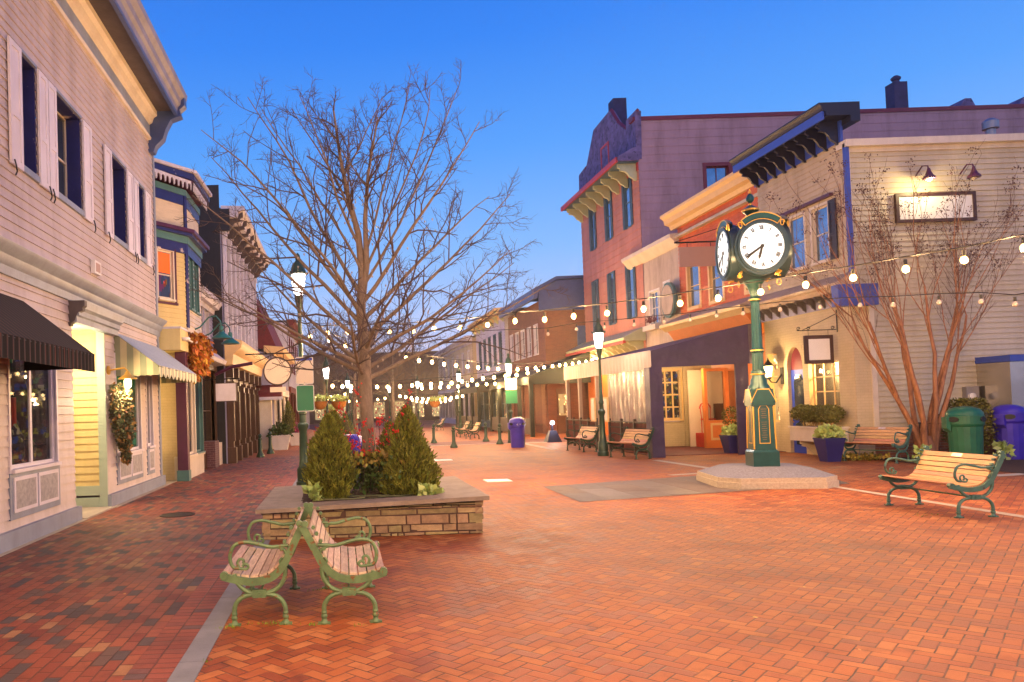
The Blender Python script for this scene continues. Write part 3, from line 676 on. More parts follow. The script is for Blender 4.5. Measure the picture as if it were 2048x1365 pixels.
b = MB(Ts); b.box(.92+.055, 1.02, .0, .05, 4.62, 6.05); b.box(.24, 1.05, .0, .06, 4.58, 4.64); b.build('window_surround', m['plum_paint'], Bh)
for (a, c) in ((.3, .8), (1.0, 1.6)): window(Tm, Bh, a, c, 4.6, 6.0, m['teal_paint'], m['dark_glass'], depth=.06, cas=.05, grid=(1, 2))
b = MB(Ts); b.box(LS-.06, LS+.03, -.02, .05, 4.0, 7.6); b.build('corner_post', m['navy_paint'], Bh)
bandm('frieze', 6.0, 6.27, .05, m['navy_paint']); bandm('frieze_upper', 6.27, 6.46, .09, m['teal_paint']); bandm('mid_cornice', 6.46, 6.54, .22, m['navy_paint']); bandm('mid_cornice_edge', 6.54, 6.63, .30, m['plum_paint'])
bandm('shingle_panel', 6.63, 7.30, .0, m['cream_shingle']); bandm('panel_band', 7.30, 7.56, .03, m['navy_paint']); bandm('panel_band_upper', 7.56, 7.72, .06, m['teal_paint'])
bandm('top_cornice', 7.95, 8.12, .34, m['navy_paint']); bandm('roof_edge', 8.12, 8.2, .42, m['lavender_white']); bandm('top_soffit', 7.90, 7.95, .27, m['plum_paint'])
for Tq, Lq in ((Ts, LS), (Tm, 1.95)):
    b = MB(Tq); n = int(Lq/.155)
    for i in range(n):
        u = Lq*(i+.5)/n; P = [(u-.078, 7.92), (u+.078, 7.92)] + [(u+.078-.156*t, 7.92-.16-.08*abs(2*t-1)**1.5+.0) for t in (0, .12)] + [(u+.05*cos(a), 7.80+.05*sin(a)) for a in [pi*k/6 for k in range(7)]] + [(u-.078+.156*t, 7.76-.08*abs(2*t-1)**1.5) for t in (.12, 0)]
        k = len(P); q = b.pts([(p[0], .24, p[1]) for p in P] + [(p[0], .27, p[1]) for p in P]); b.F.append(tuple(q+j for j in range(k))); b.F.append(tuple(q+k+j for j in reversed(range(k))))
        for j in range(k): j2 = (j+1) % k; b.F.append((q+j, q+j2, q+k+j2, q+k+j))
    b.build('scallop_trim', m['lavender_white'], Bh, smooth=0)
body(Bh, m['cream_yellow'], [(-16, -4.7, 18.7, 22.4, 3.6, 8.1)])
b = MB(); b.prism([P0, P1, P2, P3, (-5.2, 22.4), (-5.2, 18.72)], 3.9, 4.02, ax=2); b.build('bay_floor', m['cream_yellow'], Bh, smooth=0)
b = MB(); b.box(-4.6, -3.95, 18.72, 19.7, 3.35, 3.88); b.build('sign_fascia', m['cream_yellow'], Bh)
b = MB(); b.box(-4.62, -3.93, 18.7, 19.72, 3.88, 3.93); b.build('fascia_cap', m['lavender_white'], Bh)
# ground floor: brick pier, door, plum column, shop bay
b = MB(FF(19.75)); b.box(-4.75, -4.27, -.3, 0, 0, 3.35); b.build('pier', m['brick_cream'], Bh, smooth=0)
b = MB(FF(19.4)); b.box(-4.25, -3.98, -.25, 0, .28, 3.35); b.build('column', m['plum_paint'], Bh); b = MB(FF(19.4)); b.box(-4.27, -3.96, -.27, .02, 0, .28); b.build('column_base', m['teal_paint'], Bh)
b = MB(); b.box(-4.9, -4.8, 18.72, 19.75, 0, 3.3); b.build('entry_wall', m['lit_plain'], Bh); 
b = MB(); b.box(-4.82, -4.74, 19.0, 19.1, 0, 3.3); b.box(-4.82, -4.72, 18.9, 19.6, 0, .7); b.build('entry_door', m['dark_brown_wood'], Bh)
T4 = FL(-4.1)
b = MB(T4); b.box(19.7, 22.2, -.3, .02, 0, .58); b.box(19.68, 22.22, -.3, .06, .55, .62); b.build('bulkhead', m['cream_paint'], Bh)
f = window(T4, Bh, 19.75, 21.0, .64, 2.95, m['cream_paint'], m['shop_glass'], depth=.08, cas=.05, grid=(1, 1), name='shop_window'); g = MB(T4); g.box(19.7, 22.1, -.8, -.7, .5, 3.0); g.build('display', m['goods_mixed'], f)
window(T4, Bh, 21.1, 22.15, .64, 2.95, m['teal_paint'], m['dark_glass'], depth=.08, cas=.04, grid=(1, 1), name='shop_window')
b = MB(T4); b.box(19.6, 22.3, -.5, .05, 3.0, 3.1); lapwall(b, 19.6, 22.3, 3.1, 3.9, (), .12); b.box(19.6, 22.3, -.5, .18, 3.9, 4.0); b.build('shop_fascia', m['cream_paint'], Bh, smooth=0)
b = MB(); b.lathe([(.0, 0), (.10, .01), (.12, .05), (.10, .09), (0, .10)], (0, 0), 14); vv = list(b.V); b.V = []; b.F2 = list(b.F); b.F = []
for yy in (18.95, 19.95):
    k = len(b.V); b.V += [(-3.86+v[0], yy+v[1], 3.58+v[2]) for v in vv]; b.F += [tuple(i+k for i in f_) for f_ in b.F2]
b.tube([(-3.86, 18.95, 3.63), (-3.86, 19.95, 3.63)], .025, 6); b.tube([(-3.95, 19.4, 3.63), (-3.86, 19.4, 3.63)], .02, 6)
tag(b.build('spot_light_bar', m['sign_white']), 'white twin spotlight bar on the yellow sign fascia', 'light')
b = MB()
def fo():
    t = rng.random(); y = 19.75+2.0*t; z = 3.95-.45*abs(sin(t*7))-.9*rng.random()**2*(1-t*.4); return Vector((-3.88+rng.gauss(0, .09), y, z)), Vector((.6, 0, -.6))
leaves(b, 1500, fo, .16, -.8); tag(b.build('autumn_garland', m['autumn'], smooth=0, fix=False), 'orange and green autumn garland draped over the shop fascia', 'garland')
for yy, lb in ((20.9, 'nearer teal gooseneck sign lamp above the autumn garland'), (22.6, 'farther teal gooseneck sign lamp above the autumn garland')):
    L = thing('gooseneck_lamp', lb, 'lamp', (-4.0, yy, 3.8), group='gooseneck lamps')
    b = MB(); b.tube([(-4.1, yy, 4.05), (-3.85, yy, 4.15), (-3.6, yy, 4.42), (-3.4, yy, 4.45), (-3.28, yy, 4.3), (-3.26, yy, 4.1)], .022, 7); b.build('arm', m['teal_enamel'], L)
    b = MB(); b.lathe([(.06, 4.16), (.07, 4.0), (.10, 3.97), (.27, 3.84), (.28, 3.81), (.25, 3.81)], (-3.26, yy), 20); b.build('shade', m['teal_enamel'], L)
# ================================================================ low shop, dark house, mansard house, farther left houses
def simple_house(name, label, side, X, y0, y1, z1, wallm, lap, rows, cornice, winm, framem, shopz=3.2, shop='goods_mixed', depth=12, front=True, brackets=0, bm=None, shopfront=None, flatw=False, shut=None, z0=0):
    """street house; rows = list of (zlo, zhi, [(u0,u1)...])"""
    H_ = thing(name, label, 'house', (X, (y0+y1)/2, 0)); T = FL(X) if side == 'L' else FR(X)
    ops = [(a, c, zl, zh) for zl, zh, us in rows for a, c in us]
    b = MB(T)
    if flatw: flat(b, y0, y1, shopz, z1, ops)
    else: lapwall(b, y0, y1, shopz, z1, ops, lap)
    b.build('wall', wallm, H_, smooth=0)
    s = -1 if side == 'L' else 1
    xa, xb = sorted((X+s*.02, X+s*depth)); b = MB(FF(y0))
    b.box(xa, xb, -.1, .0, z0, z1+.1)
    if not flatw: lapwall(b, xa, xb, z0, z1, (), lap, w0=.001)
    b.build('side_wall', wallm, H_, smooth=0)
    b = MB(); b.box(xa, xb, y0, y1, z1+.0, z1+.12); b.box(xa, xb, y1-.1, y1, 0, z1); b.build('roof', m['roof_dark'], H_, smooth=0)
    for (a, c, zl, zh) in ops:
        window(T, H_, a, c, zl, zh, framem, winm, depth=.09, cas=.06, grid=(1, 2))
        if shut: w_ = (c-a)*.42; shutter(T, H_, a-.07-w_, a-.07, zl, zh, shut); shutter(T, H_, c+.07, c+.07+w_, zl, zh, shut)
    if cornice:
        ch, cw, cm = cornice
        prof(T, y0-.05, y1+.05, [(0, z1-ch), (.08, z1-ch), (.1, z1-ch*.5), (cw*.7, z1-ch*.45), (cw*.75, z1-.08), (cw, z1+.02), (cw, z1+.14), (0, z1+.18)]).build('cornice', cm, H_)
        for i in range(brackets):
            u = y0+.2+(y1-y0-.4)*i/(brackets-1); bracket(T, H_, u, cw*.9, z1-.02, ch*1.5, .12, bm or cm)
    if shop:
        n = max(1, int((y1-y0)/2.4)); 
        b = MB(T); b.box(y0, y1, -.3, .04, 0, .5)
        for i in range(n+1): u = y0+(y1-y0)*i/n; b.box(max(y0, u-.14), min(y1, u+.14), -.3, .07, .5, shopz-.35)
        b.box(y0, y1, -.3, .12, shopz-.35, shopz); b.build('shopfront', shopfront or framem, H_)
        for i in range(n):
            a = y0+(y1-y0)*i/n+.14; c = y0+(y1-y0)*(i+1)/n-.14
            b = MB(T); b.box(a, c, -.5, -.42, .5, shopz-.35); d = b.build('display', m[shop], H_)
            window(T, H_, a, c, .52, shopz-.37, shopfront or framem, m['shop_glass'], depth=.12, cas=0, grid=(2, 2), name='shop_window')
    return H_
# low lavender shop
H1 = simple_house('low_shop', 'low lavender clapboard shop between the yellow bay house and the black walled house', 'L', -4.3, 22.4, 25.7, 5.4, m['lavender_siding'], .12, [(4.25, 5.1, [(23.0, 23.7), (24.1, 24.8)])], (.3, .35, m['lavender_white']), m['sky_glass'], m['lavender_white'], 3.5, 'goods_warm', 10, shopfront=m['dark_brown_wood'])
T1 = FL(-4.3); prof(T1, 22.2, 25.4, [(0, 3.3), (.45, 3.36), (.5, 3.48), (.05, 3.85), (0, 3.85)]).build('pent_roof', m['lavender_white'], H1)
b = MB(T1); b.box(23.7, 24.5, -.1, .3, 0, .85); b.build('brick_pier', m['brick_purple'], H1, smooth=0)
b = MB(T1); b.box(24.5, 25.7, -.1, .22, 0, .75); b.build('white_brick_pier', m['cream_paint'], H1, smooth=0)
# dark walled house with tall brown shopfront
XD = -3.9; TD = FL(XD)
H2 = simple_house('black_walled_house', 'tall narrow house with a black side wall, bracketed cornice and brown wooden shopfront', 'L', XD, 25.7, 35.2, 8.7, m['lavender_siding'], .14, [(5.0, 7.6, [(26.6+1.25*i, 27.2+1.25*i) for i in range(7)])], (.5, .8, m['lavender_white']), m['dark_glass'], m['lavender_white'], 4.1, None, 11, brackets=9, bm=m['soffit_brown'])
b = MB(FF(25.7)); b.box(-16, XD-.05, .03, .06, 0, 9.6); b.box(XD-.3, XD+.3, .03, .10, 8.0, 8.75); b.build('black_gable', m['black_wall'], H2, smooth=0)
for i in range(9): u = 25.85+1.15*i; b = MB(TD); b.box(u-.09, u+.09, 0, .12, 4.3, 7.8); b.box(u-.13, u+.13, 0, .16, 7.8, 8.0); b.build('pilaster', m['lavender_white'], H2)
prof(TD, 25.6, 35.3, [(0, 3.35), (.25, 3.4), (.3, 3.75), (.55, 3.95), (.6, 4.1), (.6, 4.2), (0, 4.35)]).build('shop_cornice', m['pale_yellow_trim'], H2)
for i, u in enumerate((25.9, 27.3, 29.0, 30.4, 32.2, 33.8, 35.0)):
    b = MB(TD); b.box(u-.17, u+.17, -.05, .28, 0, .55); b.box(u-.12, u+.12, -.05, .2, .55, 2.7); b.box(u-.17, u+.17, -.05, .28, 2.7, 2.82); b.box(u-.11, u-.05, .2, .24, .75, 2.5); b.box(u+.05, u+.11, .2, .24, .75, 2.5); b.box(u-.13, u+.13, -.05, .24, 2.95, 3.35)
    b.build('shop_column', m['dark_brown_wood'], H2)
for i, (a, c) in enumerate(((26.07, 27.13), (27.47, 28.83), (29.17, 30.23), (30.57, 32.03), (32.37, 33.63), (33.97, 34.83))):
    b = MB(TD); b.box(a, c, -.4, .05, 0, .55); b.box(a, c, -.4, .0, 2.75, 3.35); b.build('stall_riser', m['dark_brown_wood'], H2)
    b = MB(TD); b.box(a, c, -.7, -.65, .5, 2.8); b.build('display', m['goods_cool' if i in (1, 3) else 'goods_mixed'], H2)
    window(TD, H2, a, c, .57, 2.74, m['dark_brown_wood'], m['shop_glass'], depth=.14, cas=0, grid=(1, 2), name='shop_window')
# mansard house
XM = -3.1
H3 = simple_house('mansard_house', 'white sided shop with dark red mansard roof and small red awning', 'L', XM, 35.2, 44, 4.6, m['lavender_siding'], .13, [(3.3, 4.2, [(37, 38)])], (.25, .4, m['pale_yellow_trim']), m['dark_glass'], m['lavender_white'], 2.9, 'goods_cool', 10, shopfront=m['cream_paint'])
b = MB(); n = b.pts([(-13, 35.1, 4.7), (XM+.2, 35.1, 4.7), (XM+.2, 44.1, 4.7), (-13, 44.1, 4.7), (-12, 36.0, 7.6), (XM-1.0, 36.0, 7.6), (XM-1.0, 43.2, 7.6), (-12, 43.2, 7.6)])
b.F += [tuple(n+i for i in f_) for f_ in ((0, 1, 5, 4), (1, 2, 6, 5), (2, 3, 7, 6), (3, 0, 4, 7), (4, 5, 6, 7), (0, 3, 2, 1))]; b.build('mansard_roof', m['red_roof'], H3, smooth=0)
prof(FL(XM), 35.0, 44.2, [(-.4, 4.5), (.5, 4.5), (.55, 4.75), (-.4, 4.85)]).build('eave', m['pale_yellow_trim'], H3)
prof(FF(35.2), -4.4, XM+.4, [(0, 2.35), (.8, 2.38), (.8, 2.48), (.05, 3.0), (0, 3.0)]).build('awning', m['red_roof'], H3)
prof(FF(35.2), -4.45, XM+.45, [(.74, 2.28), (.84, 2.28), (.84, 2.42), (.74, 2.42)]).build('gutter', m['lavender_white'], H3)
b = MB(FF(35.2)); b.box(-4.35, -4.3, .01, .06, .5, 2.3); b.box(-3.75, -3.2, .0, .5, 0, 2.36); b.build('pillar', m['cream_paint'], H3)
b = MB(FF(35.2)); b.box(-4.3, -3.78, .01, .04, .7, 2.25); b.build('side_window', m['goods_cool'], H3)
cols = [('grey sided house with red door canopy, fourth beyond the mansard roof on the left side', -3.3, 44, 55, 7.2, 'lavender_white', 'roof_dark'), ('brick house at the far end of the left side of the street', -3.4, 55, 70, 6.2, 'brick_house', 'roof_dark')]
H5 = simple_house('far_house', 'pale two storey house beyond the mansard roofed shop on the left', 'L', -3.0, 44.2, 55, 7.0, m['lavender_white'], .16, [(4.2, 6.2, [(45.2+2*i, 46.1+2*i) for i in range(5)])], (.4, .5, m['red_roof']), m['dark_glass'], m['red_roof'], 3.2, 'goods_warm', 10)
H6 = simple_house('far_house', 'low brick house farthest down the left side of the street', 'L', -3.2, 55.2, 75, 5.6, m['brick_house'], .16, [(3.9, 5.1, [(56.5+3*i, 57.5+3*i) for i in range(6)])], (.4, .5, m['lavender_white']), m['dark_glass'], m['lavender_white'], 3.2, 'goods_warm', 10, flatw=True)
# ================================================================ RIGHT: cream corner house
XR = 13.35; T = FR(XR)
C = thing('corner_house', 'cream clapboard corner house with blue bracketed cornice and blue door, nearest on the right', 'house', (XR, 21, 0))
Y0, Y1 = 19.45, 23.45
b = MB(T); lapwall(b, Y0, Y1, 4.5, 8.4, [(20.15, 20.85, 5.35, 6.85), (21.2, 22.0, 5.35, 6.85), (22.5, 23.2, 5.35, 6.85)], .15); b.build('upper_wall', m['tan_siding'], C, smooth=0)
ops = [(20.05, 21.35, .95, 2.6), (21.6, 22.35, 0, 3.15), (22.85, 23.35, .9, 3.0)]
b = MB(T); flat(b, Y0, Y1, 0, 4.1, ops)
b.build('brick_wall', m['brick_cream'], C, smooth=0)
b = MB(FF(Y0)); b.box(XR+.001, XR+.42, -.25, .03, 0, 4.1); b.build('brick_return', m['brick_cream'], C, smooth=0)
b = MB(FF(Y0)); lapwall(b, XR+.42, 34, .62, 4.5, (), .14, d=.03); lapwall(b, XR+.12, 34, 4.5, 8.1, (), .14, d=.03); b.build('side_siding', m['tan_side_siding'], C, smooth=0)
b = MB(FF(Y0)); b.box(XR+.42, 34, -.1, .035, 0, .62); b.build('foundation', m['brick_red'], C, smooth=0)
b = MB(FF(Y0)); b.box(XR+.42, XR+.55, .03, .06, .5, 4.12); b.box(XR, XR+.14, .03, .05, 4.5, 8.1); b.box(XR-.05, 34, -.2, .22, 8.1, 8.28); b.box(XR, 34, .0, .06, 7.98, 8.1); b.build('side_trim', m['cream_paint'], C)
b = MB(FF(Y0)); b.box(XR-.05, XR+.06, .05, .14, 4.3, 8.2); b.build('downpipe', m['blue_trim'], C)
body(C, m['tan_side_siding'], [(XR+.05, 34, Y0+.02, 30, 8.05, 8.15), (XR+.5, XR+.6, Y0+.1, Y1+6, 0, 8)], 'roof')
# top cornice
prof(T, Y0-.35, Y1+.12, [(0, 8.86), (.62, 8.86), (.64, 8.98), (.72, 9.02), (.74, 9.10), (.80, 9.16), (.80, 9.2), (-.25, 9.2), (-.25, 8.7), (0, 8.7)]).build('cornice', m['black_blue'], C)
prof(T, Y0-.3, Y1+.1, [(.645, 8.78), (.70, 8.78), (.70, 9.0), (.645, 9.0)]).build('cornice_fascia', m['blue_trim'], C)
b = MB(T); b.box(Y0, Y1+.1, -.02, .05, 8.3, 8.85); b.build('cornice_frieze', m['blue_trim'], C)
for i in range(9): bracket(T, C, Y0+.12+i*.47, .60, 8.86, .62, .07, m['black_blue'])
# middle cornice
b = MB(T); b.box(Y0-.1, Y1+.5, -.02, .06, 4.02, 4.36); b.build('mid_frieze', m['lavender_siding'], C)
prof(T, Y0-.25, Y1+.7, [(0, 4.36), (.38, 4.36), (.42, 4.46), (.52, 4.5), (.54, 4.56), (.05, 4.85), (0, 4.85)]).build('mid_cornice', m['fascia_canvas'], C)
for i in range(11): bracket(T, C, Y0+.1+i*.42, .36, 4.36, .34, .06, m['soffit_brown'], name='mid_bracket')
b = MB(T); b.box(Y0-.32, Y0-.04, -.5, .52, 3.95, 4.5); b.build('cornice_end', m['blue_trim'], C)
for (a, c) in ((20.15, 20.85), (21.2, 22.0), (22.5, 23.2)): window(T, C, a, c, 5.35, 6.85, m['cream_paint'], m['sky_glass'], depth=.07, cas=.07, grid=(1, 2))
shutter(T, C, 19.78, 20.07, 5.3, 6.9, m['black_blue'])
b = MB(T); b.box(19.9, 23.4, 0, .12, 7.0, 7.08); b.build('head_mould', m['plum_paint'], C)
f = window(T, C, 20.05, 21.35, .95, 2.6, m['pale_yellow_trim'], m['shop_glass'], depth=.16, cas=0, grid=(3, 4), name='shop_window'); g = MB(T); g.box(19.9, 21.5, -.9, -.85, .7, 2.9); g.build('display', m['goods_warm'], f)
spot('window_light', (XR+.45, 20.7, 2.4), 40, (1, .72, .34), .08, f)
b = MB(); b.lathe([(.1, 1.0), (.22, 1.15), (.2, 1.6), (.1, 1.85), (.05, 1.95), (.09, 2.05), (.0, 2.15)], (XR+.6, 20.5), 12); b.build('red_dress', m['berry'], f)
window(T, C, 22.85, 23.35, .9, 3.0, m['pale_yellow_trim'], m['goods_warm'], depth=.15, cas=0, grid=(1, 3), name='side_window')
# arched door
arch = [(21.98+.375*cos(a), 2.5+.62*sin(a)) for a in [pi*k/12 for k in range(13)]]
b = MB(T)
for (p, q) in zip(arch, arch[1:]): b.face((p[0], 0.002, p[1]), (q[0], 0.002, q[1]), (q[0], 0.002, 3.16), (p[0], .002, 3.16)); b.face((p[0], 0.002, p[1]), (q[0], .002, q[1]), (q[0], -.13, q[1]), (p[0], -.13, p[1]))
b.face((21.605, 0, 0), (21.605, -.13, 0), (21.605, -.13, 2.5), (21.605, 0, 2.5)); b.face((22.355, 0, 0), (22.355, -.13, 0), (22.355, -.13, 2.5), (22.355, 0, 2.5)); b.build('door_arch', m['brick_cream'], C, smooth=0)
b = MB(T); b.box(21.6, 22.36, -.16, -.11, 2.45, 3.15); b.build('fanlight', m['maroon'], C)
b = MB(T); b.box(21.6, 22.36, -.17, -.10, 0, 2.45); d = b.build('door', m['door_blue'], C)
b = MB(T); b.prism([(21.75, 1.1), (22.2, 1.1), (22.2, 2.1), (22.1, 2.3), (21.85, 2.3), (21.75, 2.1)], -.105, -.085); b.prism([(21.75, .25), (22.2, .25), (22.2, .85), (21.98, .95), (21.75, .85)], -.105, -.085)
b.build('door_glass', m['dark_glass'], d)
b = MB(T); b.tube([(22.28, -.08, 1.2), (22.28, -.03, 1.15), (22.28, -.03, .95), (22.28, -.08, .9)], .015, 6); b.build('handle', m['gold'], d)
# blank framed sign on scrolled bracket, lantern, window box
S = thing('hanging_sign', 'square blank white sign in dark frame hanging beside the lit window', 'sign', (12.8, 20.05, 2.5))
b = MB(FF(20.0)); b.box(12.43, 13.19, -.03, .03, 2.52, 3.28); fr = b.build('sign_frame', m['sign_frame'], S)
b = MB(FF(20.0)); b.box(12.53, 13.09, -.034, .034, 2.62, 3.18); b.build('sign_board', m['sign_white'], fr)
b = MB(FF(20.0)); b.tube([(12.25, 0, 3.42), (13.3, 0, 3.42)], .012, 6)
for cx in (12.28, 12.55, 13.2):
    b.tube([(cx+.01+.05*(1-t*.6)*cos(t*8), 0, 3.47+.05*(1-t*.6)*sin(t*8)) for t in [k/12 for k in range(13)]], .009, 5)
b.tube([(12.4, 0, 3.43), (12.8, 0, 3.6), (13.33, 0, 3.85)], .01, 5); b.tube([(13.33, 0, 3.35), (13.33, 0, 3.95)], .014, 6); b.tube([(12.55, 0, 3.42), (12.55, 0, 3.28)], .006, 4); b.tube([(13.08, 0, 3.42), (13.08, 0, 3.28)], .006, 4)
b.build('scroll_bracket', m['iron_black'], S)
L = thing('wall_lantern', 'black carriage lantern glowing by the blue door', 'lantern', (XR, 22.6, 2.1))
b = MB(); b.tube([(XR-.02, 22.6, 2.35), (XR-.2, 22.6, 2.1), (XR-.35, 22.6, 2.12), (XR-.42, 22.6, 2.22)], .02, 6); b.lathe([(.05, 2.2), (.09, 2.26), (.09, 2.28)], (XR-.42, 22.6), 8); b.lathe([(.15, 2.6), (.12, 2.66), (.05, 2.74), (.02, 2.8), (0, 2.88)], (XR-.42, 22.6), 8)
b.box(XR-.03, XR, 22.53, 22.67, 2.05, 2.55); b.build('lantern_frame', m['iron_black'], L)
b = MB(); b.lathe([(.08, 2.28), (.12, 2.6)], (XR-.42, 22.6), 8); b.build('lantern_glass', m['warm_glass'], L)
spot('lantern_light', (XR-.75, 22.5, 2.4), 22, (1, .66, .3), .06, L)
PB = thing('window_box', 'cream window box of clipped boxwood balls under the lit window', 'planter', (12.9, 20.6, .4))
b = MB(T); b.box(19.75, 21.5, .02, .52, .42, .80); b.box(19.72, 21.53, .0, .55, .78, .83); b.build('box', m['cream_paint'], PB)
for u in (20.0, 21.2): bracket(T, PB, u, .42, .42, .4, .05, m['cream_paint'])
b = MB(T); b.box(19.8, 21.45, .05, .49, .80, .832); b.build('soil', m['mulch'], PB)
b = MB()
for i in range(5):
    cy = 19.95+.33*i; cx = 13.05
    def fb():
        v = Vector((rng.gauss(0, 1), rng.gauss(0, 1), rng.gauss(0, 1))).normalized(); return Vector((cx, cy, 1.18)) + Vector((v.x*.26, v.y*.27, v.z*.22))*rng.uniform(.75, 1.05), v
    leaves(b, 1100, fb, .05, .2); b.lathe([(.0, .98), (.18, 1.05), (.21, 1.18), (.16, 1.32), (0, 1.38)], (cx, cy), 10)
b.build('boxwood', m['boxwood'], PB, smooth=0, fix=False)
b = MB()
for i in range(16): y = 19.9+i*.09; b.tube([(13.05+rng.gauss(0, .05), y, .82), (13.05+rng.gauss(0, .05), y+rng.gauss(0, .05), 1.05)], .012, 5)
b.build('stems', m['straw'], PB)
# blank billboard with two lamps on the side wall, meter, steel doors
TS = FF(Y0)
S = thing('wall_sign', 'long blank lit sign in brown frame high on the cream side wall', 'sign', (15.6, Y0, 6.1))
b = MB(TS); b.box(14.58, 16.66, .04, .12, 6.08, 6.16); b.box(14.58, 16.66, .04, .12, 6.76, 6.84); b.box(14.58, 14.66, .04, .12, 6.16, 6.76); b.box(16.58, 16.66, .04, .12, 6.16, 6.76); fr = b.build('sign_frame', m['sign_frame'], S)
b = MB(TS); b.box(14.66, 16.58, .04, .09, 6.16, 6.76); b.build('sign_board', m['sign_white'], fr)
for xx, lb, on in ((15.2, 'left bell shaped sign lamp, lit, above the long wall sign', 1), (16.35, 'right bell shaped sign lamp, unlit, above the long wall sign', 0)):
    L = thing('sign_lamp', lb, 'lamp', (xx, Y0, 7.2), group='bell shaped sign lamps')
    b = MB(); b.tube([(xx, Y0, 7.3), (xx, Y0-.25, 7.5), (xx, Y0-.42, 7.45), (xx, Y0-.45, 7.36)], .018, 6); b.lathe([(.03, 7.38), (.05, 7.3), (.09, 7.2), (.14, 7.15), (.15, 7.1), (.12, 7.1)], (xx, Y0-.45), 16); b.build('shade', m['plum_paint'], L)
    b = MB(); b.lathe([(.05, 7.13), (.07, 7.08), (.0, 7.03)], (xx, Y0-.45), 10); b.build('bulb', m['warm_glass' if on else 'bulb_off'], L)
    if on: spot('sign_lamp_light', (xx, Y0-.5, 6.98), 11, (1, .74, .34), .06, L)
b = MB(TS); b.box(16.1, 16.42, .02, .16, 1.25, 1.78); mm_ = b.build('electric_meter', m['grey_metal']); tag(mm_, 'grey electric meter box on the side wall behind the bins', 'meter')
dl = MB(); dl.lathe([(.09, 0), (.09, .05), (.05, .07), (0, .07)], (0, 0), 14); dl.V = [(16.22+v[0], Y0-.16-v[2], 1.52+v[1]) for v in dl.V]; dl.build('dial', m['white_paint'], mm_)
St = thing('steel_shelter', 'stainless steel double door enclosure with blue top against the side wall', 'enclosure', (17.8, Y0, 0))
b = MB(TS); b.box(16.5, 19.6, .02, 1.0, .05, 2.35); b.build('steel_box', m['steel'], St)
b = MB(TS); b.box(16.48, 19.62, .0, 1.04, 2.36, 2.52); b.build('top_rail', m['blue_trim'], St)
b = MB(TS)
for xx in (17.55, 18.6): b.box(xx-.025, xx+.025, 1.0, 1.03, .05, 2.35)
b.box(16.5, 19.6, 1.0, 1.02, .98, 1.02); b.build('door_seams', m['grey_metal'], St)
b = MB(TS); b.box(17.62, 17.68, 1.02, 1.08, 1.3, 1.6); b.build('handle', m['iron_black'], St)
b = MB(TS); b.box(13.95, 14.14, .03, .07, .70, .80); tag(b.build('vent_cover', m['white_paint']), 'small white vent cover low on the side wall behind the bench', 'vent')
b = MB(); b.tube([(14.55, Y0-.12, .72), (14.75, Y0-.14, .74), (14.78, Y0-.16, .9), (14.7, Y0-.18, .95)], .03, 6); b.lathe([(.10, .74), (.12, .80), (.12, .86), (.1, .9)], (14.86, Y0-.15), 10); tag(b.build('hose_bib', m['iron_black']), 'dark pipe standpipe poking out of the side wall above the bench', 'pipe')
# rooftop things behind
b = MB(); b.tube([(14.6, 22, 8.2), (15.0, 22, 8.35), (15.5, 22, 8.75), (15.75, 22, 8.9)], .05, 7); b.tube([(15.85, 22, 8.2), (15.85, 22, 8.85)], .16, 12); b.lathe([(.2, 8.85), (.2, 8.95), (.12, 9.05), (.03, 9.08)], (15.85, 22), 12); tag(b.build('roof_vent', m['grey_metal']), 'dark roof vent with a slanting pipe on the flat roof of the corner house', 'vent')
x, z = WY(1982, 275, 24); b = MB(); b.lathe([(.13, 8.1), (.13, z+.25), (.22, z+.27), (.22, z+.5), (.1, z+.6), (.02, z+.62)], (x, 24), 14); tag(b.build('vent_pipe', m['grey_metal']), 'tall capped metal vent pipe on the flat roof at the far right', 'vent')
# ================================================================ orange shop
XO = 13.6; T = FR(XO)
O = thing('orange_house', 'orange shingled shop house with pale yellow cornice behind the clock', 'house', (XO, 26.5, 0))
ops = [(23.9, 24.8, 5.2, 6.8), (26.3, 27.2, 5.2, 6.8), (28.0, 28.9, 5.2, 6.8)]
b = MB(T); lapwall(b, 23.5, 29.6, 4.5, 8.5, ops, .17); b.build('wall', m['orange_wall'], O, smooth=0)
b = MB(T); flat(b, 23.5, 29.6, 0, 4.5); b.build('lower_wall', m['orange_paint'], O, smooth=0)
body(O, m['orange_wall'], [(XO+.01, 25, 23.5, 23.6, 0, 8.9), (XO+.1, 25, 23.5, 29.6, 8.7, 8.8)])
b = MB(T); b.box(23.5, 24.3, -.02, .12, 4.6, 8.5); b.build('corner_post', m['orange_wall'], O)
prof(T, 23.4, 29.9, [(0, 8.45), (.15, 8.45), (.2, 8.6), (.38, 8.66), (.42, 8.85), (.55, 8.95), (.55, 9.05), (-.3, 9.1)]).build('cornice', m['pale_yellow_trim'], O)
for (a, c) in ((23.9, 24.8), (26.3, 27.2), (28.0, 28.9)): window(T, O, a, c, 5.2, 6.8, m['pale_yellow_trim'], m['sky_glass'], depth=.08, cas=.12, grid=(1, 2))
prof(T, 23.5, 29.4, [(0, 5.0), (.1, 4.98), (.95, 4.62), (.95, 4.58), (0, 4.6)]).build('pent_roof', m['fascia_canvas'], O)
prof(T, 23.5, 29.45, [(.0, 4.34), (.75, 4.34), (.85, 4.44), (.95, 4.5), (.97, 4.6), (0, 4.62)]).build('pent_cornice', m['pale_yellow_trim'], O)
prof(T, 23.6, 29.2, [(0, 3.7), (.35, 3.72), (.75, 4.335), (0, 4.335)]).build('cove', m['orange_paint'], O)
S = thing('long_sign', 'long blank pinkish sign board hanging from an iron bar in front of the orange wall', 'sign', (12.9, 22.8, 6))
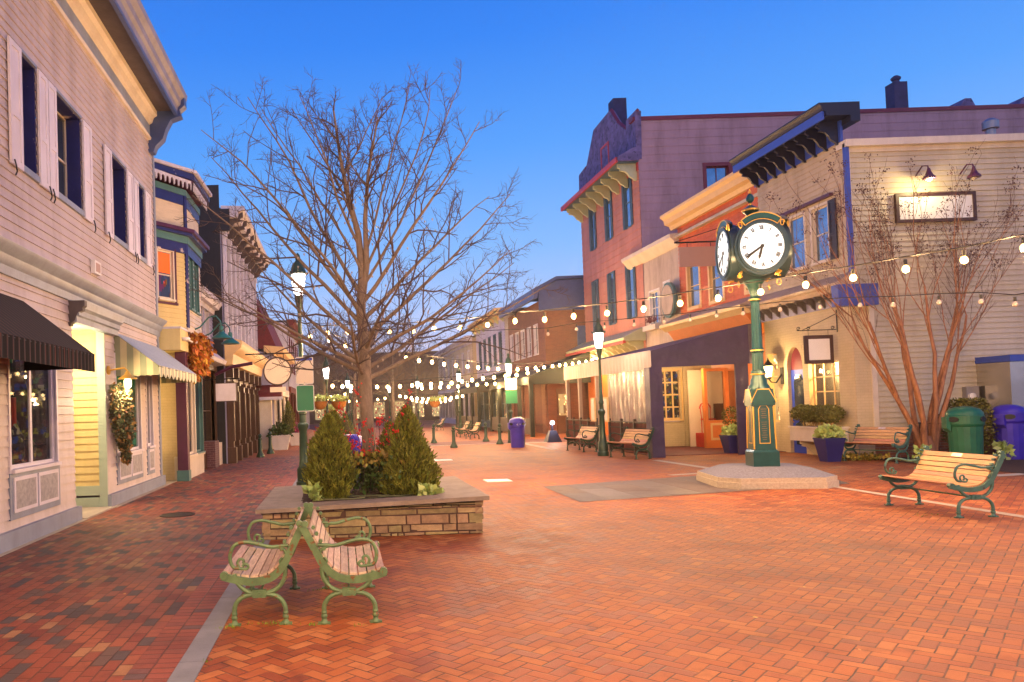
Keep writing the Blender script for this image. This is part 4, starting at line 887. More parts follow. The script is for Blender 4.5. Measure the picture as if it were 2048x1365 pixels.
b = MB(FF(26.2)); x0, z0 = WY(1357, 487, 26.2); x1, z1 = WY(1440, 532, 26.2); b.box(x0, x1, -.03, .03, z1, z0-.15); b.build('sign_board', m['sign_pink'], S)
b = MB(FF(26.2)); b.tube([(x0-.15, 0, z0+.02), (x1+.1, 0, z0+.02)], .03, 6); b.tube([(x0+.3, 0, z0), (x0+.3, 0, z0-.15)], .012, 4); b.tube([(x1-.3, 0, z0), (x1-.3, 0, z0-.15)], .012, 4); b.tube([(x0-.1, 0, z0+.05), (x1+.05, 0, z0+.5)], .012, 4); b.build('bar', m['iron_black'], S)
# screen door shopfront under the awning and white painted brick with big window
b = MB(FF(25.3)); b.box(12.25, 12.35, -.1, .06, .0, 2.7); b.box(12.95, 13.08, -.1, .06, 0, 2.7); b.box(12.35, 12.95, -.1, .04, 0, .95); b.box(12.35, 12.95, -.1, .04, 2.6, 2.7); b.box(13.08, 13.6, -.1, .03, .0, .95); d = b.build('screen_door', m['orange_paint'], O)
b = MB(FF(25.3)); b.box(12.42, 12.88, .04, .055, .28, .36); b.box(12.42, 12.88, .04, .055, .78, .86); b.box(12.42, 12.48, .04, .055, .36, .78); b.box(12.82, 12.88, .04, .055, .36, .78); b.build('door_panel', m['pale_yellow_trim'], d)
b = MB(FF(25.3)); b.box(12.35, 12.95, -.08, -.05, .95, 2.6); b.box(13.08, 13.6, -.08, -.05, .95, 2.6); b.build('door_glass', m['shop_glass'], d)
b = MB(); b.box(12.25, 13.6, 26.4, 26.45, .0, 2.7); b.build('porch_back', m['sign_cream'], O); b = MB(); b.box(13.1, 13.6, 26.3, 26.38, .0, 1.5); b.build('inner_door', m['door_wood'], O)
b = MB(); b.box(12.5, 12.85, 25.75, 26.1, .95, 1.0)
for q in range(5): b.tube([(12.52+.08*q, 26.08, 1.0), (12.50+.09*q, 26.12, 1.45)], .012, 5)
b.tube([(12.48, 26.12, 1.35), (12.55, 26.13, 1.5), (12.68, 26.13, 1.54), (12.8, 26.13, 1.5), (12.87, 26.12, 1.35)], .02, 6)
for q in ((12.52, 25.77), (12.83, 25.77), (12.52, 26.08), (12.83, 26.08)): b.tube([(q[0], q[1], .5), (q[0], q[1], .97)], .015, 5)
b.box(12.4, 13.0, 25.6, 26.3, .02, .5); tag(b.build('red_chair', m['berry']), 'red spindle back chair on show behind the orange screen door', 'chair')
b = MB(FF(26.9)); lapwall(b, 11.35, 12.3, .0, 2.9, [(11.55, 12.15, .9, 2.75)], .07, d=.008); flat(b, 12.3, 12.35, 0, 2.9); b.build('painted_brick_wall', m['brick_cream'], O, smooth=0)
window(FF(26.9), O, 11.45, 12.22, .98, 2.75, m['pale_yellow_trim'], m['goods_dark'], depth=.12, cas=.05, grid=(3, 4), name='side_window', bar=.05)
b = MB(FF(26.6)); b.box(12.42, 12.80, -.18, -.1, 1.65, 2.72); mc_ = b.build('menu_case', m['pale_yellow_trim'], O); b = MB(FF(26.6)); b.box(12.46, 12.76, -.1, -.09, 1.70, 2.68); b.build('menu_face', m['door_wood'], mc_)
b = MB(FF(26.6)); b.box(12.28, 13.3, -.25, -.2, 0, 2.9); b.build('porch_wall', m['brick_cream'], O, smooth=0)
b = MB(); x, y = G(1410, 893); b.box(x-.4, x+.5, y-.25, y+.3, 0, .22); b.build('door_step', m['concrete'], O)
b = MB(); b.tube([(x+.12, y-.1, .22), (x+.1, y-.1, 1.05), (x+.32, y+.0, 1.3)], .022, 6); b.build('handrail', m['fence_paint'], O)
# ================================================================ beige stucco house
T = FR(13.62)
Sg = thing('stucco_house', 'low pale stucco house with cream sloped parapet between the orange and pink houses', 'house', (13.6, 31, 0))
ops = [(31.6, 32.5, 4.95, 6.35), (30.6, 31.05, 5.3, 6.5)]
b = MB(T); flat(b, 29.6, 33.2, 0, 8.1, ops); b.build('wall', m['stucco'], Sg, smooth=0)
prof(T, 29.5, 34.6, [(0, 7.75), (.12, 7.8), (.3, 8.05), (.38, 8.1), (.4, 8.25), (-.3, 8.3)]).build('cornice', m['cream_paint'], Sg)
body(Sg, m['stucco'], [(13.7, 25, 29.6, 33.2, 7.9, 8.0)], 'roof')
window(T, Sg, 31.6, 32.5, 4.95, 6.35, m['white_paint'], m['sky_glass'], depth=.08, cas=.08, grid=(3, 2))
window(T, Sg, 30.6, 31.05, 5.3, 6.5, m['white_paint'], m['dark_glass'], depth=.08, cas=.1, grid=(1, 1))
b = MB(T); b.box(31.4, 32.7, .02, .32, 4.68, 4.9); pb = b.build('flower_box', m['cream_paint'], Sg)
b = MB(); leaves(b, 160, lambda: (Vector((13.4+rng.gauss(0, .05), 32.0+rng.gauss(0, .25), 5.0+abs(rng.gauss(0, .12)))), Vector((0, 0, 1))), .08); tag(b.build('flowers', m['maroon'], pb, smooth=0, fix=False), kind='stuff')
y, z = WX(1333, 600, 13.2); b = MB(); n0 = 24; y = 30.1
b.V = [(13.3, y+.62*cos(2*pi*k/n0), z+.72*sin(2*pi*k/n0)) for k in range(n0)] + [(13.42, y+.62*cos(2*pi*k/n0), z+.72*sin(2*pi*k/n0)) for k in range(n0)]
b.F = [tuple(range(n0)), tuple(reversed(range(n0, 2*n0)))] + [(k, (k+1) % n0, n0+(k+1) % n0, n0+k) for k in range(n0)]
S = b.build('oval_sign', m['teal_paint']); tag(S, 'blank oval sign with green rim on the pale stucco wall', 'sign')
b = MB(); b.V = [(13.27, y+.52*cos(2*pi*k/n0), z+.62*sin(2*pi*k/n0)) for k in range(n0)] + [(13.3, y+.52*cos(2*pi*k/n0), z+.62*sin(2*pi*k/n0)) for k in range(n0)]
b.F = [tuple(range(n0)), tuple(reversed(range(n0, 2*n0)))] + [(k, (k+1) % n0, n0+(k+1) % n0, n0+k) for k in range(n0)]; b.build('sign_face', m['stucco'], S)
# ================================================================ pink gabled house
T = FR(13.6)
Pk = thing('pink_house', 'tall pink clapboard house with stepped slate gable, red eave and teal shutters', 'house', (13.6, 37, 0))
wy = [(33.9, 35.0), (36.4, 37.4), (38.75, 39.7)]
ops = [(a, c, zl, zh) for a, c in wy for zl, zh in ((9.7, 12.0), (5.5, 8.05))]
b = MB(T); lapwall(b, 33.1, 41.1, 3.6, 12.5, ops, .32, d=.02); b.build('wall', m['pink_wall'], Pk, smooth=0)
b = MB(FF(33.1)); lapwall(b, 13.6, 36, 0, 14.15, [(16.55, 17.65, 9.6, 12.0)], .36, d=.012); b.build('side_wall', m['mauve_wall'], Pk, smooth=0)
b = MB(FF(33.1)); b.box(13.4, 36, -.4, .06, 14.15, 14.32); b.build('side_coping', m['maroon'], Pk)
body(Pk, m['pink_wall'], [(13.61, 36, 41.0, 41.1, 0, 14.2), (13.7, 36, 33.2, 41.0, 13.9, 14.0)], 'back_wall')
window(FF(33.1), Pk, 16.6, 17.6, 9.7, 12.0, m['maroon'], m['sky_glass'], depth=.15, cas=.16, grid=(2, 1))
GP = [WX(*p, 13.62) for p in ((1278, 318), (1276, 222), (1257, 242), (1257, 261), (1240, 248), (1224, 222), (1191, 262), (1176, 339), (1174, 341), (1174, 336), (1162, 352), (1163, 420))]
b = MB(); b.prism([(p[0], p[1]) for p in GP], 13.5, 13.75, ax=0); b.build('slate_gable', m['slate_shingle'], Pk, smooth=0)
b = MB()
for p, q in zip(GP[1:-1], GP[2:]): b.tube([(13.6, p[0], p[1]+.03), (13.6, q[0], q[1]+.03)], .09, 4)
b.build('gable_coping', m['maroon'], Pk)
y0, z0 = WX(1203, 318, 13.5); y1, z1 = WX(1216, 275, 13.5)
window(FR(13.5), Pk, min(y0, y1)+.05, max(y0, y1)-.05, 13.0, 14.3, m['red_trim'], m['sky_glass'], depth=.03, cas=.1, grid=(1, 2), name='gable_window')
prof(T, 33.0, 41.3, [(0, 12.35), (.95, 12.35), (1.0, 12.42), (1.0, 12.52), (.2, 12.95), (0, 12.95)]).build('eave_roof', m['slate_shingle'], Pk)
prof(T, 33.0, 41.3, [(.955, 12.3), (1.05, 12.3), (1.05, 12.52), (.955, 12.52)]).build('eave_fascia', m['red_trim'], Pk)
b = MB(T); b.box(33.1, 41.2, 0, .95, 12.3, 12.345); b.build('eave_soffit', m['shutter_teal'], Pk)
b = MB(T); b.box(33.1, 41.1, 0, .04, 11.95, 12.3); b.build('frieze', m['red_trim'], Pk)
for i in range(8): bracket(T, Pk, 33.35+i*1.07, .85, 12.3, .75, .12, m['pale_green_trim'])
for (a, c) in wy:
    for zl, zh in ((9.7, 12.0), (5.5, 8.05)):
        window(T, Pk, a+.23, c-.23, zl, zh, m['shutter_teal'], m['sky_glass'], depth=.02, cas=.03, grid=(1, 2), sill=False)
        shutter(T, Pk, a-.02, a+.19, zl, zh, m['shutter_teal']); shutter(T, Pk, c-.19, c+.02, zl, zh, m['shutter_teal'])
prof(T, 33.1, 41.6, [(0, 4.35), (.95, 4.35), (1.0, 4.5), (.1, 4.95), (0, 4.95)]).build('lower_eave', m['pale_green_trim'], Pk)
prof(T, 33.1, 41.6, [(.9, 4.26), (1.02, 4.26), (1.02, 4.38), (.9, 4.38)]).build('lower_fascia', m['red_trim'], Pk)
b = MB(T); flat(b, 33.1, 41.1, 0, 4.3); b.build('ground_floor', m['orange_paint'], Pk, smooth=0)
for i in range(11): bracket(T, Pk, 33.4+i*.75, .7, 4.35, .5, .09, m['pale_green_trim'], name='lower_bracket')
b = MB(); x, z = WY(1235, 200, 37.0); b.box(14.35-.3, 14.35+.35, 36.9, 37.6, 13.6, WY(1235, 198, 37)[1]); tag(b.build('chimney', m['chimney_brick'], Pk), None)
x, z = WY(1798, 165, 36.5); b = MB(); b.box(x-.33, x+.33, 36.4, 37.0, 13.8, z); b.lathe([(.18, z), (.14, z+.15), (.2, z+.2), (.22, z+.3), (.1, z+.4)], (x, 36.7), 10); b.build('chimney', m['chimney_brick'], Pk)
for (pa, pb_, pt) in (((1880, 216), (1980, 213), (1930, 197)), ((2000, 212), (2120, 208), (2048, 194))):
    A_, B_, C_ = [WY(*q, 36) for q in (pa, pb_, pt)]; b = MB(); b.prism([(A_[0], 14.1), (B_[0], 14.1), (C_[0]+.3, C_[1]), (C_[0], C_[1])], 36, 41); b.build('dormer_roof', m['slate_shingle'], Pk, smooth=0)
# ================================================================ purple awning patio
Aw = thing('patio_awning', 'big purple canvas patio awning with pale fascia and purple side post', 'awning', (11, 25, 0))
b = MB(); b.face((9.2, 22.1, 3.15), (9.2, 30.7, 3.15), (13.55, 30.7, 4.05), (13.55, 23.6, 4.05), (12.1, 22.1, 3.85)); b.face((9.2, 22.1, 3.15), (12.1, 22.1, 3.85), (12.1, 22.1, 2.68), (9.3, 22.1, 2.65), (9.2, 22.1, 2.65)); b.face((12.1, 22.1, 3.85), (13.3, 23.5, 4.0), (13.3, 23.5, 2.7), (12.1, 22.1, 2.68))
b.build('canopy', m['purple_canvas'], Aw, smooth=0)
b = MB()
for i in range(60):
    a, c = 22.1+8.6*i/60, 22.1+8.6*(i+1)/60; b.face((9.185-.012*(i % 2), a, 2.62), (9.185-.012*((i+1) % 2), c, 2.62), (9.185, c, 3.17), (9.185, a, 3.17))
b.build('fascia', m['fascia_canvas'], Aw, smooth=0)
b = MB(); b.box(9.1, 9.47, 22.02, 22.08, 0, 2.66); b.box(9.1, 9.14, 22.08, 22.4, 0, 2.66); b.build('side_curtain', m['purple_canvas'], Aw); b = MB(); b.box(11.72, 12.1, 22.2, 22.26, 0, 2.7); b.build('side_curtain', m['purple_canvas'], Aw)
b = MB()
for i in range(40):
    a, c = 22.4+3.2*i/40, 22.4+3.2*(i+1)/40; b.face((9.22+.03*sin(i*1.3), a, 1.0), (9.22+.03*sin((i+1)*1.3), c, 1.0), (9.22+.02*sin((i+1)*.9), c, 2.62), (9.22+.02*sin(i*.9), a, 2.62))
b.build('clear_curtain', m['clear_plastic'], Aw)
for yy in (25.7, 27.0, 30.5, 22.5, 28.95): b = MB(); b.box(9.2, 9.32, yy-.06, yy+.06, 0, 2.62); b.build('post', m['fascia_canvas'], Aw)
b = MB(); b.box(10.9, 10.95, 25.8, 30.4, 0, 2.9); b.build('back_glazing', m['goods_mixed'], Aw, smooth=0)
for yy, lb in ((25.75, 'nearer tall blank menu board on the patio post'), (27.05, 'farther tall blank menu board on the patio post')):
    b = MB(); b.box(9.08, 9.13, yy-.2, yy+.2, 1.0, 1.85); s = b.build('menu_board', m['pale_yellow_trim']); tag(s, lb, 'board', 'patio menu boards')
    b = MB(); b.box(9.07, 9.08, yy-.15, yy+.15, 1.06, 1.79); b.build('sheet', m['sign_cream'], s)
def fence(y0, y1, label, x=9.15):
    F = thing('patio_fence', label, 'fence', (x, (y0+y1)/2, 0), 'patio fences')
    n = int((y1-y0)/1.1)+1
    for i in range(n+1): y = y0+(y1-y0)*i/n; b = MB(); b.box(x-.04, x+.04, y-.04, y+.04, 0, 1.12); b.build('post', m['fence_paint'], F)
    b = MB(); b.box(x-.025, x+.025, y0, y1, 1.0, 1.05); b.box(x-.02, x+.02, y0, y1, .82, .86); b.box(x-.02, x+.02, y0, y1, .12, .16)
    y = y0+.05
    while y < y1: b.tube([(x-.03, y, .12), (x-.03, y, 1.02)], .009, 4, cap=False); y += .1
    b.build('railing', m['fence_paint'], F)
    b = MB(); b.box(x+.03, x+.045, y0, y1, .08, .98); b.build('board', m['fence_board'], F)
    return F
fence(22.35, 25.6, 'dark railing with red backing between the lamp post and purple curtain'); fence(26.9, 30.4, 'dark railing farther along the patio behind the two seat bench')
spot('patio_light', (11.6, 25.2, 2.55), 28, (1, .62, .28), .3, O)
# ================================================================ brick house and farther right side
T = FR(11.6)
Bk = thing('brick_house', 'brick house with dark slate gable beyond the pink house', 'house', (11.6, 48, 0))
ops = [(43.5+1.55*i, 44.3+1.55*i, 4.6, 6.3) for i in range(5)]
b = MB(T); flat(b, 42, 51, 0, 7.6, ops); b.build('wall', m['brick_house'], Bk, smooth=0)
b = MB(FF(42)); flat(b, 11.6, 30, 0, 6.9); b.build('side_wall', m['brick_house'], Bk, smooth=0)
b = MB(FF(42)); b.prism([(11.3, 6.9), (11.3, 8.05), (12.4, 8.6), (30, 8.75), (30, 6.9)], 0.02, .1); b.build('slate_gable', m['slate_blue'], Bk, smooth=0)
b = MB(); b.prism([(11.2, 7.6), (11.3, 8.1), (12.4, 8.65), (30, 8.8), (30, 8.95), (12.3, 8.8), (11.0, 8.15), (11.0, 7.6)], 41.8, 51); b.build('roof', m['slate_blue'], Bk, smooth=0)
for (a, c, zl, zh) in ops: window(T, Bk, a, c, zl, zh, m['lavender_white'], m['dark_glass'], depth=.1, cas=.06, grid=(1, 2))
b = MB(FF(42)); b.box(13.4, 14.4, .0, .05, 4.4, 6.0); b.build('side_window', m['slate_blue'], Bk)
for i in range(4): u = 42.6+2.6*i; b = MB(T); b.box(u-.4, u+.4, -.1, .06, 0, 3.0); b.build('pier', m['brick_red'], Bk, smooth=0)
for i in range(3):
    u = 43.0+2.6*i; b = MB(T); b.box(u, u+1.8, -.4, -.3, .1, 2.9); b.build('display', m['goods_mixed'], Bk); window(T, Bk, u, u+1.8, .5, 2.9, m['door_wood'], m['shop_glass'], depth=.1, cas=.04, grid=(2, 3), name='shop_window')
b = MB(FF(42)); b.box(12.1, 12.9, .0, .06, 0, 2.5); d = b.build('door', m['door_wood'], Bk); b = MB(FF(42)); b.box(12.2, 12.8, .06, .07, 1.0, 2.2); b.build('door_glass', m['goods_warm'], d)
def side_awning(name, label, y0, y1, x0, x1, zt, zb, mt, posts):
    H_ = thing(name, label, 'awning', ((x0+x1)/2, (y0+y1)/2, 0)); b = MB()
    b.face((x0, y0, zb), (x0, y1, zb), (x1, y1, zt), (x1, y0, zt)); b.face((x0, y0, zb), (x1, y0, zt), (x1, y0, zb-.4), (x0, y0, zb-.4)); b.face((x0, y0, zb), (x0, y1, zb), (x0, y1, zb-.4), (x0, y0, zb-.4)); b.build('canopy', mt, H_, smooth=0)
    for i in range(posts): y = y0+.1+(y1-y0-.2)*i/(posts-1); b = MB(); b.box(x0+.02, x0+.22, y-.1, y+.1, 0, zb-.3); b.build('post', mt, H_)
    b = MB(); b.box(x0+.1, x0+.14, y0, y1, .1, .95); b.build('railing', m['fence_paint'], H_)
    return H_
side_awning('cafe_awning', 'long dark green cafe awning in front of the brick house', 38.5, 49.0, 9.7, 12.9, 4.3, 3.1, m['green_canvas'], 5)
side_awning('cafe_awning', 'farther dark green cafe awning near the far end of the right side', 51, 61, 9.3, 11.4, 4.0, 3.0, m['green_canvas'], 5)
H7 = simple_house('far_house', 'pale wooden house with grey gabled bay beyond the brick house on the right', 'R', 11.4, 51.2, 62, 8.2, m['lavender_white'], .2, [(4.6, 6.8, [(52.2+1.9*i, 53.1+1.9*i) for i in range(5)])], (.5, .7, m['pale_yellow_trim']), m['dark_glass'], m['shutter_teal'], 3.4, 'goods_warm', 14, brackets=7, bm=m['pale_green_trim'])
H8 = simple_house('far_house', 'tan wooden house farthest down the right side of the street', 'R', 11.1, 62.2, 84, 7.4, m['tan_siding'], .2, [(4.6, 6.4, [(63.5+3*i, 64.6+3*i) for i in range(6)])], (.5, .6, m['lavender_white']), m['dark_glass'], m['lavender_white'], 3.4, 'goods_warm', 14)
b = MB(FF(100)); flat(b, -26, 40, 0, 6.2, (), 0); H9 = thing('end_building', 'low building closing the far end of the street behind the lights', 'building', (4, 100, 0)); b.build('wall', m['house_brick_red'], H9, smooth=0)
b = MB(); b.prism([(-27, 6.2), (40, 6.2), (30, 9.2), (-20, 9.2)], 100, 112); b.build('roof', m['house_brick_red'], H9, smooth=0)
for i in range(9):
    b = MB(FF(100)); u = -6+2.6*i; b.box(u, u+1.5, .01, .05, .5, 2.6); b.build('window', m['goods_warm'], H9)
# ================================================================ stone planter with tree
PXl, PXr, PYf, PYb = -1.17, 1.93, 9.95, 12.95
def captop(x): return .42+.085*(x-PXl)/(PXr-PXl)
Pt = thing('stone_planter', 'raised planter of stacked golden ledge stone with broad flat cap', 'planter', (.4, 11.4, 0))
b = MB()
def ledge(T, u0, u1, hfun):
    """courses of split stone with random lengths and heights"""
    z = 0.0; H0 = .52; k = 0
    while z < H0:
        h = rng.choice((.03, .045, .06, .08, .10, .13)); u = u0
        while u < u1-.01:
            L_ = rng.choice((rng.uniform(.08, .2), rng.uniform(.2, .55))); ue = min(u+L_, u1)
            if u1-ue < .08: ue = u1
            zt = min(z+h, hfun((u+ue)/2)-.055)
            if zt > z+.01:
                pr = rng.uniform(-.012, .018); g_ = .0022; j = lambda: rng.uniform(-.006, .006)
                n = b.pts([T(u+g_, -.1, z+g_), T(ue-g_, -.1, z+g_), T(ue-g_, -.1, zt-g_), T(u+g_, -.1, zt-g_), T(u+g_+.008, pr+j(), z+g_+.008+j()), T(ue-g_-.01, pr+j(), z+g_+.008+j()), T(ue-g_-.01, pr+j(), zt-g_-.006+j()), T(u+g_+.008, pr+j(), zt-g_-.006+j())])
                b.F += [tuple(n+i for i in f_) for f_ in ((4, 5, 6, 7), (0, 1, 5, 4), (1, 2, 6, 5), (2, 3, 7, 6), (3, 0, 4, 7))]
            u = ue
        z += h
ledge(lambda u, w, z: (u, PYf+.08-w, z), PXl+.08, PXr-.08, captop)
ledge(lambda u, w, z: (PXr-.08+w, u, z), PYf+.08, PYb-.08, lambda u: captop(PXr))
ledge(lambda u, w, z: (PXl+.08-w, u, z), PYf+.08, PYb-.08, lambda u: captop(PXl))
ledge(lambda u, w, z: (u, PYb-.08+w, z), PXl+.08, PXr-.08, captop)
b.build('stone_wall', m['ledge_stone'], Pt, smooth=0)
b = MB(); b.box(PXl+.095, PXr-.095, PYf+.095, PYb-.095, 0, .37); b.build('mortar', m['dark_brown_wood'], Pt)
def slab(x0, x1, y0, y1, par=Pt, th=.055):
    b = MB(); n = b.pts([(x0, y0, captop(x0)-th), (x1, y0, captop(x1)-th), (x1, y1, captop(x1)-th), (x0, y1, captop(x0)-th), (x0, y0, captop(x0)), (x1, y0, captop(x1)), (x1, y1, captop(x1)), (x0, y1, captop(x0))])
    b.F += [tuple(n+i for i in f_) for f_ in ((0, 3, 2, 1), (4, 5, 6, 7), (0, 1, 5, 4), (1, 2, 6, 5), (2, 3, 7, 6), (3, 0, 4, 7))]
    return b.build('cap_stone', m['stone_cap'], par)
xi0, xi1, yi0, yi1 = -.58, 1.30, 10.42, 12.5
slab(PXl, xi0, PYf, 11.4); slab(PXl, xi0, 11.405, PYb); slab(xi1, PXr, PYf+.005, 11.4); slab(xi1, PXr, 11.405, PYb)
slab(xi0+.003, .42, PYf, yi0); slab(.423, xi1-.003, PYf, yi0); slab(xi0+.003, .42, yi1, PYb); slab(.423, xi1-.003, yi1, PYb)
b = MB(); rr_ = random.Random(3); nx_, ny_ = 22, 24; n = len(b.V)
for j in range(ny_+1):
    for i in range(nx_+1): b.V.append((xi0-.02+(xi1-xi0+.04)*i/nx_, yi0-.02+(yi1-yi0+.04)*j/ny_, .40+.03*rr_.random()+.05*sin(pi*j/ny_)))
for j in range(ny_):
    for i in range(nx_): a = j*(nx_+1)+i; b.F.append((a, a+1, a+nx_+2, a+nx_+1))
b.build('mulch', m['mulch'], Pt, fix=False)
b = MB()
for i in range(9): a = i*.35; b.tube([(rng.uniform(-.4, 1.1), rng.uniform(10.5, 11), .45), (rng.uniform(-.2, 1.1), rng.uniform(10.6, 11), .47)], .006, 4)
b.tube([(-.05+.12*cos(t*.5)*3, 10.75+.18*sin(t*.5), .45) for t in range(13)], .012, 5); tag(b.build('twig', m['garland']), 'loose twigs and a hose ring lying on the planter mulch', 'twigs')
# ---------------------------------------------------------------- bare tree
def branch(b, p, d, L_, r0, r1, seg, wob, lift, sides, rg):
    pts = [Vector(p)]; ds = []; d = Vector(d).normalized()
    for i in range(seg):
        ds.append(d.copy()); pts.append(pts[-1]+d*(L_/seg)); d = (d+Vector((rg.gauss(0, wob), rg.gauss(0, wob), rg.gauss(0, wob)+lift))).normalized()
    ds.append(d); R = [r0+(r1-r0)*i/seg for i in range(seg+1)]
    b.tube(pts, R, sides, cap=False); return pts, ds, R
def side_dir(d, ang, az, rg):
    o = d.orthogonal().normalized(); q = d.cross(o); s_ = o*cos(az)+q*sin(az); return (d*cos(ang)+s_*sin(ang)).normalized()
def ramify(b, tb, pts, ds, R, L_, lvl, rg, lift=.05, dens=1.0):
    n = {1: int(10*dens), 2: int(6*dens), 3: 3}[lvl]; k = len(pts)-1
    for i in range(n):
        t = (.15 if lvl == 1 else .1)+.85*(i+rg.random())/n; t = min(t, .985); x = t*k; a = int(x); f_ = x-a
        p = pts[a].lerp(pts[a+1], f_); d = ds[a]; r = R[a]*.55
        az = rg.random()*6.28; ang = radians(rg.uniform(32, 62)); nd = side_dir(d, ang, az, rg)
        nd = (nd+Vector((0, 0, .12))).normalized()
        l2 = L_*rg.uniform(.28, .52)*(1.12-t*.68)
        if lvl == 3: l2 = rg.uniform(.05, .16)
        if lvl == 2: l2 = max(l2, .14)
        r = min(max(r, (.006, .0042, .0028)[lvl-1]), (.017, .0065, .0028)[lvl-1])
        q, qd, qr = branch(tb, p, nd, l2, r, r*.42, (5, 4, 2)[lvl-1], .16, lift, (5, 4, 3)[lvl-1], rg)
        if lvl < 3: ramify(b, tb, q, qd, qr, l2, lvl+1, rg, lift, dens)
rg = random.Random(21)
TX, TY = .42, 11.45
Tr = thing('bare_tree', 'leafless street tree with wide spreading crown in the stone planter', 'tree', (TX, TY, .42))
b = MB()
tp = [(TX, TY, .38), (TX, TY, .5), (TX, TY, .9), (TX-.02, TY, 1.5), (TX-.04, TY, 2.1), (TX-.02, TY, 2.6), (TX-.06, TY, 3.2), (TX-.02, TY, 3.8), (TX-.06, TY, 4.4), (TX-.20, TY, 5.0), (TX-.30, TY, 5.6), (TX-.38, TY, 6.35)]
tr_ = [.15, .125, .108, .10, .108, .088, .075, .062, .048, .036, .026, .014]; b.tube(tp, tr_, 14)
T2 = [(TX-.03, TY, 3.4), (TX+.05, TY-.05, 3.9), (TX+.05, TY-.05, 4.6), (TX+.12, TY, 5.3), (TX+.3, TY, 6.2)]; b.tube(T2, [.055, .048, .036, .025, .01], 8)
b.build('trunk', m['bark'], Tr, smooth=60)
b = MB(); tb = MB()
def tr_at(z, P=tp, R=tr_):
    for i in range(len(P)-1):
        if P[i][2] <= z <= P[i+1][2]: f_ = (z-P[i][2])/(P[i+1][2]-P[i][2]); return Vector(P[i]).lerp(Vector(P[i+1]), f_), R[i]+(R[i+1]-R[i])*f_
    return Vector(P[-1]), R[-1]
# guided main limbs: (start z, azimuth deg, elevation deg, length)
LM = [(2.15, 5, 27, 3.3), (2.3, 18, 34, 3.1), (2.25, 172, 31, 3.0), (2.4, 160, 38, 3.0), (2.35, 205, 30, 2.4), (2.5, -28, 32, 2.7), (2.2, 250, 34, 1.9), (2.45, 80, 36, 2.2), (2.6, 290, 36, 1.9), (2.7, 178, 45, 3.5), (2.8, 4, 40, 3.1), (3.0, 170, 52, 3.8), (3.05, 12, 46, 3.2), (3.15, 230, 46, 2.2), (3.2, 184, 59, 3.9), (3.3, -15, 52, 3.2), (3.45, 165, 64, 3.6), (3.6, 0, 60, 3.2), (3.7, 190, 70, 3.1), (3.85, 14, 68, 3.0), (4.1, 5, 76, 2.7), (4.2, 205, 66, 2.4), (4.4, 172, 76, 2.3), (4.9, 90, 66, 1.5), (5.1, 185, 60, 1.5), (5.3, 5, 66, 1.4)]
for (z, az, el, L_) in LM:
    p, r = tr_at(z) if rg.random() < .7 or z < 3.5 else tr_at(min(z, 6.1), T2, [.055, .048, .036, .025, .01])
    a = radians(az+rg.uniform(-6, 6)); e_ = radians(el-4)
    q, qd, qr = branch(b, p, (cos(e_)*cos(a), cos(e_)*sin(a), sin(e_)), L_, min(r*.48, .036), .0055, 9, .055, .012, 7, rg)
    ramify(b, tb, q, qd, qr, L_*.92, 1, rg, .03)
for q_, R_ in ((tp[8:], tr_[8:]), (T2[2:], [.036, .025, .01])):
    P_ = [Vector(v) for v in q_]; D_ = [(P_[min(i+1, len(P_)-1)]-P_[max(i-1, 0)]).normalized() for i in range(len(P_))]
    ramify(b, tb, P_, D_, R_, 1.8, 1, rg, .03)
cr_ = b.build('crown', m['bark'], Tr, smooth=60, fix=False); tb.build('twigs', m['twig'], cr_, smooth=0, fix=False)
# unlit fairy lights wound on the limbs
b = MB()
for i in range(150):
    z = rg.uniform(2.1, 4.9); a = rg.choice((0, pi))+rg.gauss(0, .5); t = rg.uniform(.1, 1.2)*(1 if z < 4 else .3); p = tr_at(z)[0]+Vector((cos(a)*t, sin(a)*t*.6, t*.65)); k = len(b.V)
    b.V += [tuple(p+Vector(v)*.014) for v in ((1, 0, 0), (0, 1, 0), (-1, 0, 0), (0, -1, 0), (0, 0, -2.4), (0, 0, 1))]; b.F += [tuple(k+j for j in f_) for f_ in ((0, 1, 4), (1, 2, 4), (2, 3, 4), (3, 0, 4), (1, 0, 5), (2, 1, 5), (3, 2, 5), (0, 3, 5))]
tag(b.build('fairy_lights', m['bulb_off'], Tr, smooth=0, fix=False), kind='stuff')
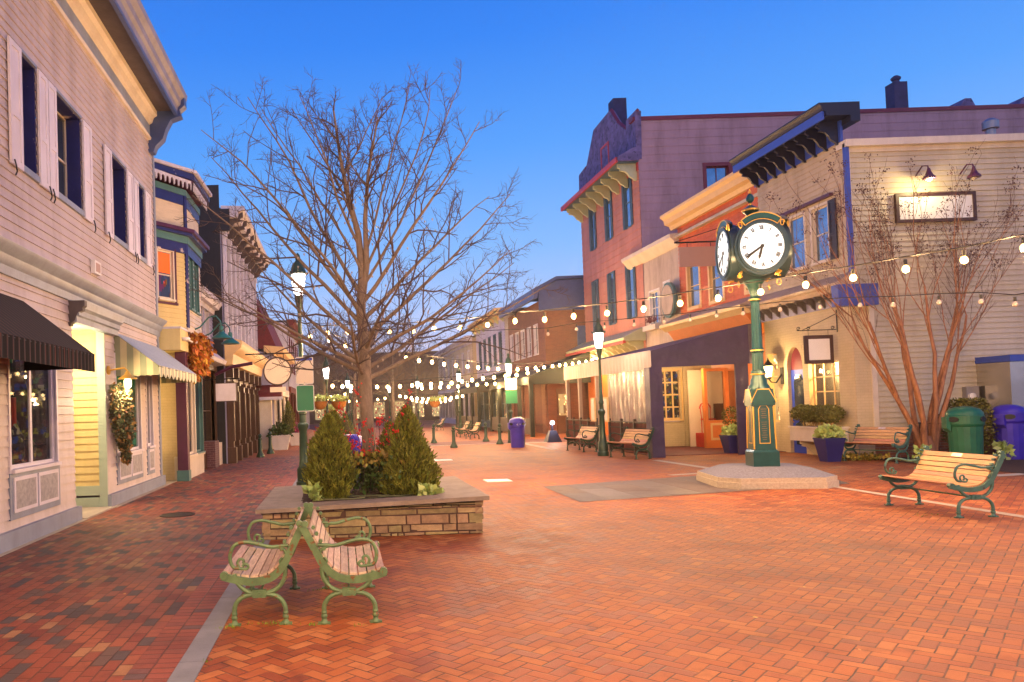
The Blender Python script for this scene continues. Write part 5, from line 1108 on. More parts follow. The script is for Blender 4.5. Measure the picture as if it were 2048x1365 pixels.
# ---------------------------------------------------------------- conifers and small plants in the planter
def conifer(name, label, x, y, z0, h, r, n, lobes=1, seed=1, group=None, size=.045):
    rg = random.Random(seed); K = thing(name, label, 'shrub', (x, y, z0), group)
    b = MB(); b.tube([(x, y, z0-.03), (x, y, z0+h*.8)], .02, 6); b.build('stem', m['bark'], K)
    L_ = [(0, 0, 1.0, 1.0)] if lobes == 1 else [(0, 0, 1.0, .8), (.5, -.1, .55, .62), (-.55, .1, .38, .55)][:lobes]
    b = MB(); V = b.V; F = b.F; co = MB()
    for (ox, oy, hs, rs) in L_:
        hh = h*hs; cx, cy = x+ox*r, y+oy*r; rad = r*rs if lobes > 1 else r
        def R(t): return rad*((.70+.30*sin(pi/2*t/.34)) if t < .34 else max(0, 1-((t-.34)/.66)**1.55))+.012
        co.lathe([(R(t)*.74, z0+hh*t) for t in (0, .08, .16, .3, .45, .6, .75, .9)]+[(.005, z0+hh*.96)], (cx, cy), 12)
        for _ in range(int(n*hs*rs)):
            t = rg.random()**1.25; a = rg.random()*6.283; lump = 1+.17*sin(a*4+t*15+seed)+.14*sin(a*9-t*27+seed)
            rr = R(t)*lump*rg.uniform(.72, 1.06); p = Vector((cx+rr*cos(a), cy+rr*sin(a), z0+hh*t+.02))
            d = Vector((cos(a)*.6+rg.gauss(0, .35), sin(a)*.6+rg.gauss(0, .35), 1.0+rg.gauss(0, .3))).normalized(); s = size*rg.uniform(.6, 1.5)
            for kk in range(2):
                w = d.cross(Vector((rg.gauss(0, 1), rg.gauss(0, 1), rg.gauss(0, 1)))).normalized()*s*.2; k = len(V)
                V += [tuple(p-w), tuple(p+w), tuple(p+d*s+w*.6), tuple(p+d*s*1.25), tuple(p+d*s-w*.6)]; F.append((k, k+1, k+2, k+3, k+4))
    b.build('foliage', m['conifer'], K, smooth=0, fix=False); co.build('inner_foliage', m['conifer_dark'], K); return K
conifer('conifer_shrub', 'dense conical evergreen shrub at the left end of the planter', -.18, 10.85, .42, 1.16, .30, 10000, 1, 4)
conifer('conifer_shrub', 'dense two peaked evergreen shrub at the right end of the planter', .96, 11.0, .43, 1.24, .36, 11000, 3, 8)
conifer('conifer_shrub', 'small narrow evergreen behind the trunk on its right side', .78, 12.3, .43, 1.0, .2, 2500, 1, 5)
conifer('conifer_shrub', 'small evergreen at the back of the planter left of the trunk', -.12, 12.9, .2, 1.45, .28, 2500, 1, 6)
b = MB()
def fh(): return Vector((rng.uniform(-.05, .85), 11.15+rng.gauss(0, .16), .45+.55*rng.random()**.7)), Vector((0, -.4, .5))
leaves(b, 1300, fh, .075, .2); hs_ = b.build('laurel_hedge', m['leaf_green'], smooth=0, fix=False); tag(hs_, 'low broad leaved hedge with yellowed tips in front of the tree trunk', 'hedge')
b = MB(); leaves(b, 550, lambda: (Vector((rng.uniform(-.05, .85), 11.1+rng.gauss(0, .16), .88+.16*rng.random())), Vector((0, -.4, .7))), .08, .3); b.build('yellow_leaves', m['leaf_yellow'], hs_, smooth=0, fix=False)
W_ = thing('winterberry', 'winterberry twigs dotted with red berries around the tree trunk', 'shrub', (.45, 11.1, .42))
b = MB(); bb = MB(); rg = random.Random(5)
for i in range(20):
    x0 = rg.choice((.18, .35, .7, .2, .62))+rg.gauss(0, .05); p, d, R = branch(b, (.45+(x0-.45)*.7, 11.15, .43), (rg.gauss(0, .28)+(x0-.45)*.3, rg.gauss(0, .1), 1), rg.uniform(.9, 1.5), .007, .003, 7, .09, .01, 4, rg)
    for j in range(5):
        k = rg.randint(3, 7); q, _, _ = branch(b, p[k], side_dir(d[k], .6, rg.random()*6.3, rg), rg.uniform(.1, .28), .003, .002, 3, .12, .04, 3, rg)
        for _ in range(rg.randint(2, 7)):
            c = q[rg.randint(1, 3)]+Vector((rg.gauss(0, .014), rg.gauss(0, .014), rg.gauss(0, .02))); kk = len(bb.V); s = .0155
            bb.V += [tuple(c+Vector(v)*s) for v in ((1, 0, 0), (0, 1, 0), (-1, 0, 0), (0, -1, 0), (0, 0, -1), (0, 0, 1))]; bb.F += [tuple(kk+w for w in f_) for f_ in ((0, 1, 5), (1, 2, 5), (2, 3, 5), (3, 0, 5), (1, 0, 4), (2, 1, 4), (3, 2, 4), (0, 3, 4))]
b.build('stems', m['twig'], W_, smooth=0, fix=False); tag(bb.build('berries', m['berry'], W_, smooth=0, fix=False), kind='stuff')
def tuft(x, y, z, r, h, n, mt, label, name='grass_tuft', cat='plant', size=.12):
    b = MB(); leaves(b, n, lambda: (Vector((x+rng.gauss(0, r*.5), y+rng.gauss(0, r*.5), z+h*rng.random())), Vector((0, 0, .5))), size, .6); return tag(b.build(name, mt, smooth=0, fix=False), label, cat)
tuft(1.2, 10.62, .44, .10, .08, 200, m['kale'], 'pale yellow green trailing plant at the right inner corner of the planter', 'trailing_plant')
tuft(-.42, 10.62, .44, .06, .16, 90, m['kale'], 'pale green trailing plant at the left inner corner of the planter', 'trailing_plant')
# ---------------------------------------------------------------- cast iron benches
def bez(P, n=6):
    """catmull-rom through 2D points"""
    Q = [P[0]]+list(P)+[P[-1]]; out = []
    for i in range(1, len(Q)-2):
        for k in range(n):
            t = k/n; out.append(tuple(.5*((2*Q[i][c])+(-Q[i-1][c]+Q[i+1][c])*t+(2*Q[i-1][c]-5*Q[i][c]+4*Q[i+1][c]-Q[i+2][c])*t*t+(-Q[i-1][c]+3*Q[i][c]-3*Q[i+1][c]+Q[i+2][c])*t**3) for c in (0, 1)))
    out.append(tuple(P[-1])); return out
SEATC = [(.29, .425), (.18, .395), (.05, .375), (-.08, .40), (-.17, .48), (-.225, .58), (-.28, .69), (-.335, .80)]
def bench(label, ironm, woodm, Lh=.62, plaque=False, group='cast iron benches', wide=True):
    """local frame: sitter faces +X, length along Y, feet on z=0"""
    K = thing('park_bench', label, 'bench', (0, 0, 0), group)
    S_ = bez(SEATC, 6)
    for sy in (-1, 1):
        y = sy*(Lh+.015); b = MB()
        # rail: flat band under and behind the slats
        up = [(p[0], p[1]) for p in S_]; off = []
        for i, p in enumerate(S_):
            a = S_[max(i-1, 0)]; c = S_[min(i+1, len(S_)-1)]; dx, dz = c[0]-a[0], c[1]-a[1]; l = sqrt(dx*dx+dz*dz) or 1; off.append((p[0]+dz/l*.055, p[1]-dx/l*.055 if 0 else p[1]-(-dx/l)*-.055))
        off = []
        for i, p in enumerate(S_):
            a = S_[max(i-1, 0)]; c = S_[min(i+1, len(S_)-1)]; dx, dz = c[0]-a[0], c[1]-a[1]; l = sqrt(dx*dx+dz*dz) or 1
            off.append((p[0]+dz/l*-.058, p[1]+dx/l*.058))       # rotate tangent towards the outside
        P = up+off[::-1]; b.prism(P, y-.018, y+.018)
        R_ = .020
        def tb_(pts, r, n=6, sq=1.0): b.tube([(p[0], y, p[1]) for p in bez(pts, n)], r, 8, sq=sq)
        b.tube([(.28, y-.03, .405), (.28, y+.03, .405)], .032, 10); b.tube([(-.337, y-.025, .80), (-.337, y+.025, .80)], .026, 10)
        tb_([(-.24, .63), (-.17, .625), (-.10, .62), (.0, .645), (.10, .665), (.185, .645), (.225, .575), (.225, .51), (.20, .465), (.155, .455)], .0155)
        tb_([(-.235, .54), (-.20, .60), (-.13, .622)], .013); tb_([(-.24, .53), (-.20, .47), (-.17, .5), (-.19, .53)], .010)
        tb_([(.155, .455), (.10, .45), (.085, .475), (.11, .49), (.13, .47)], .012); tb_([(.155, .455), (.17, .50), (.15, .53), (.12, .52), (.125, .495)], .011)
        tb_([(-.215, .45), (-.20, .36), (-.14, .285), (-.05, .252), (.05, .252), (.13, .29), (.18, .35), (.20, .41)], .0185)
        tb_([(-.205, .10), (-.20, .15), (-.165, .205), (-.10, .238), (0, .246), (.10, .238), (.165, .205), (.20, .15), (.205, .10)], .0195)
        b.box(-.055, .055, y-.026, y+.026, .222, .282); b.tube([(0, y-.036, .252), (0, y+.036, .252)], .017, 10)
        b.box(-.10, .10, y-.014, y+.014, .238, .262)
        for fx in (-.205, .205):
            b.lathe([(.030, .0), (.034, .012), (.022, .03), (.019, .045), (.026, .055), (.026, .07), (.020, .08), (.024, .095), (.018, .11)], (fx, y), 10)
            b.box(fx-.05, fx+.05, y-.02, y+.02, 0, .016)
        for (px, pz) in ((-.215, .66), (-.245, .72), (-.19, .60), (-.27, .77), (.15, .365), (.05, .345), (-.05, .36)): b.tube([(px, y-.02, pz), (px, y+.02, pz)], .017, 6)
        b.build('end_frame', ironm, K)
    # slats along the curve
    L_ = [0]
    for p, q in zip(S_, S_[1:]): L_.append(L_[-1]+sqrt((p[0]-q[0])**2+(p[1]-q[1])**2))
    tot = L_[-1]
    def at(s):
        for i in range(len(S_)-1):
            if L_[i] <= s <= L_[i+1]+1e-9: f_ = (s-L_[i])/(L_[i+1]-L_[i]); return Vector((S_[i][0]+(S_[i+1][0]-S_[i][0])*f_, S_[i][1]+(S_[i+1][1]-S_[i][1])*f_))
        return Vector(S_[-1])
    sb, bb = MB(), MB(); w = .062; gap = .013; s = .0; sl_ = 0
    while s+w < tot+.005:
        a, c = at(s), at(min(s+w, tot)); d = (c-a).normalized(); nn = Vector((-d.y, d.x))*-1
        if nn.y < 0 and s < .4: nn = -nn
        if s >= .4 and nn.x < 0: nn = -nn
        t = .017; Q = [a, c, c+nn*t, a+nn*t]; tgt = sb if s < .40 else bb
        tgt.prism([(v.x, v.y) for v in Q], -Lh, Lh); sl_ = s; nl_ = nn; s += w+gap
    sb.build('seat', woodm, K, smooth=0); bk = bb.build('backrest', woodm, K, smooth=0)
    b = MB(); b.tube([(0, -Lh, .252), (0, Lh, .252)], .011, 8); b.build('stretcher', ironm, K)
    if plaque:
        a = at(sl_+.008)+nl_*.017; c = at(sl_+.054)+nl_*.017; e_ = nl_*.003; b = MB(); b.prism([(v.x, v.y) for v in (a, c, c+e_, a+e_)], -.10, .08); b.build('plaque', m['brass'], bk)
    return K
k1 = bench('weathered green bench facing right, back to back with its twin in the foreground', m['cast_iron_green'], m['bench_wood_grey'], .58)
k1.location = (.02, 6.63, 0)
k2 = copy_tree(k1); k2['label'] = 'rusty yellow green bench facing left, back to back with its twin in the foreground'; k2.location = (-.70, 6.66, 0); k2.rotation_euler.z = pi
k3 = bench('teal iron bench with orange slats and brass plaque, nearest on the right', m['cast_iron_teal'], m['bench_wood'], .64, plaque=True); k3.location = (8.40, 10.66, 0); k3.rotation_euler.z = pi-.02; k3.scale = (1.1, 1.0, 1.06)
x, y = G(1752, 920); k4 = copy_tree(k3); k4['label'] = 'teal iron bench against the cream side wall beside the blue pot'; k4.location = (13.15, 18.55, 0); k4.rotation_euler.z = pi+.38; k4.scale = (1.08, .95, 1.1)
k5 = bench('dark iron bench with pale slats beside the purple curtain', m['lamp_green'], m['bench_wood'], .60); k5.location = (8.55, 22.35, 0); k5.rotation_euler.z = pi+.25; k5.scale = (1.1, 1.0, 1.1)
k6 = copy_tree(k5); k6['label'] = 'dark iron bench with middle armrest left of the black street lamp'; k6.location = (8.35, 26.2, 0); k6.rotation_euler.z = pi+.15
for i, (px, py, lb) in enumerate(((945, 872, 'pair seat bench by the far cafe railing, nearer one'), (925, 868, 'pair seat bench by the far cafe railing, farther one'), (878, 855, 'single pale bench far down the pedestrian street'))):
    x, y = G(px, py+6); k = copy_tree(k5); k['label'] = lb; k.location = (x, min(y, 60), 0); k.rotation_euler.z = pi
# ---------------------------------------------------------------- street clock on granite plinth
CX, CY = 8.22, 14.72; rot = radians(-11)
def RT(dx, dy): return (CX+dx*cos(rot)-dy*sin(rot), CY+dx*sin(rot)+dy*cos(rot))
TR = lambda x, y, z: (*RT(x, y), z)
Pl = thing('granite_plinth', 'low chamfered granite plinth under the street clock', 'plinth', (CX, CY, 0))
A_ = [G(*p) for p in ((1400, 971), (1462, 983), (1671, 967))]
fl, fr_ = Vector(A_[1]), Vector(A_[2]); 
hx = 1.32; sl_ = .42
oct_ = lambda h, c: [(-h+c, -h), (h-c, -h), (h, -h+c), (h, h-c), (h-c, h), (-h+c, h), (-h, h-c), (-h, -h+c)]
def octring(b, h0, c0, z0, h1, c1, z1, mid=True):
    P, Q = oct_(h0, c0), oct_(h1, c1); n = b.pts([TR(p[0], p[1], z0) for p in P]+[TR(p[0], p[1], z1) for p in Q])
    for i in range(8): j = (i+1) % 8; b.F.append((n+i, n+j, n+8+j, n+8+i))
    b.F.append(tuple(n+8+i for i in range(8))); b.F.append(tuple(n+i for i in reversed(range(8))))
b = MB(); octring(b, 1.04, .32, 0, 1.04, .32, .12); octring(b, 1.02, .31, .12, 1.02, .31, .2); b.build('granite_base', m['granite'], Pl)
b = MB(); octring(b, 1.01, .305, .2, .66, .2, .345); b.build('granite_top', m['granite_top'], Pl)
CK = thing('street_clock', 'green four sided street clock with glowing white dials and gold trim', 'clock', (CX, CY, .345))
def sq(b, h0, z0, h1, z1, g=None):
    n = b.pts([TR(x, y, z0) for x, y in ((-h0, -h0), (h0, -h0), (h0, h0), (-h0, h0))]+[TR(x, y, z1) for x, y in ((-h1, -h1), (h1, -h1), (h1, h1), (-h1, h1))])
    b.F += [tuple(n+i for i in f_) for f_ in ((0, 3, 2, 1), (4, 5, 6, 7), (0, 1, 5, 4), (1, 2, 6, 5), (2, 3, 7, 6), (3, 0, 4, 7))]
b = MB(); sq(b, .265, .345, .265, .62); sq(b, .265, .62, .23, .66); sq(b, .223, .66, .20, 1.62); b.build('base', m['clock_green'], CK)
def onface(k, f_):      # k-th side frame: (u,w,z) -> world; w = distance from axis
    c, s = cos(k*pi/2), sin(k*pi/2)
    return lambda u, w, z: TR(u*c+w*s, u*s-w*c, z)
b = MB(); q = MB(); gl = MB()
for k in range(4):
    F0_ = onface(k, 0); F_ = (lambda f: (lambda u, w, z: f(u*.85, w*.85, z)))(F0_)
    def pf(P, w0, w1, bb_): n = bb_.pts([F_(p[0], w0, p[1]) for p in P]+[F_(p[0], w1, p[1]) for p in P]); kk = len(P); bb_.F.append(tuple(n+i for i in range(kk))); bb_.F.append(tuple(n+kk+i for i in reversed(range(kk)))); [bb_.F.append((n+i, n+(i+1) % kk, n+kk+(i+1) % kk, n+kk+i)) for i in range(kk)]
    pf([(-.30, 1.60), (-.14, 1.84), (.14, 1.84), (.30, 1.60), (.235, 1.52), (-.235, 1.52)], .225, .285, b)
    pf([(-.27, 1.66), (-.13, 1.86), (.13, 1.86), (.27, 1.66), (.0, 1.9)], .0, .24, b)
    for (a, c, z0, z1) in ((-.13, -.115, .80, 1.45), (.115, .13, .80, 1.45)): pf([(a, z0), (c, z0), (c, z1), (a, z1)], .252, .262, q)
    pf([(-.13, .785), (.13, .785), (.13, .80), (-.13, .80)], .255, .266, q); pf([(-.13, 1.45), (-.07, 1.53), (.07, 1.53), (.13, 1.45), (.118, 1.45), (.065, 1.515), (-.065, 1.515), (-.118, 1.45)], .248, .256, q)
    pf([(-.31, 1.59), (-.145, 1.845), (.145, 1.845), (.31, 1.59), (.30, 1.585), (.138, 1.83), (-.138, 1.83), (-.30, 1.585)], .28, .292, q)
    for i in range(15):
        z = .86+i*.042; wv = .045+.012*((i*7) % 3)
        if i == 9: continue
        pf([(-wv, z), (wv, z), (wv, z+.010), (-wv, z+.010)], .254, .259, gl)
b.build('pediment', m['clock_green'], CK); q.build('gold_lines', m['gold'], CK); gl.build('raised_lettering', m['lettering'], CK)
for (sx_, sy_) in ((-1, -1), (1, -1), (1, 1), (-1, 1)): b = MB(); b.tube([TR(sx_*.223, sy_*.223, .68), TR(sx_*.204, sy_*.204, 1.5)], .016, 6); b.build('corner_trim', m['gold'], CK)
b = MB(); b.lathe([(.22, 1.80), (.21, 1.9), (.17, 1.95), (.165, 2.02), (.13, 2.08), (.125, 2.14), (.15, 2.15), (.145, 2.2), (.115, 2.22), (.11, 2.55), (.135, 2.58), (.13, 2.63), (.105, 2.66), (.085, 3.55), (.11, 3.58), (.12, 3.63), (.09, 3.66), (.09, 3.72), (.14, 3.86), (.22, 3.98), (.24, 4.04)], (CX, CY), 24, flute=.12, fr=(2.2, 3.56)); b.build('column', m['clock_green'], CK)
for z, r in ((2.14, .156), (2.605, .14), (3.60, .125)): b = MB(); b.lathe([(r-.02, z-.018), (r, z-.01), (r, z+.01), (r-.02, z+.018)], (CX, CY), 24); b.build('gold_ring', m['gold'], CK)
# head: four drums on a rounded box
DZ, DR = 4.56, .44
b = MB(); P = []
for (z, h, c) in ((3.98, .22, .1), (4.08, .42, .16), (4.2, .52, .2), (4.5, .55, .22), (4.9, .50, .2), (5.02, .36, .14), (5.08, .16, .06)): P.append((z, h, c))
for (a, c) in zip(P, P[1:]): octring(b, a[1], a[2], a[0], c[1], c[2], c[0])
b.build('clock_head', m['clock_case'], CK, smooth=50)
dials = []
for k in range(4):
    F_ = onface(k, 0); n_ = 40
    def ringp(r0, r1, w0, w1, bb_, a0=0, a1=2*pi, n_=40, z0=DZ):
        k0 = len(bb_.V)
        for i in range(n_+1):
            a = a0+(a1-a0)*i/n_; c, s = cos(a), sin(a); bb_.V += [F_(r0*c, w0, z0+r0*s), F_(r1*c, w0, z0+r1*s), F_(r1*c, w1, z0+r1*s), F_(r0*c, w1, z0+r0*s)]
        for i in range(n_):
            A0 = k0+i*4
            for j in range(4): bb_.F.append((A0+j, A0+(j+1) % 4, A0+4+(j+1) % 4, A0+4+j))
    b = MB(); ringp(.44, .55, .40, .60, b); ringp(.45, .50, .60, .635, b); dr = b.build('dial_rim', m['clock_case'], CK, smooth=50)
    b = MB(); k0 = b.pts([F_(DR*cos(2*pi*i/40), .60, DZ+DR*sin(2*pi*i/40)) for i in range(40)]); b.F.append(tuple(range(k0, k0+40))); dl = b.build('dial', m['dial_glass'], dr, smooth=0)
    # hands 7:39 style as in the photo
    def bar(bb_, a, r0, r1, w0, w1, off=.0, side=0.0):
        d = (sin(a), cos(a)); n = (cos(a), -sin(a)); k0 = bb_.pts([F_(d[0]*r+n[0]*(s+side), .604+off, DZ+d[1]*r+n[1]*(s+side)) for r, s in ((r0, -w0), (r0, w0), (r1, w1), (r1, -w1))]+[F_(d[0]*r+n[0]*(s+side), .608+off, DZ+d[1]*r+n[1]*(s+side)) for r, s in ((r0, -w0), (r0, w0), (r1, w1), (r1, -w1))])
        bb_.F += [tuple(k0+i for i in f_) for f_ in ((0, 3, 2, 1), (4, 5, 6, 7), (0, 1, 5, 4), (1, 2, 6, 5), (2, 3, 7, 6), (3, 0, 4, 7))]
    b = MB(); am, ah = radians(238), radians(198)
    bar(b, am, -.02, .30, .017, .024, .006); bar(b, am, .27, .31, .018, .03, .006); bar(b, am, .31, .385, .03, .002, .006); bar(b, am, -.13, 0, .003, .006, .006)
    bar(b, ah, -.02, .17, .018, .027, .012); bar(b, ah, .17, .20, .02, .03, .012); bar(b, ah, .20, .27, .03, .002, .012); ringp(.0001, .035, .604, .624, b, n_=16); b.build('hands', m['black'], dl)
    b = MB(); nums = ['XII', 'I', 'II', 'III', 'IIII', 'V', 'VI', 'VII', 'VIII', 'IX', 'X', 'XI']
    for i, tx in enumerate(nums):
        a = radians(30*i); wd = {'I': .022, 'V': .042, 'X': .042}; tot = sum(wd[c] for c in tx); x0 = -tot/2
        r0, r1 = .315, .395
        for c in tx:
            cx_ = x0+wd[c]/2
            if c == 'I': bar(b, a, r0, r1, .0085, .0085, 0, cx_)
            else:
                d = (sin(a), cos(a)); n = (cos(a), -sin(a))
                def seg(sa, ra, sb_, rb, t):
                    k0 = b.pts([F_(d[0]*r+n[0]*s, w, DZ+d[1]*r+n[1]*s) for w in (.604, .608) for r, s in ((ra, sa-t), (ra, sa+t), (rb, sb_+t), (rb, sb_-t))]); b.F += [tuple(k0+q for q in f_) for f_ in ((0, 3, 2, 1), (4, 5, 6, 7), (0, 1, 5, 4), (1, 2, 6, 5), (2, 3, 7, 6), (3, 0, 4, 7))]
                if c == 'V': seg(cx_-.015, r1, cx_, r0, .009); seg(cx_+.015, r1, cx_, r0, .005)
                else: seg(cx_-.015, r1, cx_+.015, r0, .009); seg(cx_+.015, r1, cx_-.015, r0, .005)
            x0 += wd[c]
    for i in range(60): bar(b, radians(6*i), .415, .425 if i % 5 else .43, .003, .003)
    b.build('numerals', m['black'], dl)
    b = MB(); ringp(.52, .64, .50, .60, b, radians(52), radians(128), 20); b.build('arch', m['clock_green'], CK)
    b = MB(); ringp(.64, .655, .55, .615, b, radians(52), radians(128), 20); ringp(.515, .527, .58, .615, b, radians(52), radians(128), 20)
    for sgn in (-1, 1):
        a = pi/2+sgn*radians(38); b.tube([F_(.52*cos(a), .615, DZ+.52*sin(a)), F_(.65*cos(a), .615, DZ+.65*sin(a))], .010, 5)
        cxx, czz = .60*cos(a)-sgn*.05, DZ+.60*sin(a)-.05
        b.tube([F_(cxx-sgn*.05*(1-t*.5)*cos(t*7), .60, czz+.07*(1-t*.5)*sin(t*7)) for t in [j/12 for j in range(13)]], .011, 5)
    b.build('scroll', m['gold'], CK)
    b = MB(); b.lathe([(.0, 0)], (0, 0), 3) if 0 else None
    for sgn in (1,):
        x_, w_ = .36*sgn, .36
        for j in range(7): aa = j*.9; b.tube([F_(x_+.02*cos(aa), w_, 4.12-.03*j*.5), F_(x_+.06*cos(aa), w_+.06+.01*sin(aa*3), 4.08-.02*j*.6)], .022, 5)
        b.tube([F_(x_+.045*cos(t), w_+.07, 3.88+.06*sin(t)) for t in [2*pi*j/14 for j in range(15)]], .008, 5)
    b.build('lion_mask', m['gold'], CK)
b = MB(); b.lathe([(.30, 5.04), (.2, 5.1), (.08, 5.16), (.06, 5.22), (.10, 5.3), (.17, 5.36), (.175, 5.4), (.10, 5.44), (.03, 5.48), (.025, 5.52), (.08, 5.57), (.082, 5.62), (.05, 5.68), (.02, 5.71)], (CX, CY), 20); b.build('finial', m['clock_green'], CK)
for P_ in ([(.172, 5.355), (.182, 5.37), (.182, 5.385), (.172, 5.4)], [(.028, 5.47), (.035, 5.5), (.02, 5.53)]): b = MB(); b.lathe(P_, (CX, CY), 20); b.build('gold_band', m['gold'], CK)
b = MB(); b.lathe([(.015, 5.70), (.035, 5.73), (.03, 5.76), (.012, 5.78), (.02, 5.8), (.0, 5.83)], (CX, CY), 12); b.build('gold_finial', m['gold'], CK); CK.scale = (.88, .88, 1)
# ---------------------------------------------------------------- street lamps
def lamp(label, x, y, h, power=0, signs=None, group='street lamps', style=0, sc=1.0):
    K = thing('street_lamp', label, 'street lamp', (x, y, 0), group)
    k = h/5.3
    b = MB(); w = 1.0*sc
    b.lathe([(.19*w, 0), (.19*w, .12), (.165*w, .14), (.165*w, .42), (.12*w, .48), (.115*w, .55), (.105*w, .60), (.085*w, 1.25), (.10*w, 1.3), (.125*w, 1.36), (.12*w, 1.42), (.075*w, 1.46), (.07*w, 1.62), (.09*w, 1.65), (.085*w, 1.7), (.062*w, 1.75), (.042*w, h-1.35), (.055*w, h-1.3), (.055*w, h-1.26), (.09*w, h-1.1), (.10*w, h-1.02), (.10*w, h-.98)], (x, y), 24, flute=.1, fr=(.6, 1.26)); b.build('pole', m['lamp_green'], K)
    b = MB(); b.lathe([(.085*w, h-.98), (.115*w, h-.88), (.15*w, h-.66), (.155*w, h-.5)], (x, y), 16); b.build('lamp_glass', m['lamp_glass'], K)
    b = MB(); b.lathe([(.20*w, h-.50), (.205*w, h-.47), (.17*w, h-.42), (.14*w, h-.30), (.08*w, h-.22), (.05*w, h-.18), (.06*w, h-.12), (.05*w, h-.06), (.02*w, h-.02), (.0, h)], (x, y), 20)
    for i in range(8): a = i*pi/4; b.tube([(x+.205*w*cos(a), y+.205*w*sin(a), h-.5), (x+.24*w*cos(a), y+.24*w*sin(a), h-.44)], .014, 4)
    b.build('hood', m['lamp_green'], K)
    b = MB()
    for i in range(4): a = i*pi/2+.4; b.tube([(x+.09*w*cos(a), y+.09*w*sin(a), h-.98), (x+.158*w*cos(a), y+.158*w*sin(a), h-.5)], .007, 4)
    b.build('cage', m['lamp_green'], K)
    if power: spot('lamp_light', (x, y, h-.74), power, (1, .78, .62), .16, K)
    return K
lamp('tall green street lamp with two blank signs on its post, behind the planter', -.86, 16.9, 5.3, 220)
for (z0, z1, fm_, bm, lb, nm) in ((2.31, 2.92, 'sign_white', 'sign_white', 'blank white rounded sign with blue band on the left lamp post', 'white_sign'), (1.70, 2.29, 'sign_white', 'sign_green', 'blank green rounded sign under the white one on the left lamp post', 'green_sign')):
    def rr(w, h_, r): return [(sx_*(w-r)+r*cos(a), sz*(h_-r)+r*sin(a)) for sx_, sz, a0 in ((1, 1, 0), (-1, 1, pi/2), (-1, -1, pi), (1, -1, 1.5*pi)) for a in (a0, a0+pi/6, a0+pi/3, a0+pi/2)]
    zc = (z0+z1)/2; hh = (z1-z0)/2
    b = MB(FF(16.75)); P = rr(.20, hh, .04); b.prism([(-.78+p[0], zc+p[1]) for p in P], -.006, .006); s = b.build(nm, m[fm_]); tag(s, lb, 'sign')
    b = MB(FF(16.75)); P = rr(.185, hh-.015, .03); b.prism([(-.78+p[0], zc+p[1]) for p in P], .0065, .009); b.build('face', m['sign_cream' if bm == 'sign_white' else bm], s)
    if nm == 'white_sign': b = MB(FF(16.75)); b.box(-.96, -.60, .0095, .012, z1-.085, z1-.025); b.build('blue_band', m['blue_paint'], s)
    b = MB(FF(16.75)); b.tube([(-.78, .006, zc-hh+.035), (-.78, .014, zc-hh+.035)], .008, 6); b.build('bolt', m['grey_metal'], s)
lamp('dark green street lamp in front of the patio railing', 8.2, 23.6, 4.36, 190, style=1, sc=.92)
lamp('street lamp far right with white and green signs, behind the purple bin', 7.5, 33.2, 4.0, 90, sc=.85)
x, y = 7.3, 46; lamp('small far street lamp right of the street centre', x, y, 4.2, 60, sc=.85)
lamp('far street lamp carrying a hanging basket, right of centre', 6.0, 58, 4.2, 60, sc=.85)
lamp('farthest street lamp on the right', 4.6, 70, 4.2, 0, sc=.85)
lamp('street lamp with two hanging baskets left of the tree trunk', -.55, 31.0, 4.0, 90, sc=.8)
lamp('far street lamp behind the tree trunk', .5, 48, 4.1, 60, sc=.85)
lamp('farthest street lamp on the left', .9, 62, 4.1, 0, sc=.85)
# lamps behind the photographer
lamp('street lamp behind the photographer on the right', 7.6, -1.8, 5.0, 300)
lamp('street lamp behind the photographer on the left', -1.6, -2.6, 5.0, 160)
lamp('street lamp beside the photographer off to the far right', 15.5, 6.5, 5.0, 300)
for (z0, z1, bm, lb) in ((2.35, 2.85, 'sign_white', 'small white notice on the far right lamp post'), (1.75, 2.32, 'sign_green', 'small green notice on the far right lamp post')):
    b = MB(FF(33.0)); b.box(7.27, 7.78, 0, .02, z0, z1); tag(b.build('post_sign', m[bm]), lb, 'sign')
# ---------------------------------------------------------------- string lights
def pplane(px, py, A_, B_):      # pixel ray against the vertical plane through A_ and B_ (xy)
    r = ray(px, py); d = Vector((B_[0]-A_[0], B_[1]-A_[1])); n = Vector((-d.y, d.x)); t = n.dot(Vector(A_))/(n.x*r.x+n.y*r.y); return Vector((r.x*t, r.y*t, EYE+r.z*t))
NB = [0]
def bulb(par, p, s, lit, energy=0):
    b = MB(); b.tube([p+Vector((0, 0, .06*s)), p+Vector((0, 0, .0))], .017*s, 6); sck = b.build('socket', m['wire'], par)
    b = MB(); b.lathe([(.014*s, p.z), (.027*s, p.z-.015*s), (.034*s, p.z-.04*s), (.026*s, p.z-.066*s), (.004*s, p.z-.078*s)], (p.x, p.y), 10); b.build('bulb', (m['bulb'] if s < 1.8 else m['bulb_far']) if lit else m['bulb_off'], par); NB[0] += 1
    if energy: spot('bulb_light', (p.x, p.y, p.z-.16*s), energy, (1, .58, .24), .05, par)
def lights(label, pts, lit=True, s=1.0, every=3, energy=0, sag=.0, ext=None, group='string lights'):
    mid = pts[len(pts)//2]; K = thing('string_light', label, 'string lights', tuple(mid), group)
    P = [p+Vector((0, 0, .09*s)) for p in pts]; Wp = []
    if ext: P = [Vector(ext[0])]+P+[Vector(ext[1])]
    b = MB(); b.tube(P, .009*max(1, s*.8), 4, cap=False); b.build('wire', m['wire'], K, smooth=0)
    for i, p in enumerate(pts): bulb(K, p, s, lit, energy if i % every == 0 else 0)
    return K
A_, B_ = (9.3, 11.2), (1.2, 18.6)
px1 = [(2048, 488), (1928, 513), (1811, 531), (1706, 549), (1611, 563), (1521, 578), (1436, 590), (1360, 601), (1287, 612), (1214, 621), (1147, 627), (1089, 634), (1030, 637), (975, 645), (920, 650), (868, 653), (826, 657), (779, 659)]
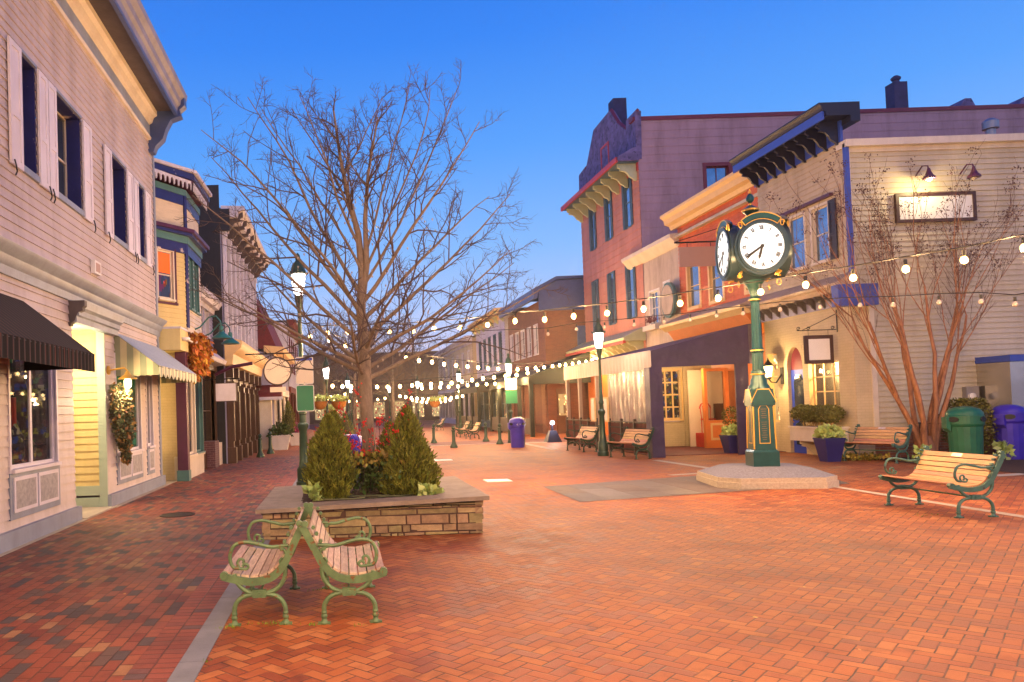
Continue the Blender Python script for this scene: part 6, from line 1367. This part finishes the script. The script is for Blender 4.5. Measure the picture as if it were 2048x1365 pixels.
L1 = [pplane(x, y, A_, B_) for x, y in px1]
L1 = [Vector((11.4, 9.3, 4.05)), Vector((10.85, 9.8, 3.95))] + L1
lights('nearest lit string of bulbs running from upper right past the clock toward the tree', L1, True, 1.5, 2, 50, ext=((13.0, 7.8, 4.3), (-.6, 20.2, 4.0)))
for (Yb, lb) in ((3.2, 'added unseen string of bulbs over the photographer, warming the ground'), (-2.0, 'added unseen string of bulbs behind the photographer, warming the ground')):
    lights(lb, [Vector((-3.6+1.3*i, Yb, 4.5-.35*sin(pi*i/13))) for i in range(14)], True, 1.4, 2, 62)  # both strings added out of view to warm the foreground paving
px2 = [(1153, 652), (1096, 662), (1209, 648), (1268, 643), (1328, 637), (1380, 633), (1433, 625), (1486, 620), (1560, 612), (1640, 607), (1720, 603), (1786, 602), (1878, 597), (1962, 595), (2030, 600)]
px2.sort(); L2 = [pplane(x, y+3, (12.5, 13.2), (3.5, 22.5)) for x, y in px2]
lights('unlit string of bulbs hanging just behind the nearest lit string', L2, False, 1.3, ext=(tuple(L2[0]+Vector((-1.5, 1.5, .25))), tuple(L2[-1]+Vector((1, -1, .25)))))
px3 = [(620, 670), (655, 662), (695, 660)]; px4 = [(658, 676), (691, 687)]
lights('short lit run of bulbs seen through the branches left of the trunk', [pplane(x, y, (-1.5, 17.5), (1.5, 18.6)) for x, y in px3], True, 1.4, 1, 14)
lights('lower short lit run of bulbs crossing near the left of the trunk', [pplane(x, y, (-1.5, 20.5), (1.5, 20.5)) for x, y in px4], True, 1.5, 1, 14)
px5 = [(812, 713), (838, 718), (864, 721), (888, 725), (912, 728), (935, 730), (956, 732), (976, 734), (996, 735), (1016, 736), (1035, 736), (1054, 735), (1071, 733), (1088, 732), (1105, 730), (1119, 728), (1131, 727), (1145, 725), (1158, 723), (1172, 721), (1184, 718), (1196, 715)]
lights('long lit string sweeping across the street to the patio lamp post', [pplane(x, y, (2.4, 27.7), (13.3, 38.6)) for x, y in px5], True, 1.9, 3, 60)
px6 = [(665, 769), (685, 770), (702, 770), (754, 771), (775, 771), (800, 770), (824, 768), (842, 767), (862, 765), (882, 764), (903, 763), (924, 760), (944, 757), (966, 754), (988, 752), (1011, 749), (1033, 747), (1055, 743), (1076, 740), (1100, 737)]
lights('second lit string across the street behind the tree trunk', [pplane(x, y, (-1.5, 38), (12.0, 40)) for x, y in px6], True, 2.4, 4, 55)
px7 = [(897, 771), (916, 770), (935, 768), (954, 767), (973, 766), (990, 765), (1008, 763), (1024, 760), (880, 772), (862, 773), (844, 774)]
px7.sort(); lights('third lit string across the street', [pplane(x, y, (0, 46), (12, 46)) for x, y in px7], True, 2.5, 4, 55)
for q, (Y_, ya, xa, xb, n_, sg, lb) in enumerate(((52, 790, 800, 925, 12, 6, 'fourth'), (60, 798, 825, 900, 9, 5, 'fifth'), (57, 786, 560, 690, 10, 8, 'sixth'), (66, 795, 640, 770, 10, 6, 'seventh'))):
    pts = [WY(xa+(xb-xa)*i/(n_-1), ya+sg*(1-(2*i/(n_-1)-1)**2), Y_) for i in range(n_)]
    lights('%s lit string, small and distant over the far street %s' % (lb, ('left of', 'right of')[q < 2]+' the trunk'), [Vector((p[0], Y_, p[1])) for p in pts], True, 2.6, 6, 45)
# ---------------------------------------------------------------- bollards
def bollard():
    K = thing('bollard', '', 'bollard', (0, 0, 0), 'bollards'); b = MB()
    b.lathe([(.16, 0), (.16, .06), (.14, .1), (.10, .17), (.085, .22), (.075, .25), (.065, .66), (.085, .68), (.085, .72), (.05, .74)], (0, 0), 18, flute=.1, fr=(.25, .67)); b.build('post', m['lamp_green'], K)
    b = MB(); b.lathe([(.05, .73), (.04, .75), (.075, .79), (.08, .83), (.06, .87), (.02, .9), (0, .905)], (0, 0), 16); b.build('ball', m['lamp_green'], K); return K
bo = bollard()
for i, ((px, py), lb) in enumerate((((868, 887), 'bollard just right of the planter conifer, left of a pair'), ((908, 896), 'green bollard standing nearer than its dark neighbour, right of the planter'), ((972, 884), 'dark bollard left of the purple recycling bin'), ((1000, 889), 'stubby green bollard touching the left side of the purple bin'), ((541, 908), 'navy bollard on the left pavement in front of the white planter box'), ((521, 915), 'navy bollard next to the brown wooden shopfront'), ((786, 880), 'blue bollard half hidden behind the right conifer'))):
    k = bo if i == 0 else copy_tree(bo); x, y = G(px, py); k.location = (x, y, 0); k['label'] = lb
# ---------------------------------------------------------------- bins
def bin_(label, mt, x, y, rz, sc=1.0, mark=False):
    K = thing('waste_bin', label, 'bin', (0, 0, 0), 'dome topped bins')
    b = MB(); n = 36; prof_ = [(.25, 0), (.262, .03), (.285, .80), (.30, .82), (.315, .86), (.318, 1.02), (.30, 1.05), (.28, 1.06)]
    b.lathe(prof_, (0, 0), n, flute=.045, fr=(.02, .79)); b.build('bin_body', mt, K, smooth=8)
    b = MB(); b.lathe([(.31, 1.045), (.30, 1.09), (.24, 1.16), (.14, 1.20), (.0, 1.215)], (0, 0), 28); b.build('dome', mt, K)
    for a in (-.85, .85, 2.6, -2.6):
        b = MB(); P = [(.085*cos(t)*1.15, .055*sin(t)) for t in [2*pi*i/16 for i in range(16)]]
        c, s = cos(a-pi/2), sin(a-pi/2)
        b.prism(P, .298, .322); b.V = [(v[0]*c+(-v[1])*-s*1, v[0]*s+(-v[1])*c*-1 if 0 else v[0]*s+v[1]*c*1, .95+v[2]) if 0 else (v[0]*-sin(a)+v[1]*cos(a), v[0]*cos(a)+v[1]*sin(a), .95+v[2]) for v in b.V]; b.build('opening', m['black'], K)
    b = MB(); b.box(-.36, -.29, -.1, .1, .78, 1.0); b.prism([(-.36, .78), (-.29, .70), (-.29, .78)], -.1, .1); b.build('hinge', mt, K)
    if mark:
        b = MB()
        for (cx_, cz) in ((-.06, .93), (.06, .94)):
            for j in range(3): a = j*2.1; b.tube([(cx_+.02*cos(a), -.325, cz+.02*sin(a)), (cx_+.028*cos(a+1.2), -.325, cz+.028*sin(a+1.2))], .006, 4)
        b.build('recycling_mark', m['sign_white'], K)
    K.location = (x, y, 0); K.rotation_euler.z = rz; K.scale = (sc, sc, sc); return K
bin_('dark green waste bin right of the orange barked tree', m['bin_green'], 13.9, 16.75, -.25, 1.1)
bin_('indigo recycling bin at the right edge beside the evergreen bush', m['bin_blue'], 16.0, 18.0, .35, 1.08)
bin_('indigo recycling bin in the middle distance in front of the far lamp', m['bin_blue'], 6.95, 29.7, 0, .98, True)
bin_('green grey waste bin peeking out behind the indigo one', m['lamp_green'], 7.35, 31.2, 0, .98)
x, y = .17, 14.3; bin_('indigo recycling bin behind the planter left of the trunk', m['bin_blue'], .18, 15.2, .3, 1.0)
bin_('green waste bin behind the planter, left of the indigo one', m['bin_green'], -.22, 15.7, .3, 1.0)
# ---------------------------------------------------------------- pots
def potp(label, x, y, s, mt, plantm, n=420, leafs=.10, sphere=.22, tall=.55):
    K = thing('potted_plant', label, 'potted plant', (x, y, 0)); b = MB(); b.frustum(x, y, 0, tall, .17*s, .17*s, .26*s, .26*s); b.frustum(x, y, tall, tall+.04, .27*s, .27*s, .27*s, .27*s); b.build('pot', mt, K)
    b = MB()
    def fk():
        v = Vector((rng.gauss(0, 1), rng.gauss(0, 1), abs(rng.gauss(0, .8)))).normalized(); return Vector((x, y, tall+.06))+v*sphere*rng.uniform(.3, 1.05), v
    leaves(b, n, fk, leafs, .2); b.build('foliage', plantm, K, smooth=0, fix=False); return K
potp('navy square pot of pale ornamental kale at the corner of the cream house', 12.32, 19.0, .95, m['pot_navy'], m['kale'], 700, .11, .27, .56)
potp('navy pot of yellow green kale beside the clock base, by the orange door', 11.85, 22.8, 1.0, m['pot_navy'], m['kale'], 500, .11, .26, .52)
potp('white box of ferns and flowers on the left pavement behind the bollards', -2.75, 34.0, 1.7, m['white_paint'], m['leaf_green'], 500, .16, .5, .62)
potp('farther white box of pink flowers by the white pillars', -2.3, 38.0, 1.5, m['white_paint'], m['flower_mix'], 500, .14, .42, .6)
conifer('conifer_shrub', 'slim evergreen in an urn beside the white flower boxes', -2.55, 36.6, .7, 1.5, .3, 1800, 1, 12)
K = thing('topiary', 'boxwood ball topiary in dark pot behind the clock base', 'shrub', (12.3, 23.6, 0)); b = MB(); b.frustum(12.3, 23.6, 0, .7, .16, .16, .22, .22); b.build('pot', m['pot_navy'], K); b = MB()
def ft(): v = Vector((rng.gauss(0, 1), rng.gauss(0, 1), rng.gauss(0, 1))).normalized(); return Vector((12.3, 23.6, 1.1))+v*.3*rng.uniform(.7, 1.05), v
leaves(b, 900, ft, .05); b.build('foliage', m['boxwood'], K, smooth=0, fix=False)
# evergreen bush, kale and small plants by the bins
K = thing('evergreen_bush', 'loose dark evergreen bush between the green and indigo bins', 'shrub', (15.4, 18.3, 0)); b = MB()
def fe(): t = rng.random()**.8; a = rng.random()*6.28; r = (.25+.32*sin(pi*min(1, t*.95)))*sqrt(rng.random()); return Vector((15.35+r*cos(a), 18.4+r*sin(a), .1+1.35*t)), Vector((cos(a), sin(a), .4))
leaves(b, 3500, fe, .07, .3); b.build('foliage', m['boxwood'], K, smooth=0, fix=False); b = MB()
for i in range(7): b.tube([(15.35, 18.4, 0), (15.35+rng.gauss(0, .18), 18.4+rng.gauss(0, .1), .9)], .012, 5)
b.build('stems', m['bark'], K)
tuft(13.9, 18.0, .02, .12, .28, 140, m['kale'], 'pale ornamental kale at the foot of the orange barked tree', 'kale', size=.14)
tuft(15.75, 17.9, .02, .14, .38, 160, m['kale'], 'yellow green kale beside the indigo bin on the right', 'kale', size=.14)
tuft(13.2, 19.2, .0, .5, .10, 500, m['leaf_yellow'], 'low mossy ground plants under the bench by the side wall', 'ground_plants', size=.09)
# ---------------------------------------------------------------- crape myrtle
rg = random.Random(9); MX, MY = 14.35, 18.45
K = thing('crape_myrtle', 'leafless multi stemmed tree with peeling orange bark against the cream side wall', 'tree', (MX, MY, 0))
b = MB(); cb = MB(); tb = MB(); sd = MB()
stems = [(-.42, 0, 1.9, 5), (-.30, .08, 2.0, 5), (-.16, -.1, 2.1, 4), (-.04, .08, 2.2, 4), (.08, -.08, 2.3, 4), (.17, .06, 2.0, 4), (.28, -.05, 2.1, 5), (.36, .06, 1.9, 4), (-.24, -.05, 1.6, 3)]
for (dx, dy, L_, nb) in stems:
    x0 = MX+(-.10 if dx < 0 else .12)+rg.gauss(0, .03)
    p, d, R = branch(b, (x0, MY+rg.gauss(0, .04), 0), (dx*.55, dy, 1), .9, .095, .066, 4, .05, .0, 8, rg)
    p2, d2, R2 = branch(b, p[-1], (dx*1.25, dy, 1), L_*1.5, .062, .022, 8, .06, .045, 8, rg)
    for kk in range(nb):
        i = rg.randint(4, 8); az = rg.uniform(-.5, .5); p3, d3, R3 = branch(cb, p2[i], (d2[i]+Vector((rg.gauss(dx*.7, .35), rg.gauss(0, .12), .35))), rg.uniform(2.4, 3.6), .015, .005, 8, .06, .03, 5, rg)
        for q in range(7):
            i3 = rg.randint(2, 8); p4, d4, R4 = branch(tb, p3[i3], (d3[i3]+Vector((rg.gauss(0, .4), rg.gauss(0, .2), .25))), rg.uniform(.5, 1.3), .006, .0035, 5, .09, .03, 3, rg)
            for qq in range(3): i4 = rg.randint(1, 5); p5, _, _ = branch(tb, p4[i4], (d4[i4]+Vector((rg.gauss(0, .5), rg.gauss(0, .2), .2))), rg.uniform(.15, .4), .0036, .0025, 3, .1, .03, 3, rg)
            if p4[-1].z > 4.6 and rg.random() < .75:
                for _ in range(14):
                    c = p4[-1]+Vector((rg.gauss(0, .07), rg.gauss(0, .05), rg.gauss(.03, .06))); k_ = len(sd.V); s = .017*rg.uniform(.7, 1.3)
                    sd.V += [tuple(c+Vector(v)*s) for v in ((1, 0, 0), (0, 1, 0), (-1, 0, 0), (0, -1, 0), (0, 0, -1), (0, 0, 1))]; sd.F += [tuple(k_+w for w in f_) for f_ in ((0, 1, 5), (1, 2, 5), (2, 3, 5), (3, 0, 5), (1, 0, 4), (2, 1, 4), (3, 2, 4), (0, 3, 4))]
b.lathe([(.22, 0), (.19, .1), (.16, .35), (.10, .6)], (MX, MY), 12)
b.build('trunk', m['crape_bark'], K, smooth=60, fix=False); c_ = cb.build('crown', m['crape_bark'], K, smooth=60, fix=False); tb.build('twigs', m['crape_twig'], c_, smooth=0, fix=False); tag(sd.build('seed_heads', m['seed_head'], c_, smooth=0, fix=False), kind='stuff')
# ---------------------------------------------------------------- signs on the left, baskets, spotlight, far trees
S = thing('round_sign', 'blank round cream sign with dark rim on an iron bar', 'sign', (-1.98, 24, 3))
def disc(T_, cx_, cz, r, w0, w1, n=36): b = MB(T_); b.prism([(cx_+r*cos(2*pi*i/n), cz+r*sin(2*pi*i/n)) for i in range(n)], w0, w1); return b
# FF frames map (u,w,z); prism along axis 1 gives exactly that
cx_, cz = WY(555, 743, 24); r_ = .46; disc(FF(24), cx_, cz, r_, -.03, .03).build('rim', m['sign_frame'], S); disc(FF(24), cx_, cz, r_*.9, .031, .038).build('face', m['sign_cream'], S)
b = MB(FF(24)); b.tube([(-3.0, 0, cz+.57), (cx_+.55, 0, cz+.57)], .025, 6); b.tube([(cx_-.2, 0, cz+.57), (cx_-.2, 0, cz+.4)], .012, 4); b.tube([(cx_+.2, 0, cz+.57), (cx_+.2, 0, cz+.4)], .012, 4); b.build('bar', m['iron_black'], S)
b = MB(FF(24)); x0, z0 = WY(540, 775, 24); x1, z1 = WY(572, 784, 24); b.box(x0, x1, -.02, .02, z1, z0); tag(b.build('small_sign', m['sign_cream']), 'small blank cream board hanging below the round sign', 'sign')
S = thing('square_shop_sign', 'blank pinkish grey square sign hanging before the brown shopfront', 'sign', (-3.2, 21.5, 3)); x0, z0 = WY(430, 767, 21.5); x1, z1 = WY(474, 803, 21.5)
b = MB(FF(21.5)); b.box(x0, x1, -.03, .03, z1, z0); f = b.build('sign_frame', m['sign_frame'], S); b = MB(FF(21.5)); b.box(x0+.02, x1-.02, -.032, .032, z1+.02, z0-.02); b.build('sign_board', m['lavender_white'], f)
b = MB(FF(21.5)); b.tube([(x0-.3, 0, z0+.10), (x1+.1, 0, z0+.12)], .018, 6); b.tube([((x0+x1)/2-.15, 0, z0), ((x0+x1)/2-.15, 0, z0+.1)], .01, 4); b.tube([((x0+x1)/2+.15, 0, z0), ((x0+x1)/2+.15, 0, z0+.1)], .01, 4); b.build('bar', m['iron_black'], S)
b = MB(FF(24.6)); x0, z0 = WY(430, 750, 24.6); x1, z1 = WY(505, 727, 24.6); b.tube([(x0, 0, z0), (x0+.55, 0, z1-.1), (x1, 0, z1)], .06, 6); b.lathe([(.10, z1), (.16, z1+.1), (.14, z1+.3), (.07, z1+.4), (.08, z1+.5), (.0, z1+.6)], (x0+.75, 0), 8) if 0 else None
tag(b.build('timber_bracket', m['plum_paint']), 'dark timber sign arm jutting from the low shop', 'bracket')
def basket(label, x, y, z, s=1.0):
    K = thing('hanging_basket', label, 'basket', (x, y, z), 'hanging baskets'); b = MB(); b.lathe([(.02, z-.3*s), (.14*s, z-.27*s), (.25*s, z-.15*s), (.30*s, z), (.31*s, z+.03)], (x, y), 20, flute=.06, fr=(z-.28*s, z)); b.build('basket', m['coco'], K)
    b = MB(); leaves(b, 220, lambda: (Vector((x+rng.gauss(0, .15*s), y+rng.gauss(0, .15*s), z+.05+.14*rng.random()*s)), Vector((0, 0, .5))), .13*s); b.build('foliage', m['kale'], K, smooth=0, fix=False)
    b = MB(); b.tube([(x, y, z), (x, y, z+.7)], .008, 4); b.build('chain', m['wire'], K); return K
x, z = WY(640, 805, 30.9); basket('coconut fibre basket of pale cabbages on the left side of the lamp pole', x, 30.9, z, 1.05); x, z = WY(678, 805, 30.9); basket('coconut fibre basket of pale cabbages on the right side of the lamp pole', x, 30.9, z, 1.05)
x, z = WY(662, 822, 33); basket('lower basket behind the pair on the left lamp pole', x, 33, z, 1.0); x, z = WY(870, 804, 50); basket('distant basket of pale cabbages on the far lamp pole', x, 50, z, 1.3)
x, y = 9.5, 33.0; Sp = thing('ground_spotlight', 'dark pyramid pedestal with a glaring white light in front of the brick house', 'light', (x, y, 0)); x, z = WY(1104, 846, y); b = MB(); b.frustum(x, y, 0, .5, .32, .32, .14, .14); b.tube([(x, y, .5), (x, y, z)], .05, 8); b.build('pedestal', m['bollard_blue'] if 'bollard_blue' in m else m['black_blue'], Sp)
b = MB(); b.lathe([(.0, z-.1), (.09, z-.05), (.1, z), (.07, z+.08), (0, z+.1)], (x, y-.05), 12); b.build('lens', mat('lens', (1, 1, 1), .4, emit=(.85, .85, 1), es=5), Sp); spot('spot_light', (x, y-.3, z), 6, (.8, .8, 1), .1, Sp)
def far_tree(label, x, y, h, seed, w=1.0):
    rg = random.Random(seed); K = thing('bare_tree', label, 'tree', (x, y, 0), 'distant bare trees'); b = MB(); b.tube([(x, y, 0), (x, y, h*.35), (x+.1, y, h*.8)], [.16, .13, .03], 7); b.build('trunk', m['bark'], K); b = MB(); tb = MB()
    for i in range(22):
        z = h*(.28+.6*i/22); a = i*2.4; e_ = .5+.5*i/22; q, qd, qr = branch(b, (x, y, z), (cos(a)*cos(e_), sin(a)*cos(e_), sin(e_)), h*.42*w*(1.15-.6*i/22), .04, .012, 6, .08, .03, 4, rg)
        for j in range(11):
            k_ = rg.randint(1, 6); p2, d2, r2 = branch(tb, q[k_], side_dir(qd[k_], .7, rg.random()*6.3, rg), h*.15*rg.uniform(.5, 1.2), .014, .008, 4, .12, .05, 3, rg)
            for _ in range(3): k2 = rg.randint(1, 4); branch(tb, p2[k2], side_dir(d2[k2], .7, rg.random()*6.3, rg), h*.07, .009, .006, 2, .12, .05, 3, rg)
    c = b.build('crown', m['twig'], K, smooth=0, fix=False); tb.build('twigs', m['twig'], c, smooth=0, fix=False)
far_tree('bare tree behind the second string of lights, left of centre', 1.0, 52, 7.5, 1, 1.2); far_tree('bare tree far off to the right of the trunk', 4.5, 64, 8, 2, 1.2); far_tree('bare tree far down the left side', -1.2, 60, 8, 3, 1.2); far_tree('bare tree at the far end of the street between the lamps', 2.4, 80, 9, 4, 1.3); far_tree('bare tree far off right of the street lamps', 7.5, 74, 9, 5, 1.3); far_tree('bare tree beyond the low brick house on the left', -1.6, 86, 10, 6, 1.3)
conifer('conifer_shrub', 'small dark evergreen beside the far left lamp pole, shorter one', -.35, 28.5, 0, 1.35, .32, 1500, 1, 15); conifer('conifer_shrub', 'small dark evergreen beside the far left lamp pole, taller one', .15, 29.0, 0, 1.55, .36, 1500, 1, 16)
print('bulbs', NB[0], 'objects', len(bpy.data.objects))

b = MB()
for _ in range(70):
    px, py = rng.uniform(-4.2, 9), rng.uniform(4.5, 26); a = rng.random()*6.28; r = rng.uniform(.012, .035)
    if -1.3 < px < 2.1 and 9.8 < py < 13.1: continue
    b.face((px, py, .012), (px+r*cos(a), py+r*sin(a), .02), (px+r*1.6*cos(a+.5), py+r*1.6*sin(a+.5), .014), (px+r*cos(a+1.1), py+r*sin(a+1.1), .012))
tag(b.build('fallen_leaves', m['straw'], smooth=0, fix=False), 'few dry leaves scattered over the brick paving', 'leaves', kind='stuff')
# ================================================================ thin added haze volume, imitates bloom around the lamps
b = MB(); b.box(-165, 175, -65, 325, -1, 17.5); hz = b.build('haze', m['wire'], smooth=0); tag(hz, 'thin warm added haze hanging over the whole street', kind='stuff')
hm = bpy.data.materials.new('haze'); hm.use_nodes = True; t_ = hm.node_tree; t_.nodes.clear()
v_ = t_.nodes.new('ShaderNodeVolumePrincipled'); o_ = t_.nodes.new('ShaderNodeOutputMaterial')
v_.inputs['Density'].default_value = .0007; v_.inputs['Anisotropy'].default_value = .88; v_.inputs['Color'].default_value = (.92, .85, .78, 1)
t_.links.new(v_.outputs[0], o_.inputs['Volume']); hz.data.materials[0] = hm
